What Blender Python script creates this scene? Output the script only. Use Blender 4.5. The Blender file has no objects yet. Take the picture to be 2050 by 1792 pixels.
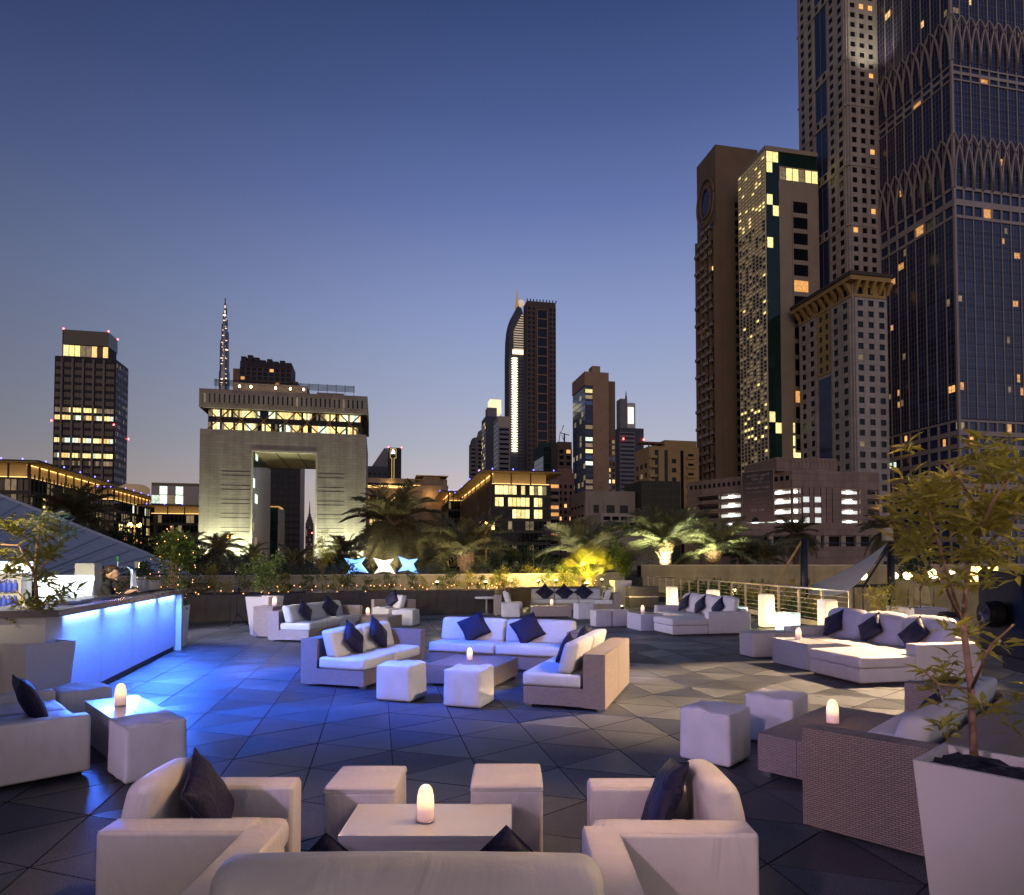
import bpy, bmesh, math, random
from math import sin, cos, tan, radians, pi, sqrt, atan2
from mathutils import Vector, Matrix, Euler
R = random.Random(7)
SC = bpy.context.scene
COL = SC.collection

# ---------------------------------------------------------------- camera, sky, sun, exposure
F, CX, YH, TH, HC = 1325.0, 1025.0, 1130.0, radians(1.8), 1.7      # survey of the photograph on a 2050 x 1792 grid
CY = YH - F * tan(TH)
cam = bpy.data.cameras.new('camera'); cam_o = bpy.data.objects.new('camera', cam); COL.objects.link(cam_o)
cam.sensor_width = 36; cam.lens = 36 * F / 2050; cam.shift_y = (CY - 896) / 2050
cam.clip_start = .05; cam.clip_end = 20000
cam_o.location = (0, 0, HC); cam_o.rotation_euler = (pi / 2 + TH, 0, 0)
SC.camera = cam_o
SC.render.resolution_x, SC.render.resolution_y = 1024, 895

W = bpy.data.worlds.new('World'); SC.world = W; W.use_nodes = True
wn, wl = W.node_tree.nodes, W.node_tree.links
wn.clear()
def srgb(r, g, b, a=1):
    f = lambda c: ((c / 255) / 12.92 if c / 255 < .04045 else ((c / 255 + .055) / 1.055) ** 2.4)
    return (f(r), f(g), f(b), a)
wo = wn.new('ShaderNodeOutputWorld'); bg = wn.new('ShaderNodeBackground'); tc = wn.new('ShaderNodeTexCoord')
sx = wn.new('ShaderNodeSeparateXYZ'); rp = wn.new('ShaderNodeValToRGB'); wl.new(tc.outputs['Generated'], sx.inputs[0])
wl.new(sx.outputs['Z'], rp.inputs[0])
SKY = [(0, (208, 174, 158)), (.05, (214, 192, 180)), (.11, (203, 192, 192)), (.17, (180, 182, 197)), (.24, (163, 172, 200)), (.35, (139, 154, 197)),
       (.48, (101, 118, 172)), (.57, (76, 94, 145)), (.66, (54, 72, 119)), (1, (27, 39, 76))]
el = rp.color_ramp.elements
while len(el) < len(SKY): el.new(.5)
for e, (p, c) in zip(el, SKY): e.position = p; e.color = srgb(*c)
# after-glow: the eastern (camera-left) half of the dome is a little darker
ma = wn.new('ShaderNodeMapRange'); ma.interpolation_type = 'SMOOTHSTEP'; ma.inputs[1].default_value = -.85; ma.inputs[2].default_value = .05; ma.inputs[3].default_value = .33; ma.inputs[4].default_value = 1.0
wl.new(sx.outputs['X'], ma.inputs[0])
mx = wn.new('ShaderNodeMix'); mx.data_type = 'RGBA'; mx.blend_type = 'MULTIPLY'; mx.inputs[0].default_value = 1
wl.new(rp.outputs[0], mx.inputs[6]); wl.new(ma.outputs[0], mx.inputs[7])
wl.new(mx.outputs[2], bg.inputs[0]); bg.inputs[1].default_value = 1.0
wl.new(bg.outputs[0], wo.inputs[0])

sun = bpy.data.lights.new('sun', 'SUN'); sun.energy = .30; sun.angle = radians(25); sun.color = (1, .66, .42)
sun_o = bpy.data.objects.new('sun', sun); COL.objects.link(sun_o)
sun_o.rotation_euler = Vector((.22, .95, -.15)).to_track_quat('-Z', 'Y').to_euler()
vs = SC.view_settings; vs.view_transform = 'Standard'; vs.look = 'None'; vs.exposure = 0; vs.gamma = 1
SC.render.engine = 'CYCLES'
SC.cycles.use_denoising = True; SC.cycles.max_bounces = 5; SC.cycles.diffuse_bounces = 3; SC.cycles.glossy_bounces = 3
SC.cycles.transmission_bounces = 4; SC.cycles.transparent_max_bounces = 8
SC.cycles.sample_clamp_indirect = 3; SC.cycles.caustics_reflective = False; SC.cycles.caustics_refractive = False
SC.cycles.use_light_tree = True

# ---------------------------------------------------------------- helpers
def at(u, v, Y):
    dx, dz = (u - CX) / F, -(v - CY) / F
    y, z = cos(TH) - dz * sin(TH), sin(TH) + dz * cos(TH)
    t = Y / y
    return Vector((dx * t, Y, HC + z * t))
def gp(u, v, z=0.0):
    dx, dz = (u - CX) / F, -(v - CY) / F
    y, zz = cos(TH) - dz * sin(TH), sin(TH) + dz * cos(TH)
    t = (z - HC) / zz
    return Vector((dx * t, y * t, z))
def zat(u, v, Y): return at(u, v, Y).z
def xat(u, v, Y): return at(u, v, Y).x

MATS = {}
def mat(name, col, rough=.6, metal=0, emis=None, es=0, var=0, vscale=3.0, bump=0, bscale=40.0, spec=.4, coat=0, trans=0, rnd=0, emap=None):
    if name in MATS: return MATS[name]
    m = bpy.data.materials.new(name); m.use_nodes = True; MATS[name] = m
    n, l = m.node_tree.nodes, m.node_tree.links
    b = n['Principled BSDF']
    b.inputs['Base Color'].default_value = (*col[:3], 1); b.inputs['Roughness'].default_value = rough; b.inputs['Metallic'].default_value = metal
    b.inputs['Specular IOR Level'].default_value = spec; b.inputs['Coat Weight'].default_value = coat; b.inputs['Transmission Weight'].default_value = trans
    t = n.new('ShaderNodeTexCoord')
    last = None
    if var:
        nz = n.new('ShaderNodeTexNoise'); nz.inputs['Scale'].default_value = vscale; nz.inputs['Detail'].default_value = 5
        l.new(t.outputs['Object'], nz.inputs['Vector'])
        mr = n.new('ShaderNodeMapRange'); mr.inputs[1].default_value = .25; mr.inputs[2].default_value = .75; mr.inputs[3].default_value = 1 - var; mr.inputs[4].default_value = 1 + var
        l.new(nz.outputs[0], mr.inputs[0]); last = mr.outputs[0]
    if rnd:
        oi = n.new('ShaderNodeObjectInfo'); mr2 = n.new('ShaderNodeMapRange'); mr2.inputs[3].default_value = 1 - rnd; mr2.inputs[4].default_value = 1 + rnd
        l.new(oi.outputs['Random'], mr2.inputs[0])
        if last is not None:
            mu = n.new('ShaderNodeMath'); mu.operation = 'MULTIPLY'; l.new(last, mu.inputs[0]); l.new(mr2.outputs[0], mu.inputs[1]); last = mu.outputs[0]
        else: last = mr2.outputs[0]
    if last is not None:
        mm = n.new('ShaderNodeMix'); mm.data_type = 'RGBA'; mm.blend_type = 'MULTIPLY'; mm.inputs[0].default_value = 1
        mm.inputs[6].default_value = (*col[:3], 1); l.new(last, mm.inputs[7]); l.new(mm.outputs[2], b.inputs['Base Color'])
    if bump:
        nb = n.new('ShaderNodeTexNoise'); nb.inputs['Scale'].default_value = bscale; nb.inputs['Detail'].default_value = 4
        l.new(t.outputs['Object'], nb.inputs['Vector'])
        bp = n.new('ShaderNodeBump'); bp.inputs['Strength'].default_value = bump; bp.inputs['Distance'].default_value = .01
        l.new(nb.outputs[0], bp.inputs['Height']); l.new(bp.outputs[0], b.inputs['Normal'])
    if emis:
        b.inputs['Emission Color'].default_value = (*emis[:3], 1); b.inputs['Emission Strength'].default_value = es
        if emap:                       # rooms behind the glass: brighter and darker patches (emap = cells per metre)
            gg = n.new('ShaderNodeNewGeometry'); vo = n.new('ShaderNodeTexNoise'); vo.inputs['Scale'].default_value = emap; vo.inputs['Detail'].default_value = 6; vo.inputs['Roughness'].default_value = .7
            l.new(gg.outputs['Position'], vo.inputs['Vector'])
            oi = n.new('ShaderNodeObjectInfo'); ad = n.new('ShaderNodeMath'); ad.operation = 'MULTIPLY_ADD'; ad.inputs[1].default_value = .7; ad.inputs[2].default_value = .05
            l.new(oi.outputs['Random'], ad.inputs[0])
            sp = n.new('ShaderNodeMapRange'); sp.inputs[1].default_value = .3; sp.inputs[2].default_value = .72; sp.inputs[3].default_value = .05; l.new(vo.outputs[0], sp.inputs[0])
            a2 = n.new('ShaderNodeMath'); a2.operation = 'ADD'; l.new(sp.outputs[0], a2.inputs[0]); l.new(ad.outputs[0], a2.inputs[1])
            a3 = n.new('ShaderNodeMath'); a3.operation = 'MULTIPLY'; a3.inputs[1].default_value = es; l.new(a2.outputs[0], a3.inputs[0])
            l.new(a3.outputs[0], b.inputs['Emission Strength'])
    return m

def wrinkle(m, sc, dist, strength):
    """adds long soft creases under the fine grain of a cloth"""
    n, l = m.node_tree.nodes, m.node_tree.links; b = n['Principled BSDF']; t = n.new('ShaderNodeTexCoord')
    mp = n.new('ShaderNodeMapping'); mp.inputs['Scale'].default_value = (1, 1.0, .45); mp.inputs['Rotation'].default_value = (.3, .5, .4); l.new(t.outputs['Object'], mp.inputs[0])
    nz = n.new('ShaderNodeTexNoise'); nz.inputs['Scale'].default_value = sc; nz.inputs['Detail'].default_value = 3; nz.inputs['Distortion'].default_value = 1.6; l.new(mp.outputs[0], nz.inputs['Vector'])
    bp = n.new('ShaderNodeBump'); bp.inputs['Strength'].default_value = strength; bp.inputs['Distance'].default_value = dist; l.new(nz.outputs[0], bp.inputs['Height'])
    for lk in list(b.inputs['Normal'].links): l.new(lk.from_socket.node.outputs[0], b.inputs['Normal']); l.new(bp.outputs[0], lk.from_socket.node.inputs['Normal']); return
    l.new(bp.outputs[0], b.inputs['Normal'])

def weave(name, c1, c2, gap, scale=1.0):
    """woven strands, laid on each face by its own direction"""
    m = bpy.data.materials.new(name); m.use_nodes = True; MATS[name] = m
    n, l = m.node_tree.nodes, m.node_tree.links; b = n['Principled BSDF']; b.inputs['Roughness'].default_value = .5
    t = n.new('ShaderNodeTexCoord'); sp = n.new('ShaderNodeSeparateXYZ'); l.new(t.outputs['Object'], sp.inputs[0])
    sn = n.new('ShaderNodeSeparateXYZ'); l.new(t.outputs['Normal'], sn.inputs[0])
    def step(o):
        a = n.new('ShaderNodeMath'); a.operation = 'ABSOLUTE'; l.new(o, a.inputs[0])
        g = n.new('ShaderNodeMath'); g.operation = 'GREATER_THAN'; g.inputs[1].default_value = .7; l.new(a.outputs[0], g.inputs[0]); return g.outputs[0]
    def mixf(f, a, b_):
        x = n.new('ShaderNodeMix'); x.data_type = 'FLOAT'; l.new(f, x.inputs[0]); l.new(a, x.inputs[2]); l.new(b_, x.inputs[3]); return x.outputs[0]
    u = mixf(step(sn.outputs[0]), sp.outputs[0], sp.outputs[1]); v = mixf(step(sn.outputs[2]), sp.outputs[2], sp.outputs[1])
    cb = n.new('ShaderNodeCombineXYZ'); l.new(u, cb.inputs[0]); l.new(v, cb.inputs[1])
    br = n.new('ShaderNodeTexBrick'); br.inputs['Scale'].default_value = 1; br.inputs['Brick Width'].default_value = .036 * scale; br.inputs['Row Height'].default_value = .013 * scale
    br.inputs['Mortar Size'].default_value = .0022 * scale; br.inputs['Mortar Smooth'].default_value = .6; br.inputs['Color1'].default_value = (*c1, 1); br.inputs['Color2'].default_value = (*c2, 1); br.inputs['Mortar'].default_value = (*gap, 1)
    l.new(cb.outputs[0], br.inputs['Vector']); l.new(br.outputs['Color'], b.inputs['Base Color'])
    bp = n.new('ShaderNodeBump'); bp.invert = True; bp.inputs['Strength'].default_value = .8; bp.inputs['Distance'].default_value = .006
    l.new(br.outputs['Fac'], bp.inputs['Height']); l.new(bp.outputs[0], b.inputs['Normal'])
    return m

def speckle(name, c1, c2, sc, rough, bump, rnd=.12):
    m = bpy.data.materials.new(name); m.use_nodes = True; MATS[name] = m
    n, l = m.node_tree.nodes, m.node_tree.links; b = n['Principled BSDF']; b.inputs['Roughness'].default_value = rough
    g = n.new('ShaderNodeNewGeometry')
    nz = n.new('ShaderNodeTexNoise'); nz.inputs['Scale'].default_value = sc; nz.inputs['Detail'].default_value = 2; l.new(g.outputs['Position'], nz.inputs['Vector'])
    nb = n.new('ShaderNodeTexNoise'); nb.inputs['Scale'].default_value = 1.7; nb.inputs['Detail'].default_value = 6; l.new(g.outputs['Position'], nb.inputs['Vector'])
    mr = n.new('ShaderNodeMapRange'); mr.inputs[1].default_value = .38; mr.inputs[2].default_value = .62; l.new(nz.outputs[0], mr.inputs[0])
    mx = n.new('ShaderNodeMix'); mx.data_type = 'RGBA'; mx.inputs[6].default_value = (*c1, 1); mx.inputs[7].default_value = (*c2, 1); l.new(mr.outputs[0], mx.inputs[0])
    m2 = n.new('ShaderNodeMapRange'); m2.inputs[1].default_value = .3; m2.inputs[2].default_value = .7; m2.inputs[3].default_value = .72; m2.inputs[4].default_value = 1.25; l.new(nb.outputs[0], m2.inputs[0])
    n2 = n.new('ShaderNodeTexNoise'); n2.inputs['Scale'].default_value = .55; n2.inputs['Detail'].default_value = 8; n2.inputs['Roughness'].default_value = .7; l.new(g.outputs['Position'], n2.inputs['Vector']); ms = n.new('ShaderNodeMapRange'); ms.inputs[1].default_value = .40; ms.inputs[2].default_value = .60; ms.inputs[3].default_value = .62; ms.inputs[4].default_value = 1.1; l.new(n2.outputs[0], ms.inputs[0])
    oi = n.new('ShaderNodeObjectInfo'); m3 = n.new('ShaderNodeMapRange'); m3.inputs[3].default_value = 1 - rnd; m3.inputs[4].default_value = 1 + rnd; l.new(oi.outputs['Random'], m3.inputs[0])
    mu = n.new('ShaderNodeMath'); mu.operation = 'MULTIPLY'; l.new(m2.outputs[0], mu.inputs[0]); l.new(m3.outputs[0], mu.inputs[1]); mv = n.new('ShaderNodeMath'); mv.operation = 'MULTIPLY'; l.new(mu.outputs[0], mv.inputs[0]); l.new(ms.outputs[0], mv.inputs[1]); mu = mv
    mm = n.new('ShaderNodeMix'); mm.data_type = 'RGBA'; mm.blend_type = 'MULTIPLY'; mm.inputs[0].default_value = 1; l.new(mx.outputs[2], mm.inputs[6]); l.new(mu.outputs[0], mm.inputs[7]); l.new(mm.outputs[2], b.inputs['Base Color'])
    m4 = n.new('ShaderNodeMapRange'); m4.inputs[3].default_value = rough - .12; m4.inputs[4].default_value = rough + .15; l.new(nb.outputs[0], m4.inputs[0]); l.new(m4.outputs[0], b.inputs['Roughness'])
    bp = n.new('ShaderNodeBump'); bp.inputs['Strength'].default_value = bump; bp.inputs['Distance'].default_value = .004; l.new(nz.outputs[0], bp.inputs['Height']); l.new(bp.outputs[0], b.inputs['Normal'])
    return m

class MB:
    def __init__(s): s.v, s.f, s.m = [], [], []
    def add(s, vs, fs, m=0):
        o = len(s.v); s.v += [tuple(p) for p in vs]; s.f += [tuple(i + o for i in f) for f in fs]; s.m += [m] * len(fs); return s
    def box(s, x0, x1, y0, y1, z0, z1, m=0, M=None):
        vs = [Vector(p) for p in ((x0, y0, z0), (x1, y0, z0), (x1, y1, z0), (x0, y1, z0), (x0, y0, z1), (x1, y0, z1), (x1, y1, z1), (x0, y1, z1))]
        if M: vs = [M @ p for p in vs]
        return s.add(vs, [(3, 2, 1, 0), (4, 5, 6, 7), (0, 1, 5, 4), (1, 2, 6, 5), (2, 3, 7, 6), (3, 0, 4, 7)], m)
    def prism(s, poly, z0, z1, m=0):
        n = len(poly); vs = [(x, y, z0) for x, y in poly] + [(x, y, z1) for x, y in poly]
        return s.add(vs, [tuple(range(n - 1, -1, -1)), tuple(range(n, 2 * n))] + [(i, (i + 1) % n, n + (i + 1) % n, n + i) for i in range(n)], m)
    def frustum(s, lo, hi, m=0):                       # two rings of equal length
        n = len(lo); return s.add(list(lo) + list(hi), [tuple(range(n - 1, -1, -1)), tuple(range(n, 2 * n))] + [(i, (i + 1) % n, n + (i + 1) % n, n + i) for i in range(n)], m)
    def tube(s, pts, rs, n=6, m=0, cap=True):
        pts = [Vector(p) for p in pts]
        if not isinstance(rs, (list, tuple)): rs = [rs] * len(pts)
        rings = []; up = Vector((0, 0, 1))
        for i, p in enumerate(pts):
            d = (pts[min(i + 1, len(pts) - 1)] - pts[max(i - 1, 0)])
            d = d.normalized() if d.length > 1e-9 else Vector((0, 0, 1))
            a = d.cross(up)
            if a.length < .05: a = d.cross(Vector((0, 1, 0)))
            a.normalize(); b = d.cross(a)
            rings.append([p + (a * cos(2 * pi * k / n) + b * sin(2 * pi * k / n)) * rs[i] for k in range(n)])
        vs = [q for r in rings for q in r]; fs = []
        for i in range(len(rings) - 1):
            for k in range(n): fs.append((i * n + k, i * n + (k + 1) % n, (i + 1) * n + (k + 1) % n, (i + 1) * n + k))
        if cap: fs += [tuple(range(n - 1, -1, -1)), tuple(range(len(vs) - n, len(vs)))]
        return s.add(vs, fs, m)
    def lathe(s, prof, n=16, m=0, c=(0, 0, 0)):
        vs, fs = [], []
        for r, z in prof: vs += [(c[0] + r * cos(2 * pi * k / n), c[1] + r * sin(2 * pi * k / n), c[2] + z) for k in range(n)]
        for i in range(len(prof) - 1):
            for k in range(n): fs.append((i * n + k, i * n + (k + 1) % n, (i + 1) * n + (k + 1) % n, (i + 1) * n + k))
        fs += [tuple(range(n - 1, -1, -1)), tuple(range(len(vs) - n, len(vs)))]
        return s.add(vs, fs, m)
    def mesh(s, name, mats, smooth=False):
        me = bpy.data.meshes.new(name); me.from_pydata(s.v, [], s.f)
        for k in (mats if isinstance(mats, (list, tuple)) else [mats]): me.materials.append(k)
        if len(me.materials) > 1: me.polygons.foreach_set('material_index', s.m)
        if smooth: me.polygons.foreach_set('use_smooth', [True] * len(me.polygons))
        me.update(); return me
    def build(s, name, mats, parent=None, loc=(0, 0, 0), rot=0, smooth=False, kind=None, label=None):
        return obj(name, s.mesh(name, mats, smooth), parent, loc, (0, 0, rot), kind=kind, label=label)

def obj(name, me, parent=None, loc=(0, 0, 0), rot=(0, 0, 0), scale=None, kind=None, label=None):
    o = bpy.data.objects.new(name, me); COL.objects.link(o)
    o.location = loc; o.rotation_euler = rot
    if scale: o.scale = scale
    if parent: o.parent = parent
    if kind: o['kind'] = kind
    if label: o['label'] = label
    return o
def thing(name, label, cat, loc=(0, 0, 0), rot=0, group=None):
    o = bpy.data.objects.new(name, None); COL.objects.link(o); o.empty_display_size = .2
    o.location = loc; o.rotation_euler = (0, 0, rot); o['label'] = label; o['category'] = cat
    if group: o['group'] = group
    return o
def tag(o, label, cat, group=None):
    o['label'] = label; o['category'] = cat
    if group: o['group'] = group
    return o
def lamp(name, kind, parent, loc, col, power, target=None, size=.1, **kw):
    L = bpy.data.lights.new(name, kind); L.energy = power; L.color = col
    if kind == 'SPOT': L.spot_size = kw.get('spot', radians(80)); L.spot_blend = kw.get('blend', .5); L.shadow_soft_size = size
    elif kind == 'POINT': L.shadow_soft_size = size
    elif kind == 'AREA': L.shape = 'RECTANGLE'; L.size = kw.get('sx', 1); L.size_y = kw.get('sy', .05); L.spread = kw.get('spread', pi)
    o = bpy.data.objects.new(name, L); COL.objects.link(o); o.location = loc
    if parent: o.parent = parent
    if target is not None:
        o.rotation_euler = (Vector(target) - Vector(loc)).to_track_quat('-Z', 'Y').to_euler()
    return o

def axis_steps(h, r, n):
    a = [-h, -h + r * .3, -h + r * .65, -h + r]
    k = max(1, n); mid = [(-h + r) + (2 * h - 2 * r) * i / k for i in range(1, k)]
    return a + mid + [-x for x in reversed(a)]
def rbox_mesh(name, sx, sy, sz, r, mats, n=4, bulge=(0, 0, 0), wob=0, seed=1, shear=None, fn=None):
    """upholstered block with rounded edges; base centre at the origin"""
    hx, hy, hz = sx / 2, sy / 2, sz / 2; r = min(r, hx * .98, hy * .98, hz * .98)
    ax = [axis_steps(hx, r, n), axis_steps(hy, r, n), axis_steps(hz, r, n)]
    idx, vs, fs = {}, [], []
    rnd = random.Random(seed); ph = [rnd.uniform(0, 6) for _ in range(6)]
    def vert(i, j, k):
        key = (i, j, k)
        if key in idx: return idx[key]
        p = Vector((ax[0][i], ax[1][j], ax[2][k]))
        q = Vector((max(-hx + r, min(hx - r, p.x)), max(-hy + r, min(hy - r, p.y)), max(-hz + r, min(hz - r, p.z))))
        d = p - q
        if d.length > 1e-9: q = q + d.normalized() * r
        fx, fy, fz = max(0, 1 - (q.x / hx) ** 2), max(0, 1 - (q.y / hy) ** 2), max(0, 1 - (q.z / hz) ** 2)
        q = Vector((q.x + math.copysign(bulge[0], q.x) * fy * fz * (abs(q.x) / hx), q.y + math.copysign(bulge[1], q.y) * fx * fz * (abs(q.y) / hy), q.z + math.copysign(bulge[2], q.z) * fx * fy * (abs(q.z) / hz)))
        if wob:
            q += Vector((sin(q.z * 9 + q.y * 7 + ph[0]) * wob, sin(q.x * 8 + q.z * 9 + ph[1]) * wob, sin(q.x * 7 + q.y * 9 + ph[2]) * wob * .8))
        q.z += hz
        if shear: q.x += shear * q.z
        if fn: q = fn(q)
        idx[key] = len(vs); vs.append(tuple(q)); return idx[key]
    nx, ny, nz = len(ax[0]) - 1, len(ax[1]) - 1, len(ax[2]) - 1
    for j in range(ny):
        for k in range(nz):
            fs.append((vert(0, j, k), vert(0, j, k + 1), vert(0, j + 1, k + 1), vert(0, j + 1, k)))
            fs.append((vert(nx, j, k), vert(nx, j + 1, k), vert(nx, j + 1, k + 1), vert(nx, j, k + 1)))
    for i in range(nx):
        for k in range(nz):
            fs.append((vert(i, 0, k), vert(i + 1, 0, k), vert(i + 1, 0, k + 1), vert(i, 0, k + 1)))
            fs.append((vert(i, ny, k), vert(i, ny, k + 1), vert(i + 1, ny, k + 1), vert(i + 1, ny, k)))
        for j in range(ny):
            fs.append((vert(i, j, 0), vert(i, j + 1, 0), vert(i + 1, j + 1, 0), vert(i + 1, j, 0)))
            fs.append((vert(i, j, nz), vert(i + 1, j, nz), vert(i + 1, j + 1, nz), vert(i, j + 1, nz)))
    b = MB(); b.add(vs, fs); return b.mesh(name, mats, True)
def rbox(name, parent, x0, x1, y0, y1, z0, z1, r, m, **kw):
    me = rbox_mesh(name, x1 - x0, y1 - y0, z1 - z0, r, m, **kw)
    return obj(name, me, parent, ((x0 + x1) / 2, (y0 + y1) / 2, z0))

# ---------------------------------------------------------------- materials
vinyl = mat('white_vinyl', (.62, .55, .49), .42, var=.05, vscale=6, bump=.08, bscale=120, spec=.45)
canvas = mat('white_canvas', (.60, .57, .545), .85, var=.08, vscale=5, bump=.08, bscale=160, spec=.2)
cushion = mat('cream_cushion', (.60, .57, .52), .85, var=.05, vscale=6, bump=.25, bscale=150, spec=.2)
navy = mat('navy_satin', (.014, .012, .034), .6, var=.25, vscale=12, bump=.3, bscale=30, spec=.28)
wrinkle(vinyl, 4, .04, .5); wrinkle(canvas, 6, .03, .22); wrinkle(cushion, 5, .03, .4); wrinkle(navy, 9, .03, .6)
wicker = weave('wicker', (.36, .275, .225), (.29, .22, .18), (.10, .07, .055))
wicker_far = weave('wicker_pale', (.46, .37, .31), (.38, .30, .25), (.16, .12, .10), 1.6)
lacquer = mat('white_lacquer', (.60, .56, .53), .16, spec=.5, coat=.3, var=.03)
pot = mat('white_planter', (.56, .52, .50), .38, var=.05, vscale=3, spec=.4)
soil = mat('dark_soil', (.012, .01, .012), .55, var=.5, vscale=20, bump=1, bscale=30)
steel = mat('brushed_steel', (.6, .56, .5), .28, metal=1, var=.1, vscale=9)
black = mat('black_plastic', (.010, .010, .011), .6, spec=.2, var=.2)
darkmetal = mat('dark_metal', (.05, .045, .045), .45, metal=.6, var=.2)
bark = mat('bark', (.30, .17, .10), .8, var=.3, vscale=25, bump=.6, bscale=40)
palmbark = mat('palm_bark', (.22, .13, .08), .9, var=.35, vscale=9, bump=.8, bscale=14)
LEAF = [mat('leaf_green', (.11, .15, .025), .45, var=.3, vscale=7, spec=.4), mat('leaf_olive', (.33, .29, .045), .5, var=.3, vscale=7), mat('leaf_dark', (.03, .05, .018), .45, var=.3, vscale=7), mat('leaf_silver', (.10, .12, .085), .6, var=.25, vscale=7)]
def leafy(m, k=.45):
    n, l = m.node_tree.nodes, m.node_tree.links; b = n['Principled BSDF']; out = n['Material Output']; tr = n.new('ShaderNodeBsdfTranslucent'); mx = n.new('ShaderNodeMixShader'); mx.inputs[0].default_value = k
    src = b.inputs['Base Color'].links[0].from_socket; l.new(src, tr.inputs[0]); l.new(b.outputs[0], mx.inputs[1]); l.new(tr.outputs[0], mx.inputs[2]); l.new(mx.outputs[0], out.inputs['Surface'])
for m_ in LEAF: leafy(m_)
frondm = mat('palm_frond', (.20, .20, .11), .5, var=.3, vscale=2.5, rnd=.3)
frondd = mat('palm_frond_dry', (.15, .135, .065), .55, var=.3, vscale=2.5, rnd=.3)
wax = mat('lamp_glass', (.9, .8, .72), .4, emis=(1, .74, .55), es=.55)
leafy(frondm, .3); leafy(frondd, .3)
flame = mat('lamp_flame', (1, .8, .5), .4, emis=(1, .78, .5), es=5)
# ---------------------------------------------------------------- the ground and the terrace
asph = mat('asphalt', (.05, .048, .046), .9, var=.3, vscale=.2)
g = MB(); g.add([(-9000, -300, -6), (9000, -300, -6), (9000, 12000, -6), (-9000, 12000, -6)], [(0, 1, 2, 3)])
o = g.build('ground', asph); o['kind'] = 'structure'
grout = mat('grout', (.014, .013, .013), .9, var=.2)
TERR = [(-14, -4), (15, -4), (15, 15.9), (8.45, 15.9), (8.0, 38.5), (4.5, 38.5), (3.2, 28.2), (-3, 25.4), (-14, 22.6)]
floor = MB().prism(TERR, -1.2, -.034).build('terrace_floor', grout); floor['kind'] = 'structure'
PAV = [speckle('paver_aggregate', (.036, .037, .042), (.135, .136, .142), 130, .62, .5), speckle('paver_aggregate_grey', (.034, .035, .040), (.115, .116, .123), 130, .6, .5),
       speckle('paver_smooth', (.048, .049, .055), (.070, .071, .078), 60, .42, .15), speckle('paver_smooth_dark', (.040, .041, .047), (.056, .057, .064), 60, .4, .15)]
SS, AA = .74 * HC / 1.6, radians(41.5)
E1 = Vector((cos(AA), sin(AA))) * SS; E2 = Vector((cos(AA + pi / 3), sin(AA + pi / 3))) * SS
def inside(p, poly):
    c = False; n = len(poly)
    for i in range(n):
        (x1, y1), (x2, y2) = poly[i], poly[(i + 1) % n]
        if (y1 > p[1]) != (y2 > p[1]) and p[0] < (x2 - x1) * (p[1] - y1) / (y2 - y1) + x1: c = not c
    return c
def tri(up, inset=.0045):
    pts = [Vector((0, 0)), E1, E2] if up else [E1, E1 + E2, E2]
    c = sum(pts, Vector((0, 0))) / 3
    k = 1 - inset / (SS / (2 * sqrt(3)))
    return c, [(p - c) * k for p in pts]
def tile_mb(up, b=None, off=(0, 0), m=0, dz=0, edge=1):
    c, pts = tri(up); b = b or MB()
    k = .999
    lo = [(p.x + off[0], p.y + off[1], -.03) for p in pts]; mid = [(p.x + off[0], p.y + off[1], -.004 + dz) for p in pts]; hi = [(p.x * k + off[0], p.y * k + off[1], dz) for p in pts]
    b.add(lo + mid + hi, [(0, 1, 4, 3), (1, 2, 5, 4), (2, 0, 3, 5), (3, 4, 7, 6), (4, 5, 8, 7), (5, 3, 6, 8)], edge)
    b.add(hi, [(0, 1, 2)], m)
    return b
TM = {(up, k): tile_mb(up).mesh('paving_tile', [PAV[k], grout]) for up in (True, False) for k in range(4)}
tiles = []
rt = random.Random(11)
for i in range(-45, 60):
    for j in range(-45, 60):
        for up in (True, False):
            c, pts = tri(up)
            p = E1 * (i + .2049) + E2 * (j - .2175) + c
            if not inside(p, TERR) or not inside((p.x + (.5 if p.x > 0 else -.5), p.y), TERR): continue
            if p.y < 1.2 or p.y > 30: continue
            k = rt.choices((0, 1, 2, 3), (4, 3, 3, 3))[0] if up else rt.choices((0, 1, 2, 3), (2, 3, 3, 4))[0]
            vis = abs(p.x) < p.y * .80 + .6 and p.y > 2.2
            tiles.append((p.length if vis else 99, p.x, p.y, up, k, rt.uniform(-.0015, .0015)))
tiles.sort()
rest = MB()
for n_, (d, x, y, up, k, dz) in enumerate(tiles):
    if n_ < 300: obj('paving_tile', TM[(up, k)], floor, (x, y, dz))
    else: tile_mb(up, rest, (x, y), k, dz, 4)
rest.build('paving_tiles_beyond', PAV + [grout], floor, kind='stuff')

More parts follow.
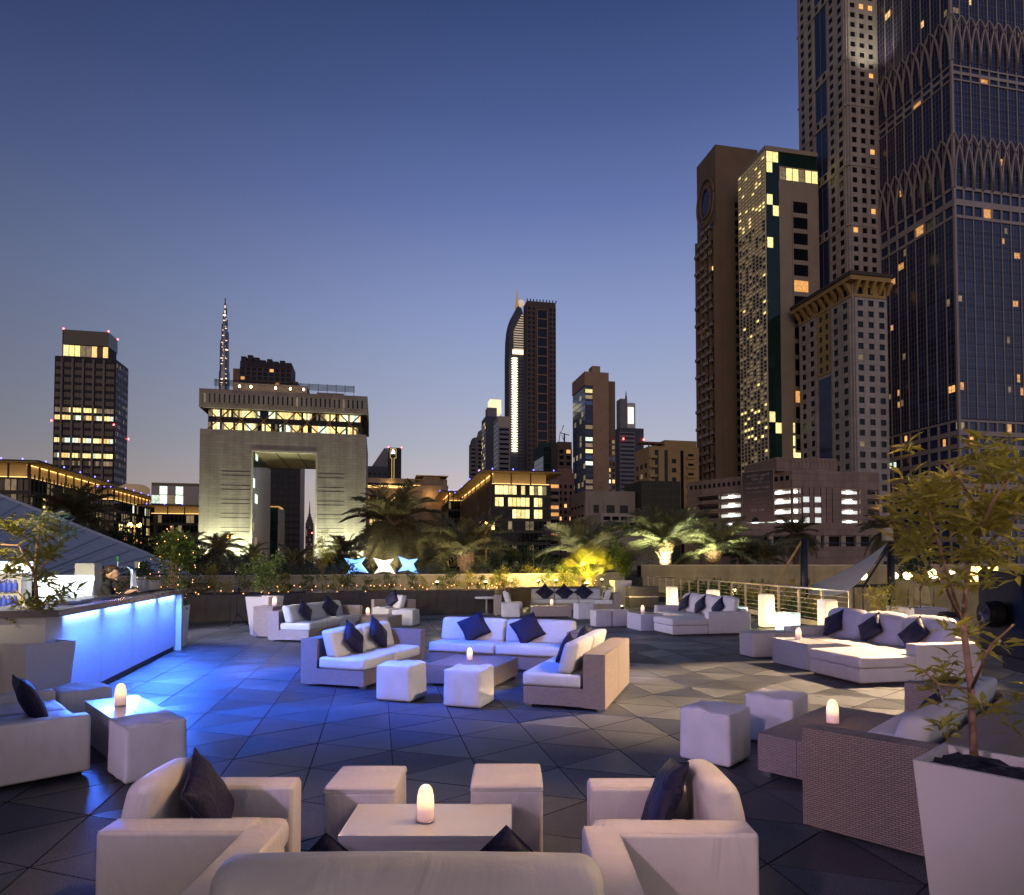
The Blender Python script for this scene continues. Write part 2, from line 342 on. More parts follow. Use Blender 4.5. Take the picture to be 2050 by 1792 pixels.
# ---------------------------------------------------------------- planted bed with its dark granite front and the pale parapet behind
granite = mat('dark_granite', (.055, .045, .042), .3, var=.3, vscale=4, spec=.5, rnd=.15)
pale = mat('pale_stone', (.40, .34, .25), .8, var=.22, vscale=1.8, bump=.3, bscale=8, rnd=.08)
cap = mat('stone_cap', (.42, .37, .30), .7, var=.15, vscale=3)
def wallrun(name, label, pts, z0, z1, th, m, panel, copm=None, gap=.008, rows=1):
    """a wall along a polyline, faced with single slabs"""
    root = thing(name, label, 'wall', (pts[0][0], pts[0][1], 0))
    o = Vector((pts[0][0], pts[0][1], 0)); core = MB(); cp = MB()
    for a, b in zip(pts, pts[1:]):
        A, B = Vector((*a, 0)) - o, Vector((*b, 0)) - o; d = (B - A); L = d.length; d.normalize(); nrm = Vector((d.y, -d.x, 0))
        ang = atan2(d.y, d.x); M = Matrix.Translation(A) @ Matrix.Rotation(ang, 4, 'Z')
        core.box(0, L, .03, th, z0, z1 - .002, 0, M)
        if copm: cp.box(-.01, L + .01, -.03, th + .03, z1, z1 + .06, 0, M)
        k = max(1, round(L / panel)); w = L / k; hh = (z1 - z0) / rows
        pm = MB().box(gap / 2, w - gap / 2, 0, .03, gap / 2, hh - gap / 2).mesh('facing_slab', m)
        for i in range(k):
            for r in range(rows):
                q = M @ Vector((i * w, R.uniform(-.002, .002), z0 + r * hh)); obj('facing_slab', pm, root, q, (0, 0, ang))
    core.build('wall_core', grout, root)
    if copm: cp.build('coping', copm, root)
    return root
BED = [(-13.5, 17.6), (-9.6, 19.3), (-3.2, 22.3), (-.6, 23.3), (-.35, 26.1), (3.6, 27.7)]
PAR = [(-14, 21.9), (-9.2, 23.6), (-3.0, 25.9), (1.2, 27.7), (5.4, 31.8)]
wallrun('planter_wall', 'dark granite planter wall with fairy lights along its top', BED, 0, .80, .12, granite, .62, None)
wallrun('parapet_wall', 'pale stone parapet behind the planted bed carrying the star lamps', PAR, .4, 1.26, .35, pale, 1.3, cap)
bed = MB()
bp = [(x, y + .1) for x, y in BED] + [(x, y + .02) for x, y in reversed(PAR)]
bed.prism(bp, -.02, .72); o = bed.build('planting_bed', soil); o['kind'] = 'structure'
# dark garden strip beyond the parapet
dk = mat('garden_soil', (.03, .025, .018), .9, var=.4, vscale=.6)
MB().prism([(-60, 26), (-14, 22.3), (-3, 26.4), (5.6, 32.4), (7.7, 39), (7.7, 75), (-60, 75)], -5, .95).build('garden_terrace', dk)['kind'] = 'structure'

# ---------------------------------------------------------------- sunken pool court on the right, seen through the railing
court = mat('court_paving', (.42, .36, .28), .6, var=.2, vscale=1.2)
MB().prism([(8.5, 16), (60, 16), (60, 44), (8.2, 44)], -5, -2.2).build('pool_court', court)['kind'] = 'structure'
water = mat('pool_water', (.05, .42, .36), .08, spec=.5, emis=(.05, .55, .45), es=.10, var=.25, vscale=1.5, bump=.3, bscale=3)  # emission in the water stands in for underwater lamps
MB().prism([(13, 19), (34, 19), (34, 33), (15, 33)], -2.19, -2.1).build('pool_water', water)['kind'] = 'structure'
trav = mat('travertine', (.24, .20, .135), .7, var=.25, vscale=1.1, bump=.3, bscale=5, rnd=.1)
wallrun('court_wall', 'long pale stone wall closing the pool court below the palms', [(7.9, 40.5), (14, 42.5), (24, 43.5), (45, 43.0)], -2.2, 1.62, .5, trav, 1.5, cap, rows=2)
MB().prism([(8.0, 41.2), (14, 43.1), (24, 44.1), (45, 43.6), (70, 75), (8, 75)], -4, 1.0).build('palm_bed', dk)['kind'] = 'structure'
# low wall of the terrace edge under the railing
wallrun('terrace_kerb', 'low stone kerb under the steel railing', [(8.36, 15.9), (7.95, 38.3)][::-1], 0, .16, .22, pale, 1.1)

# ---------------------------------------------------------------- steel railing
railst = mat('rail_steel', (.62, .52, .38), .35, metal=.85, var=.1, vscale=9)
def railing(a, b, label, n):
    A, B = Vector((*a, 0)), Vector((*b, 0)); d = B - A; L = d.length; ang = atan2(d.y, d.x)
    root = thing('steel_railing', label, 'railing', A, ang)
    MB().tube([(0, 0, 1.04), (L, 0, 1.04)], .032, 8).build('handrail', railst, root, smooth=True)
    wire = MB().tube([(0, 0, 0), (L, 0, 0)], .009, 6).mesh('rail_bar', railst, True)
    for k in range(6): obj('rail_bar', wire, root, (0, 0, .24 + k * .13))
    post = MB().box(-.012, .012, -.035, .035, .16, 1.01).mesh('post', railst)
    for k in range(n + 1): obj('post', post, root, (L * k / n, 0, 0))
    return root
railing((8.25, 16.2), (7.85, 38.2), 'brushed steel railing with horizontal bars along the terrace edge', 16)
# ---------------------------------------------------------------- loose furniture
def pillow_mesh(s=.42, th=.13):
    n = 12; vs, fs = [], []; h = s / 2
    for side in (1, -1):
        for i in range(n + 1):
            for j in range(n + 1):
                a, b = -1 + 2 * i / n, -1 + 2 * j / n
                e = (1 - a * a) * (1 - b * b)
                x = a * h * (1 - .11 * (1 - b * b) * abs(a)); y = b * h * (1 - .11 * (1 - a * a) * abs(b))
                z = side * (th / 2) * (max(0, e) ** .42) * (1 + .06 * sin(a * 7 + b * 5)) + .006 * sin(9 * a) * (1 - e)
                vs.append((x, y, z))
    N = (n + 1) ** 2
    for i in range(n):
        for j in range(n):
            q = (i * (n + 1) + j, (i + 1) * (n + 1) + j, (i + 1) * (n + 1) + j + 1, i * (n + 1) + j + 1)
            fs.append(q); fs.append(tuple(N + k for k in reversed(q)))
    b = MB(); b.add(vs, fs)
    me = b.mesh('pillow_cover', navy, True)
    bm = bmesh.new(); bm.from_mesh(me); bmesh.ops.remove_doubles(bm, verts=bm.verts, dist=.0008); bm.to_mesh(me); bm.free()
    for p in me.polygons: p.use_smooth = True
    return me
PILLOW = pillow_mesh()
h_ = .205
PIPE = MB().tube([(x * h_, y * h_, 0) for x, y in ((-1, -1), (0, -.89), (1, -1), (.89, 0), (1, 1), (0, .89), (-1, 1), (-.89, 0), (-1, -1))], .004, 5).mesh('piping', navy, True)
def pillow(label, loc, face, lean=22, spin=45, s=1.0, group='navy scatter pillows'):
    """face: compass direction (deg) its front looks to; lean: tilt back"""
    o = thing('scatter_pillow', label, 'pillow', loc, 0, group)
    M = Matrix.Rotation(radians(face), 4, 'Z') @ Matrix.Rotation(radians(90 - lean), 4, 'Y') @ Matrix.Rotation(radians(spin), 4, 'Z')
    o.rotation_euler = M.to_euler(); o.scale = (s, s, s)
    obj('pillow_cover', PILLOW, o); obj('piping', PIPE, o)
    return o

def candle_mats():
    m = bpy.data.materials.new('votive_glass'); m.use_nodes = True; n, l = m.node_tree.nodes, m.node_tree.links; b = n['Principled BSDF']
    b.inputs['Base Color'].default_value = (.85, .72, .66, 1); b.inputs['Roughness'].default_value = .35
    t = n.new('ShaderNodeTexCoord'); s = n.new('ShaderNodeSeparateXYZ'); l.new(t.outputs['Object'], s.inputs[0])
    r = n.new('ShaderNodeValToRGB'); l.new(s.outputs[2], r.inputs[0])
    r.color_ramp.elements[0].position = .0; r.color_ramp.elements[0].color = (.55, .24, .16, 1)
    r.color_ramp.elements[1].position = .19; r.color_ramp.elements[1].color = (1.0, .55, .28, 1)
    for p, c in ((.05, (.75, .38, .26, 1)), (.085, (2.2, 1.25, .55, 1)), (.12, (2.6, 1.6, .8, 1)), (.155, (1.3, .8, .42, 1))):
        e = r.color_ramp.elements.new(p); e.color = c
    l.new(r.outputs[0], b.inputs['Emission Color']); b.inputs['Emission Strength'].default_value = .62
    return m
VG = candle_mats()
CAN = MB().lathe([(.038, 0), (.043, .004), (.043, .03), (.043, .085), (.040, .12), (.033, .15), (.022, .166), (.008, .172)], 20).mesh('glass_shade', VG, True)
CBASE = MB().lathe([(.040, 0), (.046, .002), (.046, .008), (.041, .010)], 20).mesh('base_ring', steel, True)
def candle(label, loc, power=1.1, s=1.0, group='table candle lamps'):
    o = thing('candle_lamp', label, 'candle lamp', loc, R.uniform(0, 6), group); o.scale = (s, s, s)
    obj('glass_shade', CAN, o, (0, 0, .008)); obj('base_ring', CBASE, o)
    lamp('candle_flame_light', 'POINT', o, (0, 0, .25), (1, .62, .32), power, size=.05)
    return o

_cube = {}
def cube(label, x, y, rot, s=.45, h=.45, m=None, style='vinyl', group='white cube stools', seed=1):
    o = thing('cube_stool', label, 'stool', (x, y, 0), rot, group)
    if style == 'vinyl':
        m = m or vinyl
        rbox('seat_body', o, -s / 2, s / 2, -s / 2, s / 2, .012, h - .03, .022, m, bulge=(.006, .006, 0), seed=seed)
        rbox('seat_top', o, -s / 2 - .002, s / 2 + .002, -s / 2 - .002, s / 2 + .002, h - .032, h, .02, m, bulge=(.002, .002, .014), seed=seed)
        q = s / 2; MB().tube([(-q, -q, h - .03), (q, -q, h - .03), (q, q, h - .03), (-q, q, h - .03), (-q, -q, h - .03)], .0045, 5).build('piping', m, o)
    else:                                             # loose canvas slip cover with soft folds
        m = m or canvas; rr = random.Random(seed); p1, p2 = rr.uniform(0, 6), rr.uniform(0, 6)
        def fn(q):
            t = max(0, 1 - q.z / h); a = atan2(q.y, q.x); k = 1 + .03 * t + .016 * t * sin(9 * a + p1) + .01 * sin(5 * a + p2) * t
            q = Vector((q.x * k, q.y * k, q.z))
            if q.z > h * .85: q.z += .012 * sin(q.x * 13 + p1) * sin(q.y * 11 + p2) + .006 * sin(30 * q.x + 14 * q.y)
            return q
        rbox('slip_cover', o, -s / 2, s / 2, -s / 2, s / 2, .012, h, .03, m, n=9, bulge=(.004, .004, .008), fn=fn, seed=seed)
        q = s / 2 - .004; MB().tube([(-q, -q, h - .016), (q, -q, h - .016), (q, q, h - .016), (-q, q, h - .016), (-q, -q, h - .016)], .005, 5).build('seam', m, o)
    f = MB().box(-s * .42, s * .42, -s * .42, s * .42, 0, .013).build('plinth', black, o)
    return o

def rattan_sofa(label, x, y, deg, L, D=1.0, mods=2, end0=0, end1=0, seat_h=.40, back_h=.655, wk=None, back=True, group='wicker lounge sofas', feet=True):
    """local +x is the way it faces, +y runs along its length; origin at the back corner"""
    wk = wk or wicker; bt = .26
    o = thing('wicker_sofa', label, 'sofa', (x, y, 0), radians(deg), group)
    y0, y1 = 0, L
    if end0: MB().box(0, D, 0, .16, .035, back_h - .004).build('arm', wk, o); y0 = .162
    if end1: MB().box(0, D, L - .16, L, .035, back_h - .004).build('arm', wk, o); y1 = L - .162
    bx = bt if back else 0
    w = (y1 - y0) / mods
    for k in range(mods):
        a, b = y0 + k * w + .003, y0 + (k + 1) * w - .003
        MB().box(bx + .002, D - .015, a, b, .04, .25).build('seat_base', wk, o)
        if back: MB().box(0, bt, a, b, .03, back_h).build('back_frame', wk, o)
        rbox('seat_cushion', o, bx + .03 if back else .01, D + .005, a + .004, b - .004, .252, seat_h + .01, .035, cushion, bulge=(.012, .006, .02), wob=.003, seed=k + 3)
        if back:
            me = rbox_mesh('back_cushion', .18, (b - a) - .02, .375, .05, cushion, bulge=(.03, .008, .012), wob=.004, seed=k + 9, shear=-.30)
            obj('back_cushion', me, o, (bx + .24, (a + b) / 2, seat_h + .005))
    if feet:
        fm = MB().box(-.035, .035, -.035, .035, 0, .036).mesh('foot', steel)
        for fx in (.07, D - .07):
            for fy in (.08, L - .08): obj('foot', fm, o, (fx, fy, 0))
    return o
def rattan_table(label, x, y, deg, sx, sy, h, wk=None, split=True, group='wicker coffee tables'):
    """origin at one corner"""
    wk = wk or wicker
    o = thing('wicker_table', label, 'table', (x, y, 0), radians(deg), group)
    n = 2 if split else 1
    for k in range(n):
        MB().box(0, sx, sy * k / n + .002, sy * (k + 1) / n - .002, .045, h).build('table_block', wk, o)
    fm = MB().box(-.03, .03, -.03, .03, 0, .046).mesh('foot', steel)
    for fx in (.06, sx - .06):
        for fy in (.06, sy - .06): obj('foot', fm, o, (fx, fy, 0))
    return o
def white_table(label, x, y, deg, sx, sy, h, seam=True, group='white lacquer tables'):
    o = thing('coffee_table', label, 'table', (x, y, 0), radians(deg), group)
    MB().box(.004, sx - .004, .004, sy - .004, .012, h - .032).build('table_body', lacquer, o)
    n = 2 if seam else 1
    for k in range(n): MB().box(0, sx, sy * k / n + .0015, sy * (k + 1) / n - .0015, h - .03, h).build('table_top', lacquer, o)
    MB().box(.03, sx - .03, .03, sy - .03, 0, .013).build('plinth', black, o)
    return o

def vinyl_sofa(label, x, y, deg, L, D=.82, seats=1, arm_h=.56, back_h=.76, arm_w=.16, cat='sofa', name='lounge_sofa', group='white upholstered lounge seats', gap=.05):
    """low club seat; local +x is the way it faces, +y along its length, origin at the back corner"""
    o = thing(name, label, cat, (x, y, 0), radians(deg), group)
    rbox('arm', o, .02, D, 0, arm_w, gap, arm_h, .022, vinyl, bulge=(.003, .005, .004), seed=2)
    rbox('arm', o, .02, D, L - arm_w, L, gap, arm_h, .022, vinyl, bulge=(.003, .005, .004), seed=4)
    def roll(q):                                       # the back swells at the top into a soft roll
        t = q.z / (back_h - .1); q.x += .05 * t * t - .02 * sin(pi * t) ; return q
    rbox('back', o, 0, .175, arm_w + .004, L - arm_w - .004, .10, back_h, .070, vinyl, n=6, bulge=(.018, .004, .010), fn=roll, seed=5)
    rbox('seat_base', o, .05, D - .03, arm_w + .004, L - arm_w - .004, gap, .27, .02, vinyl)
    for yy in (.012, arm_w - .012, L - arm_w + .012, L - .012): MB().tube([(.03, yy, arm_h - .004), (D - .012, yy, arm_h - .004), (D - .004, yy, arm_h - .03), (D - .004, yy, gap + .02)], .0042, 5).build('piping', vinyl, o)
    MB().tube([(-.008, arm_w + .02, .40), (-.008, L - arm_w - .02, .40)], .003, 4).build('seam', vinyl, o)
    w = (L - 2 * arm_w - .01) / seats
    for k in range(seats):
        MB().tube([(.20, arm_w + .03 + k * w, .405), (D - .02, arm_w + .02 + k * w, .400), (D - .02, arm_w + (k + 1) * w - .012, .400), (.20, arm_w + (k + 1) * w - .02, .405)], .0045, 5).build('piping', vinyl, o)
        rbox('seat_cushion', o, .16, D - .005, arm_w + .005 + k * w + .003, arm_w + .005 + (k + 1) * w - .003, .272, .415, .045, vinyl, bulge=(.02, .004, .018), seed=k)
    fm = MB().box(-.03, .03, -.03, .03, 0, gap + .004).mesh('foot', black)
    for fx in (.1, D - .08):
        for fy in (.07, L - .07): obj('foot', fm, o, (fx, fy, 0))
    return o

# ---- set in the foreground, its sofa with the back to us
vinyl_sofa('white sofa whose plain back closes the set round the low table', .465, 2.12, 90, 1.62, .82, 2, back_h=.715)
vinyl_sofa('white armchair between the sofa and the slip-covered stool with one dark pillow', -1.80, 2.86, 0, .74, .67, 1, back_h=.72, cat='armchair', name='lounge_armchair')
vinyl_sofa('white armchair facing it across the low table, blue-lit pillow on its seat', 1.07, 3.58, 180, .74, .67, 1, back_h=.72, cat='armchair', name='lounge_armchair')
white_table('low white lacquer table between two cream stools and the sofa', -.86, 3.31, 0, .86, .44, .36, seam=False)
candle('candle lamp on the low lacquer table before the cream stools', (-.452, 3.50, .36), s=1.05)
cube('cream vinyl cube stool, left one behind the lacquer table as its sofa faces it', -.855, 3.96, 0, .40, .45)
cube('cream vinyl cube stool beside the other, nearer the armchair with the blue-lit pillow', -.03, 4.0, 0, .41, .45)
pillow('dark pillow on the sofa, on the side of the armchair with the dark pillow', (-.66, 2.50, .485), 90, 25, 45)
pillow('dark pillow on the sofa, on the side of the armchair with the blue-lit pillow', (-.02, 2.47, .50), 90, 22, 45, 1.05)
pillow('dark pillow upright in the armchair between sofa and slip-covered stool', (-1.47, 3.25, .565), 8, 26, 20, .92)
pillow('blue-lit navy pillow upright in the armchair across the low table', (.735, 3.24, .575), 172, 25, 14, .94)

# ---- set by the bar
vinyl_sofa('white two-seat sofa by the bar with a wide dark pillow', -4.0, 4.80, 44, 1.60, .84, 2, arm_h=.49, back_h=.70, gap=.04)
pillow('wide dark pillow leaning in the two-seat sofa by the bar', (-4.06, 5.62, .55), 44, 25, 0, 1.1)
cube('slip-covered cube stool in the shade between the bar sofa and the armchair', -2.97, 5.44, radians(46), .45, .45, style='cover', seed=5)
cube('slip-covered cube stool beyond the sofa by the bar, close to the planter', -4.43, 6.83, radians(46), .46, .45, style='cover', seed=8)
white_table('glossy white split-top table by the bar carrying a candle', -4.13, 6.44, -46, 1.0, .45, .38)
candle('candle lamp on the glossy split-top table by the bar', (-3.66, 6.23, .38), s=1.15)

# ---- wicker set in the middle of the terrace
a0 = -18.5
rattan_sofa('two-module wicker sofa in the middle, back turned to the bar', -2.97, 9.35, a0, 1.86, 1.02, 2, end1=1)
rattan_sofa('wide wicker sofa at the head of the middle set, two square pillows', -1.05, 12.02, a0 - 90 - 2, 2.55, 1.0, 2, end1=1)
rattan_sofa('two-module wicker sofa in the middle, woven back turned away from the bar', 1.66, 9.42, a0 + 180, 1.86, 1.0, 2)
rattan_table('low square wicker table inside the middle set', -1.22, 9.33, a0, 1.02, 1.1, .30, split=False)
candle('candle lamp on the low square wicker table of the middle set', (-.62, 9.75, .30))
cube('slip-covered canvas cube near the bar-side sofa of the middle set', -1.40, 8.45, radians(a0), .47, .45, style='cover', seed=1)
cube('slip-covered canvas cube before the low square wicker table', -.52, 8.10, radians(a0), .47, .45, style='cover', seed=2)
def on(origin, deg, lx, ly, z):                     # a point given in the frame of a sofa
    c, s = cos(radians(deg)), sin(radians(deg)); return (origin[0] + lx * c - ly * s, origin[1] + lx * s + ly * c, z)
pillow('dark diamond pillow, near one on the bar-side sofa of the middle set', on((-2.97, 9.35), a0, .60, .42, .635), a0 + 8, 24, 45, 1.05)
pillow('dark diamond pillow, far one on the bar-side sofa of the middle set', on((-2.97, 9.35), a0, .60, 1.12, .645), a0 + 8, 24, 45, 1.05)
pillow('navy pillow on the wide sofa of the middle set, towards the bar side', on((-1.05, 12.02), a0 - 92, .60, .66, .64), a0 - 82, 26, 30, 1.1)
pillow('navy pillow on the wide sofa of the middle set, away from the bar side', on((-1.05, 12.02), a0 - 92, .60, 1.62, .64), a0 - 78, 26, 30, 1.1)
pillow('navy pillow at the near end of the sofa with the woven back', on((1.66, 9.42), a0 + 180, .58, 1.38, .63), a0 + 176, 20, 20, 1.0)
pillow('navy pillow at the far end of the sofa with the woven back', on((1.66, 9.42), a0 + 180, .58, .52, .64), a0 + 176, 20, 20, 1.0)

# ---- wicker set further back beside the tall white planter
o2 = gp(536, 1284); a2 = -12
rattan_sofa('long pale wicker sofa beside the tall square planter', o2.x, o2.y, a2, 2.7, 1.0, 3, end1=1, wk=wicker_far)
rattan_sofa('pale wicker chair closing the set beside the planted bed', *(gp(797, 1240).xy), a2 - 125, .95, .95, 1, wk=wicker_far, end0=1)
MB_ = cube('pale slip-covered double cube before the long wicker sofa', *(gp(652, 1271).xy + Vector((.1, .35))), radians(-14), .78, .44, style='cover', seed=11)
cube('slip-covered cube beside the wicker chair, its cover lit blue', *(gp(765, 1246).xy + Vector((0, .1))), radians(-14), .46, .45, style='cover', seed=12)
cube('slip-covered cube nearest the wide sofa of the middle set', *(gp(810, 1253).xy + Vector((0, .2))), radians(-10), .60, .45, style='cover', seed=13)
tp = gp(690, 1268)
rattan_table('wicker table behind the pale double cube', tp.x, tp.y + .6, a2, 1.0, 1.0, .36, wk=wicker_far, split=False)
candle('candle lamp on the wicker table behind the pale double cube', (tp.x + .35, tp.y + 1.0, .36), s=1.15)
ped = gp(546, 1278)
pt = thing('wicker_pedestal', 'tall wicker pedestal between the square planter and the long sofa', 'side table', (ped.x - .22, ped.y + .35, 0), radians(-12))
MB().box(-.25, .25, -.25, .25, .03, .70).build('pedestal_body', wicker_far, pt); MB().box(-.26, .26, -.26, .26, .70, .725).build('pedestal_top', wicker_far, pt); MB().box(-.2, .2, -.2, .2, 0, .03).build('plinth', black, pt)
candle('bright candle lamp on the tall wicker pedestal', (ped.x - .08, ped.y + .32, .725), 2.0, 1.2)
pillow('dark pillow half hidden at the near end of the long wicker sofa', on(o2, a2, .60, .55, .64), a2, 24, 45, 1.05)
pillow('dark pillow in the middle of the long wicker sofa', on(o2, a2, .60, 1.75, .66), a2 - 10, 24, 45, 1.15)
pc = gp(797, 1240); pillow('dark pillow on the wicker chair beside the planted bed', on(pc, a2 - 125, .56, .50, .66), a2 - 120, 24, 40, 1.15)

# ---- wicker set at the far end under the lit wall
b3 = gp(1064, 1222.5)
rattan_sofa('three-seat sofa at the far end below the lit parapet, three diamond pillows', b3.x, b3.y + .95, -90, 2.62, 1.0, 3, wk=wicker_far, end1=0)
for k, nm in enumerate(('towards the bar', 'in the middle', 'towards the railing')):
    pillow('dark diamond pillow on the far three-seat sofa, the one ' + nm, (b3.x + .52 + k * .72, b3.y + .36, .66), -90, 24, 45, 1.25)
c3 = gp(988, 1233)
rattan_sofa('pale wicker chair at the bar side of the far three-seat sofa', c3.x, c3.y + .1, 0, 1.05, .95, 1, wk=wicker_far)
pillow('dark pillow against the back of the wicker chair by the far sofa', (c3.x + .50, c3.y + .45, .64), 0, 15, 5, 1.1)
c4 = gp(1243, 1224)
rattan_sofa('pale wicker chair at the railing side of the far three-seat sofa', c4.x, c4.y + 1.0, 180, 1.0, .95, 1, wk=wicker_far)
pillow('dark pillow against the back of the wicker chair by the tapered planter', (c4.x - .50, c4.y + .45, .64), 180, 15, 5, 1.1)
t3 = gp(1064, 1237.5)
rattan_table('low wicker table before the far three-seat sofa', t3.x, t3.y + .05, 3, 1.28, .8, .36, wk=wicker_far, split=False)
candle('candle lamp on the low wicker table before the far sofa', (t3.x + .66, t3.y + .35, .36), s=1.2)
q = gp(1022, 1237); cube('slip-covered cube beside the far wicker chair on the bar side', q.x, q.y + .25, .05, .56, .47, style='cover', seed=21)
q = gp(1170, 1241); cube('slip-covered cube before the far wicker chair on the railing side', q.x, q.y + .25, radians(12), .50, .50, style='cover', seed=22)

# ---- two white corner sets with chaise by the railing
def corner_set(ox, oy, deg, where, tbl, cubes):
    c, s = cos(radians(deg)), sin(radians(deg)); W_ = lambda x, y: (ox + x * c - y * s, oy + x * s + y * c)
    ch = thing('chaise', 'white chaise block before the ' + where, 'chaise', (ox, oy, 0), radians(deg), 'white chaise blocks')
    rbox('chaise_base', ch, 0, .92, 0, 1.08, .035, .235, .018, vinyl); rbox('chaise_cushion', ch, -.012, .925, -.012, 1.09, .237, .40, .04, vinyl, bulge=(.004, .004, .018), wob=.003, seed=4); MB().box(.04, .88, .04, 1.04, 0, .036).build('plinth', mat('dark_wood', (.05, .025, .02), .5), ch)
    so = thing('corner_sofa', 'long white sofa with soft back cushions, the ' + where, 'sofa', (*W_(.93, .0), 0), radians(deg), 'long white sofas by the railing')
    L, D = 3.12, 1.12
    rbox('arm', so, .0, D, 0, .20, .035, .555, .02, vinyl, bulge=(0, .003, .003)); rbox('arm', so, .0, D, L - .2, L, .035, .54, .02, vinyl, bulge=(0, .003, .003))
    rbox('back_frame', so, D - .12, D + .02, .204, L - .204, .035, .60, .02, vinyl); rbox('seat_base', so, .01, D - .13, .204, L - .204, .035, .235, .015, vinyl)
    w = (L - .41) / 3
    for k in range(3):
        a = .205 + k * w
        rbox('seat_cushion', so, 0, D - .30, a + .003, a + w - .003, .237, .39, .04, vinyl, bulge=(.008, .004, .018), seed=k)
        me = rbox_mesh('back_cushion', .22, w - .006, .50, .10, vinyl, n=5, bulge=(.035, .01, .03), seed=k + 4, shear=.28); obj('back_cushion', me, so, (D - .36, a + w / 2, .38))
    MB().box(.05, D - .05, .05, L - .05, 0, .036).build('plinth', MATS['dark_wood'], so)
    for k, nm in enumerate(('far end', 'middle', 'near end')):
        p = W_(.93 + D - .47, L - .55 - k * .92)
        pillow('dark pillow at the %s of the %s' % (nm, where), (*p, .62), deg + 176, 30, 30 + 12 * k, 1.12)
    p = W_(*tbl[:2]); white_table('white box table before the ' + where, p[0], p[1], deg, tbl[2], tbl[3], .43)
    p = W_(tbl[0] + tbl[2] * .5, tbl[1] + tbl[3] * .62); candle('candle lamp on the box table before the ' + where, (*p, .43), s=1.1)
    for k, (x, y) in enumerate(cubes):
        p = W_(x, y); cube('white box stool %s the %s' % (('standing off', 'pushed beside another, near')[k], where), p[0], p[1], radians(deg), .46, .45, seed=k)
corner_set(4.86, 9.30, 12, 'sofa nearest the steel bin', (.12, 1.30, .52, .95), ((.32, 3.02), (.80, 3.02)))
corner_set(3.80, 15.72, 12, 'sofa before the lit columns', (-.28, 1.22, .60, .95), ((-.82, 2.72), (-.32, 2.72)))

# ---- wicker set on the right in the foreground
cube('slip-covered cube standing on a corner before the split wicker table', *gp(1441, 1531).xy + Vector((.02, .18)), radians(-42), .45, .455, style='cover', seed=31)
cube('slip-covered cube behind the split wicker table, violet light on its side', 2.57, 6.47, radians(-42), .45, .45, style='cover', seed=33)
rattan_table('long split-top wicker table with a thick candle', 2.42, 4.95, 45, 1.50, .62, .34)
candle('thick candle lamp on the long split-top wicker table', (2.74, 5.70, .34), s=1.15)
rattan_sofa('wicker sofa behind the big planter, woven end panel in full view', 4.31, 5.33, 135, 2.45, 1.0, 2, end0=1, end1=1)
pillow('dark pillow on the wicker sofa behind the big planter', on((4.31, 5.33), 135, .50, 1.66, .62), 135, 24, 20, 1.1)
# ---------------------------------------------------------------- plants
def leaf_mesh(name, L, w, m, fold=.25):
    b = MB(); b.add([(0, 0, 0), (L * .45, w / 2, fold * w), (L, 0, -L * .12), (L * .45, -w / 2, fold * w), (L * .5, 0, 0)], [(0, 4, 1), (4, 2, 1), (0, 3, 4), (4, 3, 2)])
    return b.mesh(name, m, False)
def leafcloud(n, pts, size, m, seed, up=.3, ratio=.42):
    """pts: list of (centre, radius) clumps; many small folded leaves"""
    r = random.Random(seed); b = MB()
    for _ in range(n):
        c, rad = r.choice(pts)
        d = Vector((r.gauss(0, 1), r.gauss(0, 1), r.gauss(0, 1))); d.normalize(); d *= rad * r.random() ** .45
        p = Vector(c) + d
        ax = (d.normalized() * .8 + Vector((r.gauss(0, .6), r.gauss(0, .6), r.gauss(0, .5) + up))).normalized()
        sd = ax.cross(Vector((r.gauss(0, 1), r.gauss(0, 1), r.gauss(0, 1)))).normalized(); nn = ax.cross(sd)
        L = size * r.uniform(.6, 1.3); w = L * ratio
        b.add([p, p + ax * L * .5 + sd * w / 2 + nn * w * .2, p + ax * L, p + ax * L * .5 - sd * w / 2 + nn * w * .2], [(0, 1, 2, 3)])
    return b
def planter_pot(label, x, y, rot, top, bot, h, group='white planters', soilz=.05, m=None):
    o = thing('planter', label, 'planter', (x, y, 0), rot, group); m = m or pot
    a, t = bot / 2, top / 2; ring = lambda q, z: [(-q, -q, z), (q, -q, z), (q, q, z), (-q, q, z)]
    b = MB(); b.frustum(ring(a, .0), ring(t, h))
    b.f.pop(1); b.m.pop(1)
    k = len(b.v); b.add(ring(t, h) + ring(t - .025, h) + ring(t - .03, h - soilz - .02), [(0, 1, 5, 4), (1, 2, 6, 5), (2, 3, 7, 6), (3, 0, 4, 7), (4, 5, 9, 8), (5, 6, 10, 9), (6, 7, 11, 10), (7, 4, 8, 11)])
    b.build('pot', m, o)
    sb = MB(); n = 9; q = t - .028
    rr = random.Random(int(x * 100)); vs = [(-q + 2 * q * i / n, -q + 2 * q * j / n, h - soilz + rr.uniform(-.012, .018)) for i in range(n + 1) for j in range(n + 1)]
    sb.add(vs, [(i * (n + 1) + j, (i + 1) * (n + 1) + j, (i + 1) * (n + 1) + j + 1, i * (n + 1) + j + 1) for i in range(n) for j in range(n)]); sb.build('soil', soil, o)
    return o
def branches(root, base, segs, r0, m=bark, seed=1):
    b = MB(); tips = []
    for pts, ra, rb in segs:
        k = len(pts); b.tube(pts, [ra + (rb - ra) * i / (k - 1) for i in range(k)], 7)
    return b.build('trunk', m, root, smooth=True)
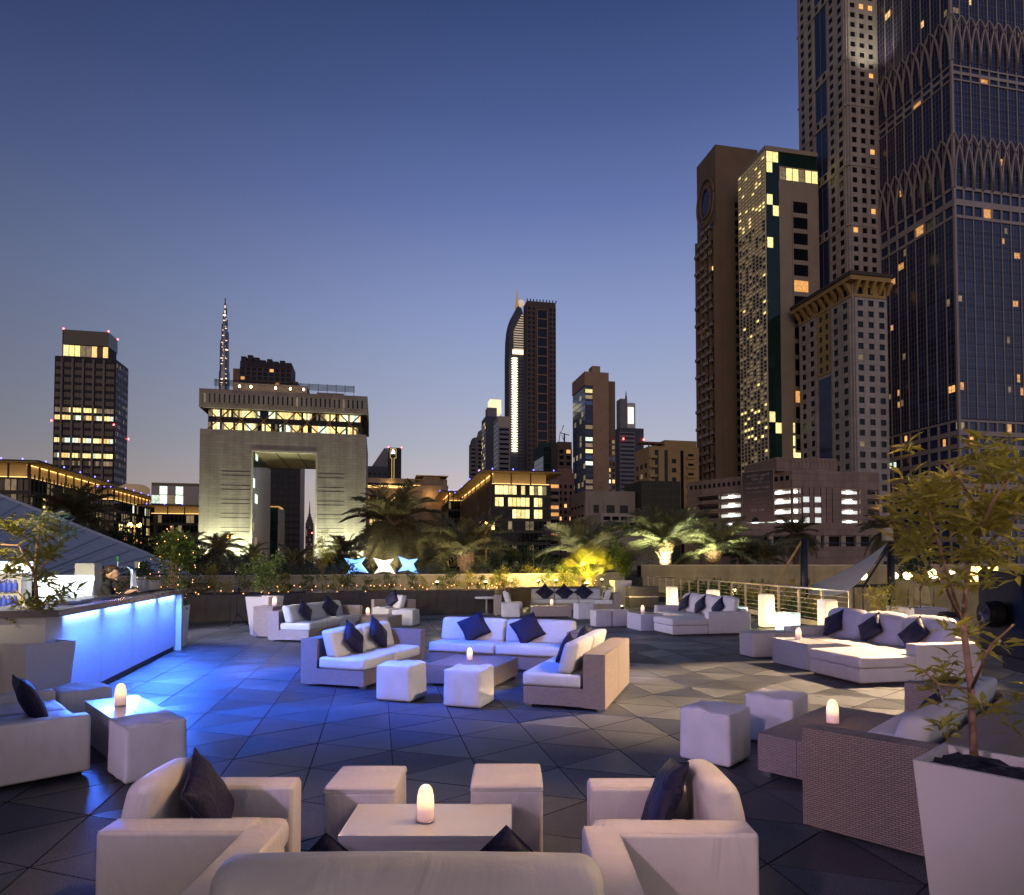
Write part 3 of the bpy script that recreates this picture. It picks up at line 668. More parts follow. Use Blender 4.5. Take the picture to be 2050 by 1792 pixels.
def rosette_tree(label, x, y, z, segs, clusters, leafL, m_hi, m_lo, zsplit, seed, nleaf=9, limit=300, group='small trees in the white planters'):
    """planter tree whose long leaves sit in whorls at the twig ends; each leaf is its own piece"""
    o = thing('planter_tree', label, 'tree', (x, y, z), 0, group); r = random.Random(seed)
    branches(o, None, segs, .02)
    meshes = [[leaf_mesh('leaf', leafL * k, leafL * k * .24, m) for k in (.75, 1, 1.2)] for m in (m_lo, m_hi)]
    n = 0; extra = MB()
    for c in clusters:
        for k in range(nleaf):
            az = 2 * pi * k / nleaf + r.uniform(-.4, .4); el = r.uniform(-.5, .9)
            q = Vector(c) + Vector((r.gauss(0, 1), r.gauss(0, 1), r.gauss(0, 1))) * leafL * .16
            me = r.choice(meshes[1 if q.z > zsplit else 0])
            e = Euler((r.uniform(-.8, .8), -el, az))
            if n < limit: obj('leaf', me, o, q, e)
            else:
                M = Matrix.Translation(q) @ e.to_matrix().to_4x4(); extra.add([M @ v.co for v in me.vertices], [tuple(p.vertices) for p in me.polygons], 1 if q.z > zsplit else 0)
            n += 1
    if extra.v: extra.build('foliage', [m_lo, m_hi], o, kind='stuff')
    return o
# big planter in the foreground and its tree
bpx, bpy_ = 2.01, 2.855
planter_pot('big white tapered planter in the foreground holding the dark-leaved tree', bpx, bpy_, radians(-49), .405, .28, .86, soilz=.03)
def P2(u, v, Y): q = at(u, v, Y); return Vector((q.x - bpx, q.y - bpy_, q.z - .83))
tr = [P2(1950, 1512, 2.80), P2(1944, 1380, 2.82), P2(1928, 1250, 2.84), P2(1940, 1120, 2.85), P2(1960, 1020, 2.85), P2(1978, 930, 2.85)]
sg = [(tr, .016, .006), ([tr[2], P2(1895, 1180, 2.68), P2(1870, 1130, 2.66)], .009, .005), ([tr[3], P2(2010, 1060, 2.8), P2(2060, 1010, 2.85)], .008, .004), ([tr[3], P2(1990, 1000, 2.6), P2(2020, 960, 2.55)], .007, .004),
      ([tr[1], P2(1985, 1290, 2.6), P2(2030, 1250, 2.6)], .007, .004), ([tr[1], P2(1880, 1370, 2.6), P2(1850, 1345, 2.55)], .006, .003), ([tr[2], P2(1870, 1060, 2.75), P2(1850, 1000, 2.8)], .007, .004), ([tr[4], P2(1920, 960, 2.68), P2(1890, 930, 2.66)], .006, .003)]
rr = random.Random(3); cl = []
for (u, v, n, su, sv) in ((1980, 930, 7, 45, 28), (1905, 985, 8, 60, 35), (1850, 1010, 6, 45, 35), (1960, 1030, 7, 60, 40), (2035, 1000, 7, 35, 50), (1830, 1075, 6, 35, 30), (1905, 1095, 6, 60, 35), (1990, 1110, 5, 50, 45), (1865, 1150, 3, 30, 30),
                          (1930, 1180, 4, 40, 30), (1900, 1250, 3, 40, 25), (1955, 1290, 4, 55, 25), (1880, 1385, 5, 36, 26), (1950, 1400, 5, 60, 40), (1925, 1460, 3, 30, 22), (2015, 1420, 4, 40, 40), (1895, 1320, 2, 25, 20)):
    for _ in range(int(n * (2.2 if v < 1150 else .9))): cl.append(P2(u + rr.gauss(0, su * .75), v + rr.gauss(0, sv * .7), 2.84 + rr.gauss(0, .14)))
rosette_tree('tree with long leaves and orange twigs rooted in the big foreground planter', bpx, bpy_, .83, sg, cl, .088, LEAF[1], LEAF[1], .3, 5, 11, 300)
# planter by the bar with its tree
lx, ly = -5.25, 7.32
planter_pot('wide white planter by the near end of the bar, tree in it', lx, ly, radians(-22), .54, .43, .85)
planter_pot('white planter cut by the picture edge behind the bar sofa', -5.82, 6.95, radians(-20), .50, .40, .80)
def P3(u, v, Y): q = at(u, v, Y); return Vector((q.x - lx, q.y - ly, q.z - .80))
t0 = P3(76, 1275, ly); tr = [Vector((t0.x, 0, 0)), P3(76, 1225, ly), P3(70, 1150, ly), P3(74, 1090, ly), P3(80, 1050, ly)]
sg = [(tr, .028, .010), ([tr[2], P3(48, 1112, ly), P3(38, 1092, ly), P3(0, 1090, ly)], .015, .008), ([tr[2], P3(95, 1125, ly), P3(105, 1110, ly)], .012, .006), ([tr[1], P3(40, 1190, ly), P3(28, 1180, ly)], .010, .005), ([tr[1], P3(105, 1195, ly), P3(125, 1180, ly)], .009, .005), ([tr[3], P3(110, 1075, ly), P3(128, 1068, ly)], .010, .005)]
cl = []
for (u, v, n, su, sv) in ((84, 1044, 8, 22, 9), (100, 1055, 5, 22, 10), (130, 1065, 5, 12, 8), (12, 1055, 5, 14, 12), (42, 1065, 5, 12, 12), (80, 1075, 5, 25, 10), (105, 1110, 7, 22, 14), (60, 1125, 5, 20, 14), (8, 1110, 4, 12, 8), (20, 1150, 5, 18, 14), (85, 1160, 5, 25, 14), (120, 1190, 6, 22, 20), (45, 1205, 4, 22, 14), (90, 1215, 4, 30, 14), (35, 1240, 2, 12, 8)):
    for _ in range(n): cl.append(P3(u + rr.gauss(0, su * .6), v + rr.gauss(0, sv * .6), ly + rr.gauss(0, .30)))
rosette_tree('tree with pale yellow-green leaf whorls in the planter by the bar', lx, ly, .80, sg, cl, .155, LEAF[1], LEAF[1], .3, 9, 10, 300)

def bushy(label, x, y, z, h, trunk, clumps, n, size, m, seed, group='small trees in the white planters', name='planter_tree', tm=bark):
    o = thing(name, label, 'tree', (x, y, z), 0, group); b = MB()
    b.tube([(0, 0, -.05), (.01, .01, trunk * .5), (0, 0, trunk)], [.016, .013, .01], 6)
    for c, rad in clumps[:6]: b.tube([(0, 0, trunk * .8), ((c[0]) * .5, c[1] * .5, (trunk + c[2]) / 2), c], [.01, .007, .004], 5)
    b.build('trunk', tm, o, smooth=True)
    leafcloud(n, clumps, size, m, seed).build('crown', m, o)
    return o
def clumpset(seed, n, rx, rz, zc, rad):
    r = random.Random(seed); return [((r.gauss(0, rx * .45), r.gauss(0, rx * .45), zc + r.gauss(0, rz * .45)), rad * r.uniform(.6, 1.2)) for _ in range(n)]
# planters along the back
q = gp(520, 1272); tall = planter_pot('tall tapered square planter beside the long wicker sofa', q.x, q.y + .3, radians(-14), .64, .46, .92)
bushy('round clipped tree in the tall tapered planter beside the long sofa', q.x, q.y + .3, .87, 1, .28, clumpset(2, 16, .30, .42, .72, .17), 1500, .075, LEAF[0], 2)
q = gp(640, 1232); planter_pot('white square planter behind the long wicker sofa', q.x, q.y + .3, radians(-14), .78, .60, .80)
bushy('thin feathery young tree in the square planter behind the sofa', q.x, q.y + .3, .75, 1, .7, clumpset(5, 14, .42, .5, 1.25, .22), 1300, .085, LEAF[1], 5)
q = gp(1245, 1213.5); planter_pot('tall tapered planter lit by a spot at the far end', q.x, q.y + .3, radians(8), .74, .50, 1.04)
bushy('feathery yellow-lit tree in the tapered planter at the far end', q.x, q.y + .3, 1.0, 1, .35, clumpset(8, 18, .42, .75, .95, .25), 2200, .10, LEAF[0], 8)
q = gp(352, 1296); 
planter_pot('white planter against the far end of the bar', -7.02, 13.75, radians(12), .52, .42, .86)
bushy('leafy tree with fairy lights at the far end of the bar', -7.02, 13.75, .82, 1, .35, clumpset(9, 20, .33, .62, 1.05, .22) + [((.15, -.1, .25), .16), ((.2, -.1, .05), .12)], 2600, .085, LEAF[0], 9)
planter_pot('white planter with dark rim beside the steel bin', 9.35, 15.35, radians(10), .86, .74, .72)
bushy('slender shrub in the planter beside the steel bin', 9.45, 15.35, .67, 1, .5, clumpset(12, 12, .5, .5, 1.0, .22), 800, .09, LEAF[2], 12)
bushy('low yellow-green shrub growing at the end of the railing', 8.6, 15.2, 0, 1, .4, clumpset(13, 12, .45, .45, .9, .22), 800, .075, LEAF[1], 13, group='shrubs', name='shrub')

# ---- palms
def frond_mesh(L, rise, droop, n, m, wl=.24, seed=0):
    r = random.Random(seed); b = MB(); pts = []
    for i in range(9):
        t = i / 8; pts.append(Vector((L * t * (1 - .12 * t), 0, L * (rise * t - droop * t * t))))
    b.tube(pts, [.022 * L / 3 * (1 - .8 * i / 8) + .004 for i in range(9)], 4)
    def P(t):
        k = min(7, int(t * 8)); f = t * 8 - k; return pts[k].lerp(pts[k + 1], f), (pts[k + 1] - pts[k]).normalized()
    for i in range(n):
        t = .12 + .87 * (i + r.uniform(-.2, .2)) / n; t = max(.1, min(.995, t)); p, d = P(t)
        ll = L * wl * (.45 + .75 * sin(pi * min(1, t * .92 + .08)) ** .7) * r.uniform(.85, 1.12)
        for s in (1, -1):
            dirv = (d * (.55 + .35 * t) + Vector((0, s * .85, .28)) + Vector((r.gauss(0, .08), r.gauss(0, .08), r.gauss(0, .1)))).normalized()
            w = .015 * L * .9; e = p + dirv * ll; mid = p + dirv * ll * .5 + Vector((0, 0, .02 * L)); e.z -= ll * .22
            wv = d * w
            b.add([p - wv, p + wv, mid + wv * .9, e, mid - wv * .9], [(0, 1, 2, 4), (4, 2, 3)])
    return b.mesh('frond', m)
FR = [frond_mesh(1, .30, .55, 34, frondm, seed=1), frond_mesh(1, .15, .75, 34, frondm, seed=2), frond_mesh(1, .05, .18, 34, frondm, seed=3)]
FD = [frond_mesh(1, .30, .55, 34, frondd, seed=4), frond_mesh(1, .15, .75, 34, frondd, seed=5), frond_mesh(1, .05, .20, 34, frondd, seed=6)]
def palm(label, u, v, Y, L, n, seed, base=.9, tr=.2, e0=-25, e1=80, fr=FR, group='date palms beyond the terrace', cone=1.0, nutty=True):
    r = random.Random(seed); c = at(u, v, Y)
    o = thing('palm_tree', label, 'palm', (c.x, c.y, base), 0, group); h = c.z - base
    prof = []; k = max(4, int(h / .14))
    for i in range(k + 1):
        z = h * i / k; rad = tr * (1.15 - .25 * i / k) * (1 + .12 * (i % 2))
        if z > h - .9: rad *= 1 + .55 * (1 - (h - z) / .9)
        prof.append((rad, z))
    MB().lathe(prof, 10).build('trunk', palmbark, o, smooth=False)
    st = MB()                                             # cut leaf bases under the crown
    for i in range(60):
        a = i * 2.4; z = h - .85 * (i / 60); rad = tr * (1.5 - .4 * (i / 60)); d = Vector((cos(a), sin(a), .9))
        p = Vector((cos(a) * rad * .8, sin(a) * rad * .8, z)); st.tube([p, p + d * .24], [.06, .02], 4)
    st.build('leaf_bases', palmbark, o)
    for i in range(n):
        az = i * 2.39996 + r.uniform(-.3, .3); t = (i + .5) / n; el = radians(e1 + (e0 - e1) * t ** cone + r.uniform(-8, 8))
        me = fr[0] if el > .35 else fr[1]
        if el > 1.15: me = fr[2]
        s = L * r.uniform(.85, 1.12) * (.8 if el > 1.2 else 1)
        obj('frond', me, o, (cos(az) * tr * .5, sin(az) * tr * .5, h - .12), Euler((r.uniform(-.3, .3), -el + .15, az)), (s, s, s))
    return o
palm('big full date palm with hanging fronds behind the star lamps', 786, 1046, 37, 3.0, 66, 1, tr=.30, e0=-70, e1=78, fr=FD)
palm('low wide palm right behind the blue star lamp nearest the lit wall', 932, 1108, 37, 3.3, 30, 2, tr=.24, e0=8, e1=78, fr=FD)
palm('palm with grey-green fronds behind the lit fan palm', 1168, 1112, 37, 3.1, 30, 3, tr=.24, e0=12, e1=82, fr=FR)
palm('floodlit palm with red-brown trunk above the court wall, tallest of that row', 1330, 1088, 45, 3.7, 44, 4, tr=.40, base=.95, e0=18, e1=82)
palm('floodlit palm next to the tallest one above the court wall', 1427, 1104, 46, 3.3, 40, 5, tr=.36, base=.9, e0=12, e1=82)
palm('small palm above the court wall, paired with its twin', 1492, 1117, 48, 2.4, 28, 6, tr=.26, base=.9, e0=15, e1=78)
palm('small palm above the court wall close to the mast of the shade sail', 1530, 1118, 47, 2.6, 30, 7, tr=.28, base=.9, e0=10, e1=78)
palm('dark palm in front of the parking building', 1593, 1068, 62, 2.4, 34, 8, tr=.24, base=.9, e0=-35, e1=75, fr=FD)
palm('dark palm beside the blue glass tower, half behind foliage', 1782, 1062, 55, 2.6, 32, 10, tr=.24, base=.9, e0=-30, e1=75, fr=FD)
palm('dark bushy palm rising behind the grey metal roof', 146, 1032, 52, 3.6, 46, 11, tr=.3, base=.9, e0=-30, e1=85, fr=FD)
palm('dark palm left of the gate building beyond the round clipped tree', 436, 1100, 58, 2.5, 34, 12, tr=.28, base=.9, e0=-35, e1=80, fr=FD)
palm('small dark palm under the left leg of the gate building', 505, 1108, 58, 1.7, 26, 13, tr=.24, base=.9, e0=-30, e1=80, fr=FD)
palm('dark spiky palm at the right leg of the gate building', 690, 1108, 50, 2.3, 34, 14, tr=.28, base=.9, e0=-20, e1=85, fr=FD)
palm('dark palm under the opening of the gate building', 590, 1122, 56, 2.0, 28, 15, tr=.26, base=.9, e0=-30, e1=80, fr=FD)
palm('dark palm between roof slope and gate building', 372, 1098, 60, 2.6, 34, 16, tr=.28, base=.9, e0=-35, e1=80, fr=FD)

# fan palm lit yellow at the end of the planted bed
def fan_palm(label, x, y, z, n, L, seed):
    r = random.Random(seed); o = thing('fan_palm', label, 'palm', (x, y, z), 0)
    m = mat('fan_leaf', (.26, .24, .03), .5, var=.25, vscale=4)
    b = MB()
    for k in range(28):
        a = radians(-115 + 230 * k / 27); d = Vector((cos(a), sin(a), .12 * cos(3 * a))); ll = (.55 + .45 * cos(a * .7)) * .62
        w = Vector((-sin(a), cos(a), 0)) * .018
        b.add([(0, 0, 0), d * ll * .55 + w, d * ll + Vector((0, 0, -.08)), d * ll * .55 - w], [(0, 1, 2, 3)])
    fm = b.mesh('fan_blade', m); sm = MB().tube([(-1, 0, 0), (0, 0, 0)], .012, 5).mesh('leaf_stalk', LEAF[1])
    MB().lathe([(.14, -.1), (.16, .1), (.12, .3)], 9).build('trunk', palmbark, o)
    for i in range(n):
        az = i * 2.39996; el = radians(78 - 60 * (i + .5) / n); d = Vector((cos(az) * cos(el), sin(az) * cos(el), sin(el))); s = L * r.uniform(.8, 1.15)
        e = Euler((r.uniform(-.4, .4), -el, az)); f = obj('fan_leaf', fm, o, d * s + Vector((0, 0, .2)), e, (s, s, s)); obj('leaf_stalk', sm, f)
    return o
q = at(1178, 1150, 28.5); fan_palm('fan palm lit bright yellow from below at the end of the bed', q.x, q.y, .85, 26, 1.0, 3)
# ---- shrubs in the bed and behind the parapet
def shrub_mesh(seed, n, rx, rz, size, m, spiky=False):
    r = random.Random(seed); cl = [((r.gauss(0, rx * .5), r.gauss(0, rx * .4), rz * r.uniform(.25, .95)), rx * r.uniform(.22, .42)) for _ in range(11)]
    if spiky: cl = [((r.gauss(0, rx * .5), r.gauss(0, rx * .4), rz * k / 6), rx * .16) for k in range(2, 7) for _ in range(4)]
    return leafcloud(n, cl, size, m, seed, .6).mesh('foliage', m), cl
def shrub(label, x, y, z, me, cl, s, rot, group):
    o = thing('shrub', label, 'shrub', (x, y, z), rot, group); o.scale = (s, s, s); obj('foliage', me, o)
    key = id(me)
    if key not in _st:
        b = MB()
        for c, _ in cl[:7]: b.tube([(c[0] * .2, c[1] * .2, -.05), (c[0] * .6, c[1] * .6, c[2] * .6), c], [.012, .009, .004], 4)
        _st[key] = b.mesh('stems', bark)
    obj('stems', _st[key], o); return o
_st = {}
SA = [shrub_mesh(40 + k, 520, .5, .95, .085, LEAF[1 if k % 2 else 0]) for k in range(3)]
SB = [shrub_mesh(50 + k, 620, .55, 1.0, .075, LEAF[3], True) for k in range(3)]
SD = [shrub_mesh(60 + k, 900, .8, 1.0, .10, LEAF[2]) for k in range(2)]
def along(poly, t):
    seg = [((Vector(b) - Vector(a)).length) for a, b in zip(poly, poly[1:])]; d = t * sum(seg)
    for (a, b), L in zip(zip(poly, poly[1:]), seg):
        if d <= L: return Vector(a).lerp(Vector(b), d / L)
        d -= L
    return Vector(poly[-1])
rs = random.Random(5)
for k in range(38):
    p = along(BED, .06 + .93 * k / 37); me, cl = SA[k % 3]
    shrub('loose green shrub in the planted bed between granite wall and parapet', p.x + rs.uniform(-.2, .2), p.y + .5 + rs.uniform(0, 1.1), .68, me, cl, rs.uniform(.6, 1.15), rs.uniform(0, 6), 'shrubs in the planted bed')
for k in range(34):
    p = along(PAR, .03 + .95 * k / 33); me, cl = SB[k % 3]
    if 668 - 8 < (1025 + p.x / p.y * 1325) < 850 and k % 2: continue
    shrub('grey-green upright shrub in the row behind the pale parapet', p.x + rs.uniform(-.2, .2), p.y + .9 + rs.uniform(0, .6), .55, me, cl, rs.uniform(.75, 1.25), rs.uniform(0, 6), 'shrubs behind the parapet')
for k, (u, v, Y) in enumerate(((1030, 1092, 38), (1070, 1097, 38), (1003, 1108, 37), (1098, 1108, 39), (330, 1085, 50), (250, 1060, 55), (205, 1045, 58), (390, 1092, 48), (560, 1114, 48), (660, 1110, 46), (860, 1112, 46), (1110, 1105, 46), (480, 1108, 46), (745, 1108, 48), (170, 1062, 56), (300, 1078, 58))):
    q = at(u, v, Y); me, cl = SD[k % 2]; s = (q.z - .9) / 1.02
    shrub('dark dense bush standing among the palms beyond the parapet', q.x, q.y, .9, me, cl, s, rs.uniform(0, 6), 'dark bushes among the palms')

SC_ = [shrub_mesh(80 + k, 900, .85, 1.1, .13, LEAF[1 if k else 0]) for k in range(2)]
for k in range(11):
    y = 24.0 + k * 1.35; me, cl = SC_[k % 2]
    shrub('lit green bush growing in the pool court just below the railing', 9.6 + rs.uniform(-.3, 1.6) + .03 * k, y, -2.2, me, cl, rs.uniform(1.7, 2.4), rs.uniform(0, 6), 'bushes below the railing')
# ---------------------------------------------------------------- the bar
def brickpanel(name, c, gap):
    m = weave(name, c, tuple(k * .94 for k in c), gap, 1.0)
    for nd in m.node_tree.nodes:
        if nd.type == 'TEX_BRICK': nd.inputs['Brick Width'].default_value = .16; nd.inputs['Row Height'].default_value = .028; nd.inputs['Mortar Size'].default_value = .003
    return m
barw = brickpanel('embossed_panel', (.50, .54, .66), (.34, .37, .46))
BD = radians(104.6); BL = 5.62
bar = thing('bar_counter', 'long bar counter with blue-lit embossed front and dark top', 'bar', (-5.24, 7.70, 0), BD)
for k in range(4):
    a, b = BL * k / 4, BL * (k + 1) / 4
    MB().box(a + .003, b - .003, 0, .05, .10, 1.09).build('front_panel', barw, bar)
MB().box(0, BL, .052, .70, .0, 1.10).build('bar_body', lacquer, bar)
MB().box(0, BL, .03, .05, 0, .098).build('kick_plate', black, bar)
ctop = mat('bar_top', (.09, .075, .10), .25, spec=.5, var=.2)
MB().box(-.50, BL + .10, -.16, .76, 1.125, 1.20).build('counter_top', ctop, bar)
MB().box(-.45, -.006, -.02, .74, 0, 1.123).build('end_block', lacquer, bar)
MB().box(BL + .006, BL + .16, -.10, .74, 0, 1.123).build('end_post', lacquer, bar)
MB().box(BL + .165, BL + .42, -.02, .74, 0, 1.02).build('end_post', lacquer, bar)
led = mat('blue_led', (.6, .8, 1), .4, emis=(.45, .72, 1), es=5)
for k in range(4):
    a = BL * (k + .5) / 4; wv = BL / 4 * .82
    ob = MB().box(a - wv / 2, a + wv / 2, -.035, -.006, 1.104, 1.122).build('led_strip', led, bar)
    lamp('led_light', 'AREA', bar, (a, -.045, 1.10), (.09, .22, 1), 24, (a, -.02, .3), sx=wv, sy=.05); lamp('led_spill', 'AREA', bar, (a, -.15, 1.115), (.04, .16, 1), 120, (a, -1.2, .2), sx=wv, sy=.04)
mt = mat('bar_mat', (.015, .012, .02), .6)
for x, l_ in ((.5, .7), (1.5, .9), (2.75, .6), (3.7, .5), (4.75, 1.0)): MB().box(x, x + l_, .05, .30, 1.202, 1.215).build('bar_mat', mt, bar)
# things standing on it
def bl(x, y, z): 
    c, s = cos(BD), sin(BD); return (-5.24 + x * c - y * s, 7.70 + x * s + y * c, z)
chrome = mat('chrome', (.75, .78, .82), .12, metal=1)
tap = thing('beer_tap', 'chrome beer tap column with green handle on the bar', 'tap', bl(4.42, .42, 1.2), 0)
b = MB(); b.tube([(0, 0, 0), (-.01, 0, .12), (-.02, 0, .30), (-.035, 0, .40), (-.09, 0, .455), (-.17, 0, .46)], [.075, .06, .045, .045, .035, .018], 12); b.build('column', chrome, tap, smooth=True)
MB().tube([(-.17, 0, .46), (-.24, 0, .45), (-.30, 0, .45), (-.305, 0, .38)], [.014, .012, .016, .010], 8).build('spout', chrome, tap, smooth=True)
MB().tube([(-.30, 0, .46), (-.30, 0, .56)], [.010, .012], 8).build('handle_stem', chrome, tap); MB().lathe([(.016, 0), (.028, .03), (.030, .09), (.012, .11)], 10, c=(-.30, 0, .55)).build('handle', mat('tap_green', (.02, .16, .07), .3), tap, smooth=True)
MB().box(.01, .07, -.03, .03, .44, .55).build('medallion', chrome, tap); MB().lathe([(.11, 0), (.11, .012), (.02, .016)], 16).build('drip_base', chrome, tap)
dr = thing('juice_dispenser', 'small white machine beside the beer tap', 'machine', bl(4.72, .42, 1.2), .3); rbox('housing', dr, -.09, .09, -.10, .10, 0, .22, .02, lacquer); rbox('lid', dr, -.10, .10, -.11, .11, .222, .27, .015, lacquer); MB().box(-.16, -.08, -.03, .03, .12, .16).build('nozzle', chrome, dr)
wb = thing('back_bar_box', 'low white box on the far end of the bar top', 'box', bl(5.25, .45, 1.2), BD); rbox('box_body', wb, -.38, .38, -.16, .16, 0, .17, .01, lacquer); MB().box(-.385, .385, -.165, .165, .172, .185).build('lid', lacquer, wb)
for k, (x, y) in enumerate(((.1, .3), (.35, .42))):
    gl = thing('napkin_holder', ('white napkin stack on the near end of the bar top', 'folded white towel beside the napkin stack')[k], ('napkins', 'towel')[k], bl(x, y, 1.2), BD); rbox('stack', gl, -.09, .09, -.07, .07, 0, .05 + .03 * k, .012, lacquer); MB().box(-.095, .095, -.012, .012, .02, .085 + .03 * k).build('band', black, gl)
# back bar
glowm = mat('lit_plastic', (.9, .92, .95), .4, emis=(.82, .93, 1), es=1.7)
bc = thing('back_counter', 'cream back counter behind the bar', 'counter', (-8.75, 9.3, 0), radians(96))
MB().box(0, 3.6, -.45, .3, .06, .90).build('counter_body', lacquer, bc); MB().box(-.03, 3.63, -.48, .3, .90, .95).build('counter_top', mat('cream_top', (.62, .52, .36), .4), bc); MB().box(.05, 3.55, -.40, .28, 0, .06).build('plinth', black, bc)
def tub(label, x, y, z, w, d, h, rot):
    o = thing('ice_tub', label, 'tub', (x, y, z), rot, 'glowing white tubs'); r_ = lambda a, b_, zz: [(-a, -b_, zz), (a, -b_, zz), (a, b_, zz), (-a, b_, zz)]
    MB().frustum(r_(w * .42, d * .42, 0), r_(w * .47, d * .47, h * .78)).build('tub_body', glowm, o); rbox('rim', o, -w / 2, w / 2, -d / 2, d / 2, h * .78, h, .04, glowm); return o  # the tub's brightness is put in as emission
q = at(128, 1210, 11.6); tub('glowing white rimmed tub behind the bar next to the woman', q.x, q.y, .95, .78, .5, .56, radians(5))
fx = at(6, 1180, 11.0)
fr = thing('bottle_cooler', 'glass-door bottle cooler with glowing white header behind the bar', 'cooler', (fx.x - .05, fx.y, .951), radians(20))
MB().box(-.30, .30, .02, .5, 0, .60).build('cabinet', lacquer, fr); rbox('header', fr, -.33, .33, -.03, .5, .602, .80, .03, glowm)
for a in ((-.30, -.26), (.26, .30)): MB().box(a[0], a[1], -.012, .018, 0, .60).build('door_frame', lacquer, fr)
for z in (.02, .28): MB().box(-.258, .258, -.01, .016, z, z + .014).build('shelf', lacquer, fr)
bb = mat('blue_bottle', (.08, .12, .55), .2, emis=(.12, .18, .8), es=.35)
bm_ = MB().lathe([(.020, 0), (.030, .01), (.030, .12), (.012, .16), (.012, .20)], 8).mesh('bottle', bb, True)
for z in (.036, .296):
    for k in range(7): obj('bottle', bm_, fr, (-.21 + k * .07, -.03, z))
cb = thing('grey_cabinet', 'tall plain grey panel standing behind the woman', 'panel', (at(168, 1200, 12.4).x, 12.4, 0), radians(8)); gm = mat('grey_laminate', (.42, .40, .38), .6, var=.1); MB().box(-.17, .17, 0, .3, .05, 1.70).build('panel_body', gm, cb); MB().box(-.15, .15, .02, .28, 0, .05).build('plinth', black, cb); MB().box(-.172, .172, -.004, .3, 1.702, 1.72).build('panel_cap', gm, cb)
st = thing('light_stand', 'small black tripod stand on the floor beside the tall square planter', 'tripod', tuple(gp(473, 1258)), 0)
for k in range(3):
    a = 2 * pi * k / 3 + .4; MB().tube([(0, 0, .42), (cos(a) * .36, sin(a) * .36, .02)], .012, 6).build('leg', black, st)
MB().tube([(0, 0, .30), (0, 0, .95)], .014, 6).build('pole', black, st); rbox('lamp_head', st, -.07, .07, -.07, .07, .95, 1.08, .02, black)

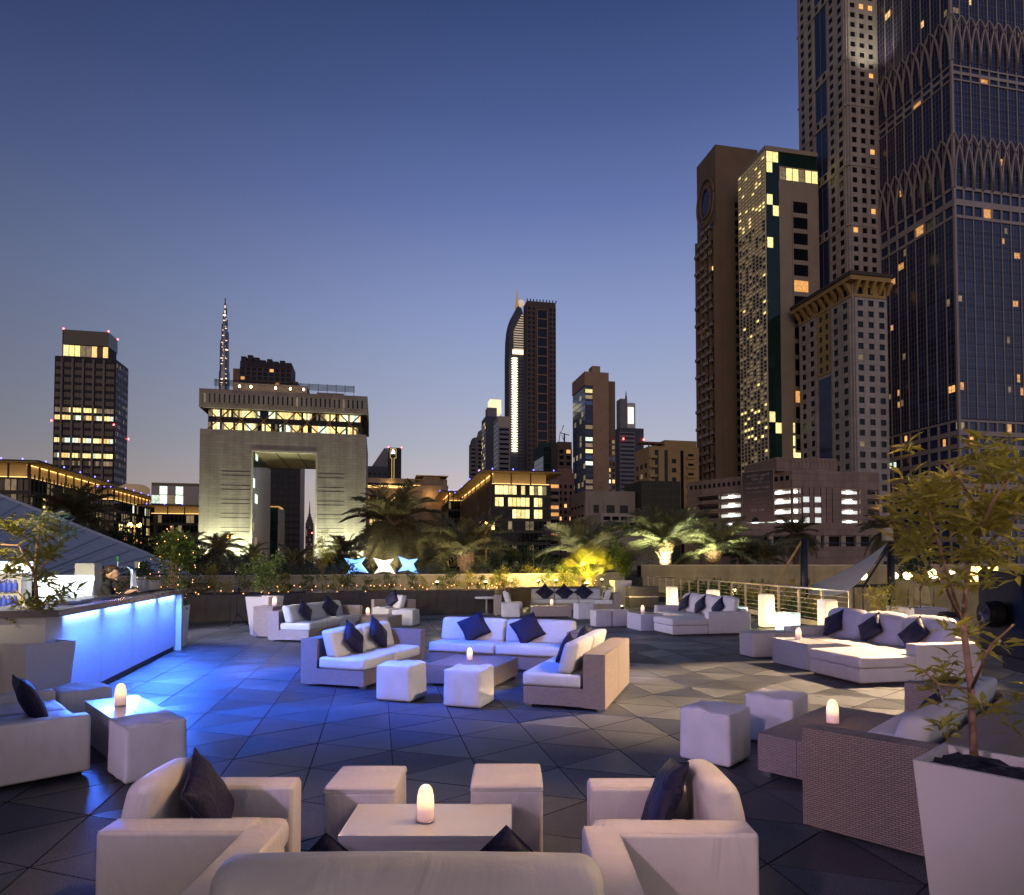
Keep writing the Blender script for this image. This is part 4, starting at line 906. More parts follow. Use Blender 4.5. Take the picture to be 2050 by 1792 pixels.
# ---------------------------------------------------------------- the woman behind the bar
def woman(x, y):
    root = thing('person', 'woman in a dark turtleneck leaning over the bar, hair tied in a bun', 'person', (x, y, 0), radians(0))
    # local +x is the way she faces (towards the far end of the bar and the terrace)
    J = dict(pel=(0, 0, .93), wst=(.01, 0, 1.04), chest=(.07, 0, 1.22), neck=(.11, 0, 1.37), hd0=(.135, 0, 1.43), 
             shR=(.09, -.155, 1.30), elR=(.20, -.25, 1.12), wrR=(.42, -.21, 1.20), haR=(.50, -.20, 1.235),
             shL=(.09, .155, 1.30), elL=(.17, .24, 1.10), wrL=(.38, .19, 1.215), haL=(.45, .17, 1.235),
             hipR=(0, -.09, .90), knR=(.02, -.10, .50), anR=(-.02, -.10, .08), toR=(.12, -.11, .035), hipL=(0, .09, .90), knL=(.02, .10, .50), anL=(-.02, .10, .08), toL=(.12, .11, .035))
    rad = dict(pel=.135, wst=.115, chest=.125, neck=.048, hd0=.05, shR=.062, elR=.044, wrR=.03, haR=.03, shL=.062, elL=.044, wrL=.03, haL=.03, hipR=.085, knR=.06, anR=.042, toR=.035, hipL=.085, knL=.06, anL=.042, toL=.035)
    ed = ['pel-wst', 'wst-chest', 'chest-neck', 'neck-hd0', 'chest-shR', 'shR-elR', 'elR-wrR', 'wrR-haR', 'chest-shL', 'shL-elL', 'elL-wrL', 'wrL-haL', 'pel-hipR', 'hipR-knR', 'knR-anR', 'anR-toR', 'pel-hipL', 'hipL-knL', 'knL-anL', 'anL-toL']
    nm = list(J); vs = [Vector(J[k]) for k in nm]; es = [tuple(nm.index(a) for a in e.split('-')) for e in ed]; rs_ = [rad[k] for k in nm]
    for s, h in ((-1, 'haR'), (1, 'haL')):                # five fingers on each hand
        base = Vector(J[h]); 
        for k in range(5):
            i0 = nm.index(h); off = (k - 1.5) * .018
            if k == 4: pts = [base + Vector((.0, -s * .03, .0)), base + Vector((.03, -s * .05, -.005))]
            else: pts = [base + Vector((.045, off, .008)), base + Vector((.075 + .006 * (k in (1, 2)), off, -.008)), base + Vector((.085, off, -.028))]
            p = i0
            for q in pts: vs.append(q); rs_.append(.0095); es.append((p, len(vs) - 1)); p = len(vs) - 1
    me = bpy.data.meshes.new('body_skin'); me.from_pydata([tuple(v) for v in vs], es, [])
    o = bpy.data.objects.new('body_skin', me); COL.objects.link(o)
    sk = o.modifiers.new('s', 'SKIN')
    for i, d in enumerate(me.skin_vertices[0].data):
        r_ = rs_[i]; d.radius = (r_, r_ * (.78 if i in (nm.index('chest'), nm.index('pel'), nm.index('wst')) else 1)); d.use_root = (i == 0)
    ss = o.modifiers.new('ss', 'SUBSURF'); ss.levels = 2; ss.render_levels = 2
    dg = bpy.context.evaluated_depsgraph_get(); ev = bpy.data.meshes.new_from_object(o.evaluated_get(dg)); bpy.data.objects.remove(o)
    bm = bmesh.new(); bm.from_mesh(ev)
    def ell(c, r3, tilt=0, seg=20):
        M = Matrix.Translation(c) @ Matrix.Rotation(tilt, 4, 'Y') @ Matrix.Diagonal((*r3, 1)); bmesh.ops.create_uvsphere(bm, u_segments=seg, v_segments=14, radius=1, matrix=M)
    H = Vector((.165, 0, 1.535)); T = .28                # head tipped forward, looking down at her hands
    ell(H, (.088, .072, .108), T); ell(H + Vector((.035, 0, -.05)), (.062, .055, .068), T); ell(H + Vector((.095, 0, -.035)), (.016, .012, .024), T + .5)
    ell(H + Vector((.075, 0, -.085)), (.018, .024, .010), T); ell(H + Vector((.062, 0, -.112)), (.028, .028, .020), T)
    for s in (-1, 1): ell(H + Vector((-.005, s * .072, -.025)), (.018, .010, .028), T); ell(H + Vector((.072, s * .03, .012)), (.012, .02, .008), T)
    me2 = bpy.data.meshes.new('body'); bm.to_mesh(me2); bm.free()
    o = bpy.data.objects.new('body', me2); COL.objects.link(o)
    rm = o.modifiers.new('r', 'REMESH'); rm.mode = 'VOXEL'; rm.voxel_size = .0075; sm = o.modifiers.new('sm', 'SMOOTH'); sm.iterations = 3; sm.factor = .4
    dg = bpy.context.evaluated_depsgraph_get(); ev = bpy.data.meshes.new_from_object(o.evaluated_get(dg)); bpy.data.objects.remove(o)
    skin = mat('skin', (.58, .36, .27), .5, var=.06, vscale=12); cloth = mat('dark_knit', (.018, .019, .026), .85, bump=.3, bscale=200); trous = mat('dark_trousers', (.012, .012, .014), .8)
    for m in (skin, cloth, trous): ev.materials.append(m)
    for p in ev.polygons:
        c = p.center; p.use_smooth = True
        hand = (c.x > .385 and c.z > 1.15 and c.y < 0) or (c.x > .35 and c.z > 1.15 and c.y > 0)
        p.material_index = 0 if (c.z > 1.432 + .25 * (.14 - c.x) or hand) else (1 if c.z > .95 else 2)
    b = obj('body', ev, root)
    # hair: cap, fringe and bun
    hb = bmesh.new()
    def he(c, r3, tilt=0): bmesh.ops.create_uvsphere(hb, u_segments=18, v_segments=12, radius=1, matrix=Matrix.Translation(c) @ Matrix.Rotation(tilt, 4, 'Y') @ Matrix.Diagonal((*r3, 1)))
    he(H + Vector((-.022, 0, .030)), (.088, .080, .096), T - .5); he(H + Vector((.03, 0, .070)), (.066, .068, .046), T); he(H + Vector((-.115, 0, .0)), (.042, .045, .042)); he(H + Vector((-.135, .02, -.02)), (.03, .03, .03))
    hm = bpy.data.meshes.new('hair'); hb.to_mesh(hm); hb.free(); hm.materials.append(mat('hair', (.045, .022, .012), .45, bump=.6, bscale=60, var=.3, vscale=30))
    for p in hm.polygons: p.use_smooth = True
    obj('hair', hm, b)
    return root
wp = at(203, 1190, 11.15); w_ = woman(wp.x - .02, wp.y); w_.rotation_euler = (0, 0, radians(22)); w_.scale = (1.02,) * 3
# ---------------------------------------------------------------- the city
BR = radians(11.5)                                   # one street grid turns all of it
gl_navy = mat('glass_navy', (.034, .050, .125), .10, spec=.4, rnd=.35)
gl_dark = mat('glass_dark', (.010, .011, .016), .10, spec=.22, rnd=.4)
gl_green = mat('glass_green', (.012, .04, .034), .12, spec=.3, rnd=.4)
gl_blue = mat('glass_sky_blue', (.08, .13, .25), .10, spec=.8, rnd=.2, metal=.5)
lit_w = mat('window_warm', (.3, .2, .1), .3, emis=(1, .62, .2), es=1.5, emap=1.7)
lit_y = mat('window_yellow', (.3, .25, .1), .3, emis=(1, .80, .30), es=1.6, emap=1.7)
lit_o = mat('window_orange', (.3, .15, .06), .3, emis=(1, .46, .13), es=1.0, emap=1.7)
lit_c = mat('window_cool', (.3, .3, .3), .3, emis=(.82, 1, .80), es=1.4, emap=1.7)
lit_d = mat('window_dim', (.1, .09, .07), .3, emis=(1, .72, .38), es=.22, emap=.9)
WM = dict(n=gl_navy, d=gl_dark, g=gl_green, b=gl_blue, w=lit_w, y=lit_y, o=lit_o, c=lit_c, m=lit_d)
def stone(name, c, rough=.8, var=.12, vs=.15): return mat(name, c, rough, var=var, vscale=vs, bump=.1, bscale=2)
PANE = {k: MB().box(-.5, .5, -.03, .03, -.5, .5).mesh('window', m) for k, m in WM.items()}
def coursed(name, c, w, h):
    m = stone(name, c, var=.10, vs=.35); n, l = m.node_tree.nodes, m.node_tree.links; b = n['Principled BSDF']; t = n.new('ShaderNodeTexCoord'); sp = n.new('ShaderNodeSeparateXYZ'); l.new(t.outputs['Object'], sp.inputs[0])
    ad = n.new('ShaderNodeMath'); ad.operation = 'ADD'; l.new(sp.outputs[0], ad.inputs[0]); l.new(sp.outputs[1], ad.inputs[1]); cb = n.new('ShaderNodeCombineXYZ'); l.new(ad.outputs[0], cb.inputs[0]); l.new(sp.outputs[2], cb.inputs[1])
    br = n.new('ShaderNodeTexBrick'); br.inputs['Scale'].default_value = 1; br.inputs['Brick Width'].default_value = w; br.inputs['Row Height'].default_value = h; br.inputs['Mortar Size'].default_value = .035; br.inputs['Color1'].default_value = (1, 1, 1, 1); br.inputs['Color2'].default_value = (.86, .86, .86, 1); br.inputs['Mortar'].default_value = (.62, .62, .62, 1); l.new(cb.outputs[0], br.inputs['Vector'])
    st = n.new('ShaderNodeTexNoise'); mp = n.new('ShaderNodeMapping'); mp.inputs['Scale'].default_value = (.5, .5, .04); l.new(t.outputs['Object'], mp.inputs[0]); l.new(mp.outputs[0], st.inputs['Vector']); st.inputs['Scale'].default_value = 1.2; st.inputs['Detail'].default_value = 6
    mr = n.new('ShaderNodeMapRange'); mr.inputs[1].default_value = .3; mr.inputs[2].default_value = .7; mr.inputs[3].default_value = .78; mr.inputs[4].default_value = 1.1; l.new(st.outputs[0], mr.inputs[0])
    src = b.inputs['Base Color'].links[0].from_socket
    for f in (br.outputs[0], mr.outputs[0]):
        mm = n.new('ShaderNodeMix'); mm.data_type = 'RGBA'; mm.blend_type = 'MULTIPLY'; mm.inputs[0].default_value = 1; l.new(src, mm.inputs[6]); l.new(f, mm.inputs[7]); src = mm.outputs[2]
    l.new(src, b.inputs['Base Color']); return m
class Bld:
    def __init__(s, name, label, u0, Y, vref, cat='building', rot=BR, z0=-6, group=None):
        s.Y, s.vref, s.rot, s.z0 = Y, vref, rot, z0; p = at(u0, vref, Y); s.x = p.x; s.u0 = u0
        s.root = thing(name, label, cat, (p.x, Y, z0), rot, group); s.panes = []; s.W = None; s.D = 20; s.mbs = {}
    def wid(s, u1):
        k = at(u1, s.vref, 1).x; c, n = cos(s.rot), sin(s.rot); return (k * s.Y - s.x) / (c - k * n)
    def dep(s, u1):
        k = at(u1, s.vref, 1).x; c, n = cos(s.rot), sin(s.rot); return (s.x - k * s.Y) / (n + k * c)
    def depR(s, u1):                                 # depth of the right flank, which ends at u1
        k = at(u1, s.vref, 1).x; c, n = cos(s.rot), sin(s.rot); xr, yr = s.x + s.W * c, s.Y + s.W * n; return (xr - k * yr) / (n + k * c)
    def z(s, v, u=None): return zat(u or s.u0, v, s.Y) - s.z0
    def mb(s, part, m):
        k = (part, m.name)
        if k not in s.mbs: s.mbs[k] = (MB(), m)
        return s.mbs[k][0]
    def box(s, part, m, x0, x1, y0, y1, z0, z1): s.mb(part, m).box(x0, x1, y0, y1, z0, z1)
    def fb(s, mb, face, a0, a1, o0, o1, z0, z1):
        if face == 'F': mb.box(a0, a1, -o1, -o0, z0, z1)
        elif face == 'L': mb.box(-o1, -o0, a0, a1, z0, z1)
        else: mb.box(s.W + o0, s.W + o1, a0, a1, z0, z1)
    def pane(s, face, a, z, w, h, key, o=.05):
        p = (a, -o, z) if face == 'F' else ((-o, a, z) if face == 'L' else (s.W + o, a, z))
        s.panes.append((p, 0 if face == 'F' else pi / 2, w, h, key))
    def facade(s, face, a0, a1, z0, z1, cw, fh, wf, hf, m, pick, rec=.35, part='facade_grid', o=0, sp=True, thirds=False):
        nc, nr = max(1, round((a1 - a0) / cw)), max(1, round((z1 - z0) / fh)); cw, fh = (a1 - a0) / nc, (z1 - z0) / nr
        g = s.mb(part, m)
        if wf < .995:
            for i in range(nc + 1):
                c = a0 + i * cw; h = cw * (1 - wf) / 2; s.fb(g, face, max(a0, c - h), min(a1, c + h), o, o + rec, z0, z1)
        if sp and hf < .995:
            for j in range(nr + 1):
                c = z0 + j * fh; h = fh * (1 - hf) / 2; s.fb(g, face, a0 + .004, a1 - .004, o, o + rec - .03, max(z0, c - h), min(z1, c + h))
        for i in range(nc):
            for j in range(nr):
                k = pick(i, j, nc, nr)
                if k and thirds and k in 'wyocm':     # only part of the bay is lit, the rest stays dark glass
                    s.pane(face, a0 + (i + .5) * cw, z0 + (j + .5) * fh, cw * wf, fh * hf, 'n', o + .06); n3 = R.choice((1, 1, 2)); t3 = R.randrange(0, 4 - n3)
                    s.pane(face, a0 + i * cw + cw * (1 - wf) / 2 + cw * wf * (t3 + n3 / 2) / 3, z0 + (j + R.uniform(.42, .58)) * fh, cw * wf * n3 / 3 * .94, fh * R.uniform(.42, .62), k, o + .10); continue
                if k: s.pane(face, a0 + (i + .5) * cw, z0 + (j + .5) * fh, cw * wf, fh * hf, k, o + .06)
    def finish(s, limit=300):
        for (part, _), (b, m) in s.mbs.items(): b.build(part, m, s.root)
        c, n = cos(s.rot), sin(s.rot)
        def dist(p):
            q = p[0]; return (s.x + q[0] * c - q[1] * n) ** 2 + (s.Y + q[0] * n + q[1] * c) ** 2 + (q[2] + s.z0) ** 2
        ps = sorted(s.panes, key=dist); rest = MB(); keys = list(WM)
        for i, (p, r_, w, h, k) in enumerate(ps):
            if i < limit: obj('window', PANE[k], s.root, p, (0, 0, r_), (w, 1, h))
            else:
                M = Matrix.Translation(p) @ Matrix.Rotation(r_, 4, 'Z'); rest.box(-w / 2, w / 2, -.03, .03, -h / 2, h / 2, keys.index(k), M)
        if rest.v: rest.build('windows_beyond', [WM[k] for k in keys], s.root, kind='stuff')
def picker(base, lit='', p=0, seed=0, rows=None):
    r = random.Random(seed)
    def f(i, j, nc, nr):
        if rows is not None and j in rows: return r.choice(rows[j]) if r.random() < .85 else base
        return r.choice(lit) if lit and r.random() < p else base
    return f

# ---- blue glass tower with pointed arches
bt = Bld('glass_tower', 'dark blue glass tower with brown piers and rows of pointed arches', 1912, 180, 480, 'tower')
bt.W = bt.wid(2150); bt.D = bt.dep(1762); pier = stone('brown_pier', (.37, .325, .31)); zt = bt.z(-330)
bt.box('core', gl_dark, .4, bt.W, .4, bt.D, 0, zt)
zA, zB, zC, zD, zE, zF = bt.z(839), bt.z(435), bt.z(372), bt.z(262), bt.z(159), bt.z(128)
for face, L, bay in (('L', bt.D, bt.D / 8), ('F', bt.W, 3.05)):
    bt.facade(face, 0, L, 0, zA, bay, 3.7, .86, .66, pier, picker('n', 'omc', .05, 1), .5, o=-.38, thirds=True)
    bt.facade(face, 0, L, zA + .3, zB, bay, 3.45, .925, .97, pier, picker('n', 'ommm', .09, 2), .30, o=-.30, sp=False, thirds=True)
    bt.facade(face, 0, L, zB, zC, bay, (zC - zB) / 2, .86, .62, pier, picker('n', 'o', .05, 3), .5, o=-.38)
    bt.facade(face, 0, L, zC + .1, zE, bay, 3.45, .925, .97, pier, picker('n', 'omm', .06, 4), .34, o=-.30, sp=False, thirds=True)
    bt.facade(face, 0, L, zE, zF, bay, (zF - zE) / 2, .86, .62, pier, picker('n', 'o', .04, 5), .5, o=-.38)
    bt.facade(face, 0, L, zF + .1, zt, bay, 3.45, .925, .97, pier, picker('n', 'owm', .06, 6), .34, o=-.30, sp=False, thirds=True)
    mul = bt.mb('mullions', mat('mullion', (.22, .19, .19), .5))
    n = round(L / bay); bw = L / n
    for (a, b) in ((zA, zB), (zC, zE), (zF, zt)):
        for k in range(n * 3):
            if k % 3: bt.fb(mul, face, k * bw / 3 - .045, k * bw / 3 + .045, -.26, -.15, a, b)
        for j in range(int((b - a) / 1.72)): bt.fb(mul, face, 0, L, -.26, -.165, a + j * 1.72 - .04, a + j * 1.72 + .04)
    for (zb, zt_) in ((zC - .5, bt.z(268)), (zF + 1.0, bt.z(30))):
        for sgn in (1, -1):
            h = zt_ - zb; rib = MB(); pts = []
            for k in range(10):
                t = k / 9; pts.append((sgn * bw * (t ** 2.2), h * (1 - (1 - t) ** 1.25)))
            for (a, z1), (b, z2) in zip(pts, pts[1:]):
                w = .18
                for part_ in ((a - w, z1, a + w, z1, b + w, z2, b - w, z2),):
                    q = part_; lo = [(q[0], 0, q[1]), (q[2], 0, q[3]), (q[4], 0, q[5]), (q[6], 0, q[7])]
                    rib.add(lo + [(x, -.5, z) for x, _, z in lo], [(0, 1, 2, 3), (7, 6, 5, 4), (0, 4, 5, 1), (1, 5, 6, 2), (2, 6, 7, 3), (3, 7, 4, 0)])
            me = rib.mesh('arch_rib', pier)
            for i in range(n + 1):
                if (sgn > 0 and i > n - 1) or (sgn < 0 and i < 1): continue
                if face == 'F': obj('arch_rib', me, bt.root, (i * bw, -.14, zb))
                else: obj('arch_rib', me, bt.root, (-.14, i * bw, zb), (0, 0, pi / 2), (1, -1, 1))
bt.box('corner_pier', pier, -.16, .5, -.16, .5, 0, zt); bt.finish()

# ---- cream stone tower and its lower wing with the yellow cornice
crm = coursed('cream_stone', (.47, .42, .37), 3.1, 1.5)
ct = Bld('stone_tower', 'tall cream stone tower with small square windows and dark glass bands', 1697, 205, 300, 'tower')
ct.W = ct.wid(1772); ct.D = ct.dep(1600); zt = ct.z(-260); ct.box('core', crm, 0, ct.W, 0, ct.D, 0, zt)
d = ct.D; bands = [ct.z(v) for v in (720, 450, 330, 210, 118, -40, -160, -260)]
for za, zb in zip([0] + bands, bands):
    ct.facade('F', 0.6, ct.W, za + .3, zb, 3.1, 3.0, .52, .55, crm, picker('d', 'o', .01, 1), .35)
    for a, b in ((.03, .36), (.64, .97)): ct.facade('L', a * d, b * d, za + .3, zb, d * .165, 3.0, .50, .60, crm, picker('d', 'om', .03, 2), .35)
    ct.facade('L', .385 * d, .615 * d, za + 3.3, zb, d * .115, 3.0, .96, .98, pier, picker('n', '', 0, 3), .12, sp=False)
    ct.facade('L', .36 * d, .64 * d, za + .3, za + 3.2, d * .14, 3.0, .5, .6, crm, picker('d', '', 0, 3), .30)
    ct.fb(ct.mb('string_course', crm), 'F', 0, ct.W, 0, .5, za - .25, za + .25); ct.fb(ct.mb('string_course', crm), 'L', 0, d, 0, .5, za - .25, za + .25)
lamp('facade_flood', 'SPOT', ct.root, (ct.W * .45, -9, ct.z(165)), (1, .93, .75), 9000, (ct.W * .45, -.5, ct.z(30)), .5, spot=radians(86), blend=1.0)
ct.finish()
lw = Bld('stone_wing', 'lower cream stone wing with a yellow bracketed cornice before the tall tower', 1708, 186, 700, 'tower')
lw.W = lw.wid(1775); lw.D = lw.dep(1600); zt = lw.z(566, 1703); lw.box('core', crm, 0, lw.W, 0, lw.D, 0, zt); d = lw.D
lw.facade('F', .5, lw.W, 0, zt - 4.2, 3.1, 3.15, .52, .55, crm, picker('d', 'm', .01, 1), .4); 
for a, b in ((.03, .36), (.64, .97)): lw.facade('L', a * d, b * d, 0, zt - 4.2, d * .165, 3.15, .50, .55, crm, picker('d', '', 0, 2), .4)
lw.facade('L', .385 * d, .615 * d, 0, zt - 24, d * .23, 3.15, .98, .985, pier, picker('n', '', 0, 3), .1, sp=False)
lw.facade('L', .385 * d, .615 * d, zt - 23, zt - 4.2, d * .115, 3.15, .5, .55, stone('ochre_trim', (.42, .28, .10)), picker('d', '', 0, 3), .3)
och = MATS['ochre_trim']
lw.facade('F', .5, lw.W, zt - 4, zt - .3, 3.1, 3.4, .5, .55, och, picker('d', '', 0, 5), .3); lw.facade('L', .4, d - .2, zt - 4, zt - .3, d * .165, 3.4, .48, .55, och, picker('d', '', 0, 6), .3)
lw.box('cornice', och, -2.2, lw.W, -2.2, d + 1, zt, zt + 1.3); lw.box('cornice_top', stone('dark_roof', (.08, .06, .05)), -2.6, lw.W, -2.6, d + 1, zt + 1.3, zt + 2.3)
brk = MB().add([(0, -.5, 0), (0, .5, 0), (0, .5, 3), (0, -.5, 3), (-1.9, -.5, 3), (-1.9, .5, 3)], [(0, 3, 4), (1, 5, 2), (0, 4, 5, 1), (2, 5, 4, 3), (0, 1, 2, 3)]).mesh('bracket', och)
for k in range(9): obj('bracket', brk, lw.root, (-.32, .8 + (d - 1.6) * k / 8, zt - 3.01))
for k in range(5): obj('bracket', brk, lw.root, (.8 + 2.6 * k, -.32, zt - 3.01), (0, 0, pi / 2))
lw.finish()

# ---- tower behind a pale lattice screen
gt = Bld('lattice_tower', 'office tower behind a pale lattice screen, green glass edge and stone flank', 1536, 212, 600, 'tower')
gt.W = gt.wid(1640); gt.D = gt.dep(1482); lat = stone('lattice_pale', (.60, .53, .36)); bei = stone('beige_stone', (.34, .28, .21)); zt = gt.z(292, 1526)
gt.box('core', gl_green, .3, gt.W, .3, gt.D, 0, zt - 1.5); gt.box('roof_slab', bei, -.3, gt.W, -.3, gt.D + .3, zt - 1.45, zt)
zg = gt.z(930)
rl = random.Random(4)
def latpick(i, j, nc, nr):
    t = j / nr
    if t < .20: return rl.choice('yyycm') if rl.random() < .38 else rl.choice('mmd')
    if t > .84: return rl.choice('ymm') if rl.random() < .5 else 'm'
    if .30 < t < .42 or .6 < t < .66: return rl.choice('ymg') if rl.random() < .35 else 'd'
    return rl.choice('mmmy') if rl.random() < .10 else ('m' if rl.random() < .42 else 'd')
gt.facade('L', 0, gt.D, 0, zt - 1.6, gt.D / 8, 1.25, .86, .70, lat, latpick, .45)
g1 = gt.wid(1561)
rows = {}
gt.facade('F', .2, g1, 0, zt - 1.6, g1 / 2, 3.6, .95, .95, gl_green, picker('g', 'yg', .16, 9), .12)
gt.box('stone_flank', bei, g1, gt.W, -.4, 0.3, 0, zt - 14.5)
x0, x1 = gt.wid(1586), gt.wid(1618)
gt.facade('F', x0, x1, gt.z(905), zt - 17, x1 - x0, 5.3, .9, .72, bei, picker('d', 'oy', .16, 12), .3, o=.42)
for k in range(3): gt.pane('F', (x0 + x1) / 2 - 1.2, gt.z(855) - k * 4.2, 4.6, 3.2, 'y', .46)
gt.facade('F', g1 + .3, gt.W, zt - 11, zt - 6.2, 2.2, 4.8, .93, .86, bei, picker('y', 'ywm', .9, 13), .3); gt.box('attic_wall', bei, g1, gt.W, -.3, .3, zt - 14.5, zt - 11.05); gt.finish()

# ---- brown balcony tower with a ring ornament
dt = Bld('balcony_tower', 'brown residential tower with staggered balconies and a ring near its top', 1435, 236, 600, 'tower')
dt.W = dt.wid(1520); dt.D = dt.dep(1397); brn = stone('brown_render', (.20, .14, .09)); brl = stone('balcony_edge', (.36, .30, .25)); zt = dt.z(289, 1430)
dt.box('core', brn, 0, dt.W, 0, dt.D, 0, zt); d = dt.D; zc = zt - 14
for sg_, nm in ((6.4, 'ring_outer'), (4.0, 'ring_inner')):
    b = MB(); pts = [(-.4, d / 2 + min(sg_, d * .46) * cos(2 * pi * k / 28), zc - 4 + sg_ * 1.35 * sin(2 * pi * k / 28)) for k in range(29)]; b.tube(pts, .4, 6); b.build(nm, brn, dt.root)
MB().box(-.08, 0.02, d / 2 - 3, d / 2 + 3, zc - 9, zc + 1).build('ring_panel', gl_navy, dt.root)
bal = MB().box(-1.5, 0, -1, 1, -.15, 0).box(-1.5, -1.38, -1, 1, 0, 1.0).mesh('balcony', brl)
rb = random.Random(8); nf = int((zt - 28) / 3.3)
for j in range(nf):
    for k in range(3):
        if (j + k) % 3 == 2 and k != 1: continue
        y = d * (.2 + .3 * k) + (.06 * d if j % 2 else -.06 * d); w = d * (.13 if (j + k) % 2 else .09)
        obj('balcony', bal, dt.root, (0, y, 3.3 * j + 2), (0, 0, 0), (1, w, 1))
        dt.pane('L', y, 3.3 * j + 2 + 1.35, 2 * w * .9, 2.1, 'w' if rb.random() < .035 else 'd', .04)
for k in range(5): dt.fb(dt.mb('fin', brn), 'L', d * (.02 + .24 * k) - .3, d * (.02 + .24 * k) + .3, 0, 1.0, 0, zt - 30)
dt.facade('F', 2, dt.W - 2, 4, zt - 20, 9, 3.3, .16, .6, brn, picker('d', '', 0), .2); dt.finish()

# ---- left tower
lt = Bld('office_tower', 'dark office tower with vertical fins, lit floors and red beacons', 108, 300, 800, 'tower')
lt.W = lt.wid(230); lt.D = lt.depR(256); fin = stone('fin_metal', (.20, .17, .16)); dkp = stone('dark_panel', (.035, .03, .032)); zt = lt.z(712); lt.box('core', dkp, 0, lt.W, 0, lt.D, 0, zt)
def ltp(i, j, nc, nr):
    r_ = R.random()
    rows_ = [int(lt.z(v) / 3.55) for v in (913, 873, 826)]
    if j in rows_: return R.choice('ywcyy') if r_ < .85 else 'm'
    if j == rows_[2] + 1: return 'y' if .2 < i / nc < .68 else 'm'
    if j == rows_[0] - 1: return 'm' if r_ < .4 else 'd'
    return 'd'
lt.facade('F', .4, lt.W - .4, 0, zt - 2, lt.W / 18, 3.55, .93, .60, dkp, ltp, .15)
for k in range(5): lt.fb(lt.mb('fin', fin), 'F', lt.W * (.13 + .172 * k) - .35, lt.W * (.13 + .172 * k) + .35, 0, 1.0, 0, zt - 1)
lt.facade('R', .5, lt.D - .5, 0, zt - 1, lt.D / 9, 3.55, .62, .5, stone('grey_panel', (.14, .13, .14)), picker('b', 'dddm', .5, 3), .2)
x0, x1, zc = lt.wid(122), lt.wid(213), lt.z(657); lt.box('crown', gl_dark, x0, x1, 1, lt.D * .75, zt + 6, zc); lt.box('crown_floor', dkp, x0 + .3, x1 - .3, 1.3, lt.D * .73, zt, zt + 5.98)
lt.box('crown_rail', fin, x0 - .3, x0, .7, 1.0, zt, zc); lt.box('crown_rail', fin, x1, x1 + .3, .7, 1.0, zt, zc)
for k in range(8): lt.pane('F', x0 + (x1 - x0) * (k + .5) / 8, zt + 3.1, (x1 - x0) / 8 * .9, 5, 'yyymmwdw'[k], -1.24)
redm = mat('beacon_red', (.5, .02, .02), .4, emis=(1, .05, .05), es=30); bcn = MB().lathe([(.15, 0), (.3, .2), (.3, .5), (.12, .7)], 8).mesh('beacon', redm)
for p in ((x0, 1, zc), (x1, 1, zc), (x1, lt.D * .75, zc), (-.6, -.6, lt.z(844)), (lt.W, -.8, lt.z(848)), (lt.W + .6, lt.D, lt.z(863))): obj('beacon', bcn, lt.root, p)
lt.finish()

# ---- the gate building
gb = Bld('gate_building', 'massive stone gate building with a tall opening and a lit glass storey', 399, 175, 950, 'building')
gst = coursed('gate_stone', (.36, .30, .235), 2.4, .8); gb.W = gb.wid(733); w = gb.W; D = 33; c1, c2 = gb.wid(503), gb.wid(635)
z1, z2, z3, z4 = gb.z(897), gb.z(858), gb.z(815), gb.z(778)
gb.box('left_leg', gst, 0, c1, 0, D, 0, z1); gb.box('right_leg', gst, c2, w, 0, D, 0, z1); gb.box('lintel', gst, 0, w, 0, D, z1 + .01, z2)
gb.box('top_block', gst, -.25, w + .25, -.4, D + .4, z3, z4); gb.box('storey_core', dkp, 1.6, w - 1.6, 1.6, D - 1.6, z2, z3)
rim = stone('rim_stone', (.5, .44, .33)); gb.box('opening_rim', rim, c1, c2, -.15, .5, z1 - .55, z1 - .02); gb.box('opening_rim', rim, c1, c1 + .4, -.15, .5, 0, z1 - .56); gb.box('opening_rim', rim, c2 - .4, c2, -.15, .5, 0, z1 - .56)
gb.box('soffit', stone('soffit_panel', (.36, .28, .17)), c1 + .4, c2 - .4, .5, D - .5, z1 - .3, z1 - .05)
for k in (.35, .68): gb.box('soffit_joint', dkp, c1 + (c2 - c1) * k - .15, c1 + (c2 - c1) * k + .15, .6, D - .6, z1 - .34, z1 - .3)
for j in range(9):                                    # lit glazing on the flank inside the passage
    for i in range(2): gb.panes.append(((c1 + .12, 3 + i * 4.2, 6 + j * 4.0), pi / 2, 3.6, 2.5, 'g' if (i + j) % 3 else ('c' if j > 4 else 'm')))
gb.box('passage_glass', gl_green, c1 + .01, c1 + .10, 1.2, D - 1, 0, z1 - 1); gb.box('passage_glass', gl_green, c2 - .10, c2 - .01, 1.2, D - 1, 0, z1 - 1)
hz = z3 - z2
for j, (a, b) in enumerate(((.04, .38), (.66, .97))):
    for i in range(70):
        cw = (w - 3.4) / 70; gb.panes.append(((1.7 + cw * (i + .5), 1.54, z2 + hz * (a + b) / 2), 0, cw * .94, hz * (b - a), R.choice('yyywmc') if R.random() < .80 else 'd'))
br = mat('bronze_beam', (.34, .22, .10), .4, metal=.4); n = 7
for k in range(n):
    xa, xb = 1.6 + (w - 3.2) * k / n, 1.6 + (w - 3.2) * (k + 1) / n
    MB().tube([(xa, .9, z2), (xb, .9, z3)], .2, 6).build('cross_brace', br, gb.root); MB().tube([(xa, .95, z3), (xb, .95, z2)], .2, 6).build('cross_brace', br, gb.root)
gb.facade('F', .6, w - .6, z3 + (z4 - z3) * .22, z3 + (z4 - z3) * .78, w / 35, z4 - z3, .34, .86, gst, lambda i, j, a, b: R.choice('ddddddm'), .3, o=.42)
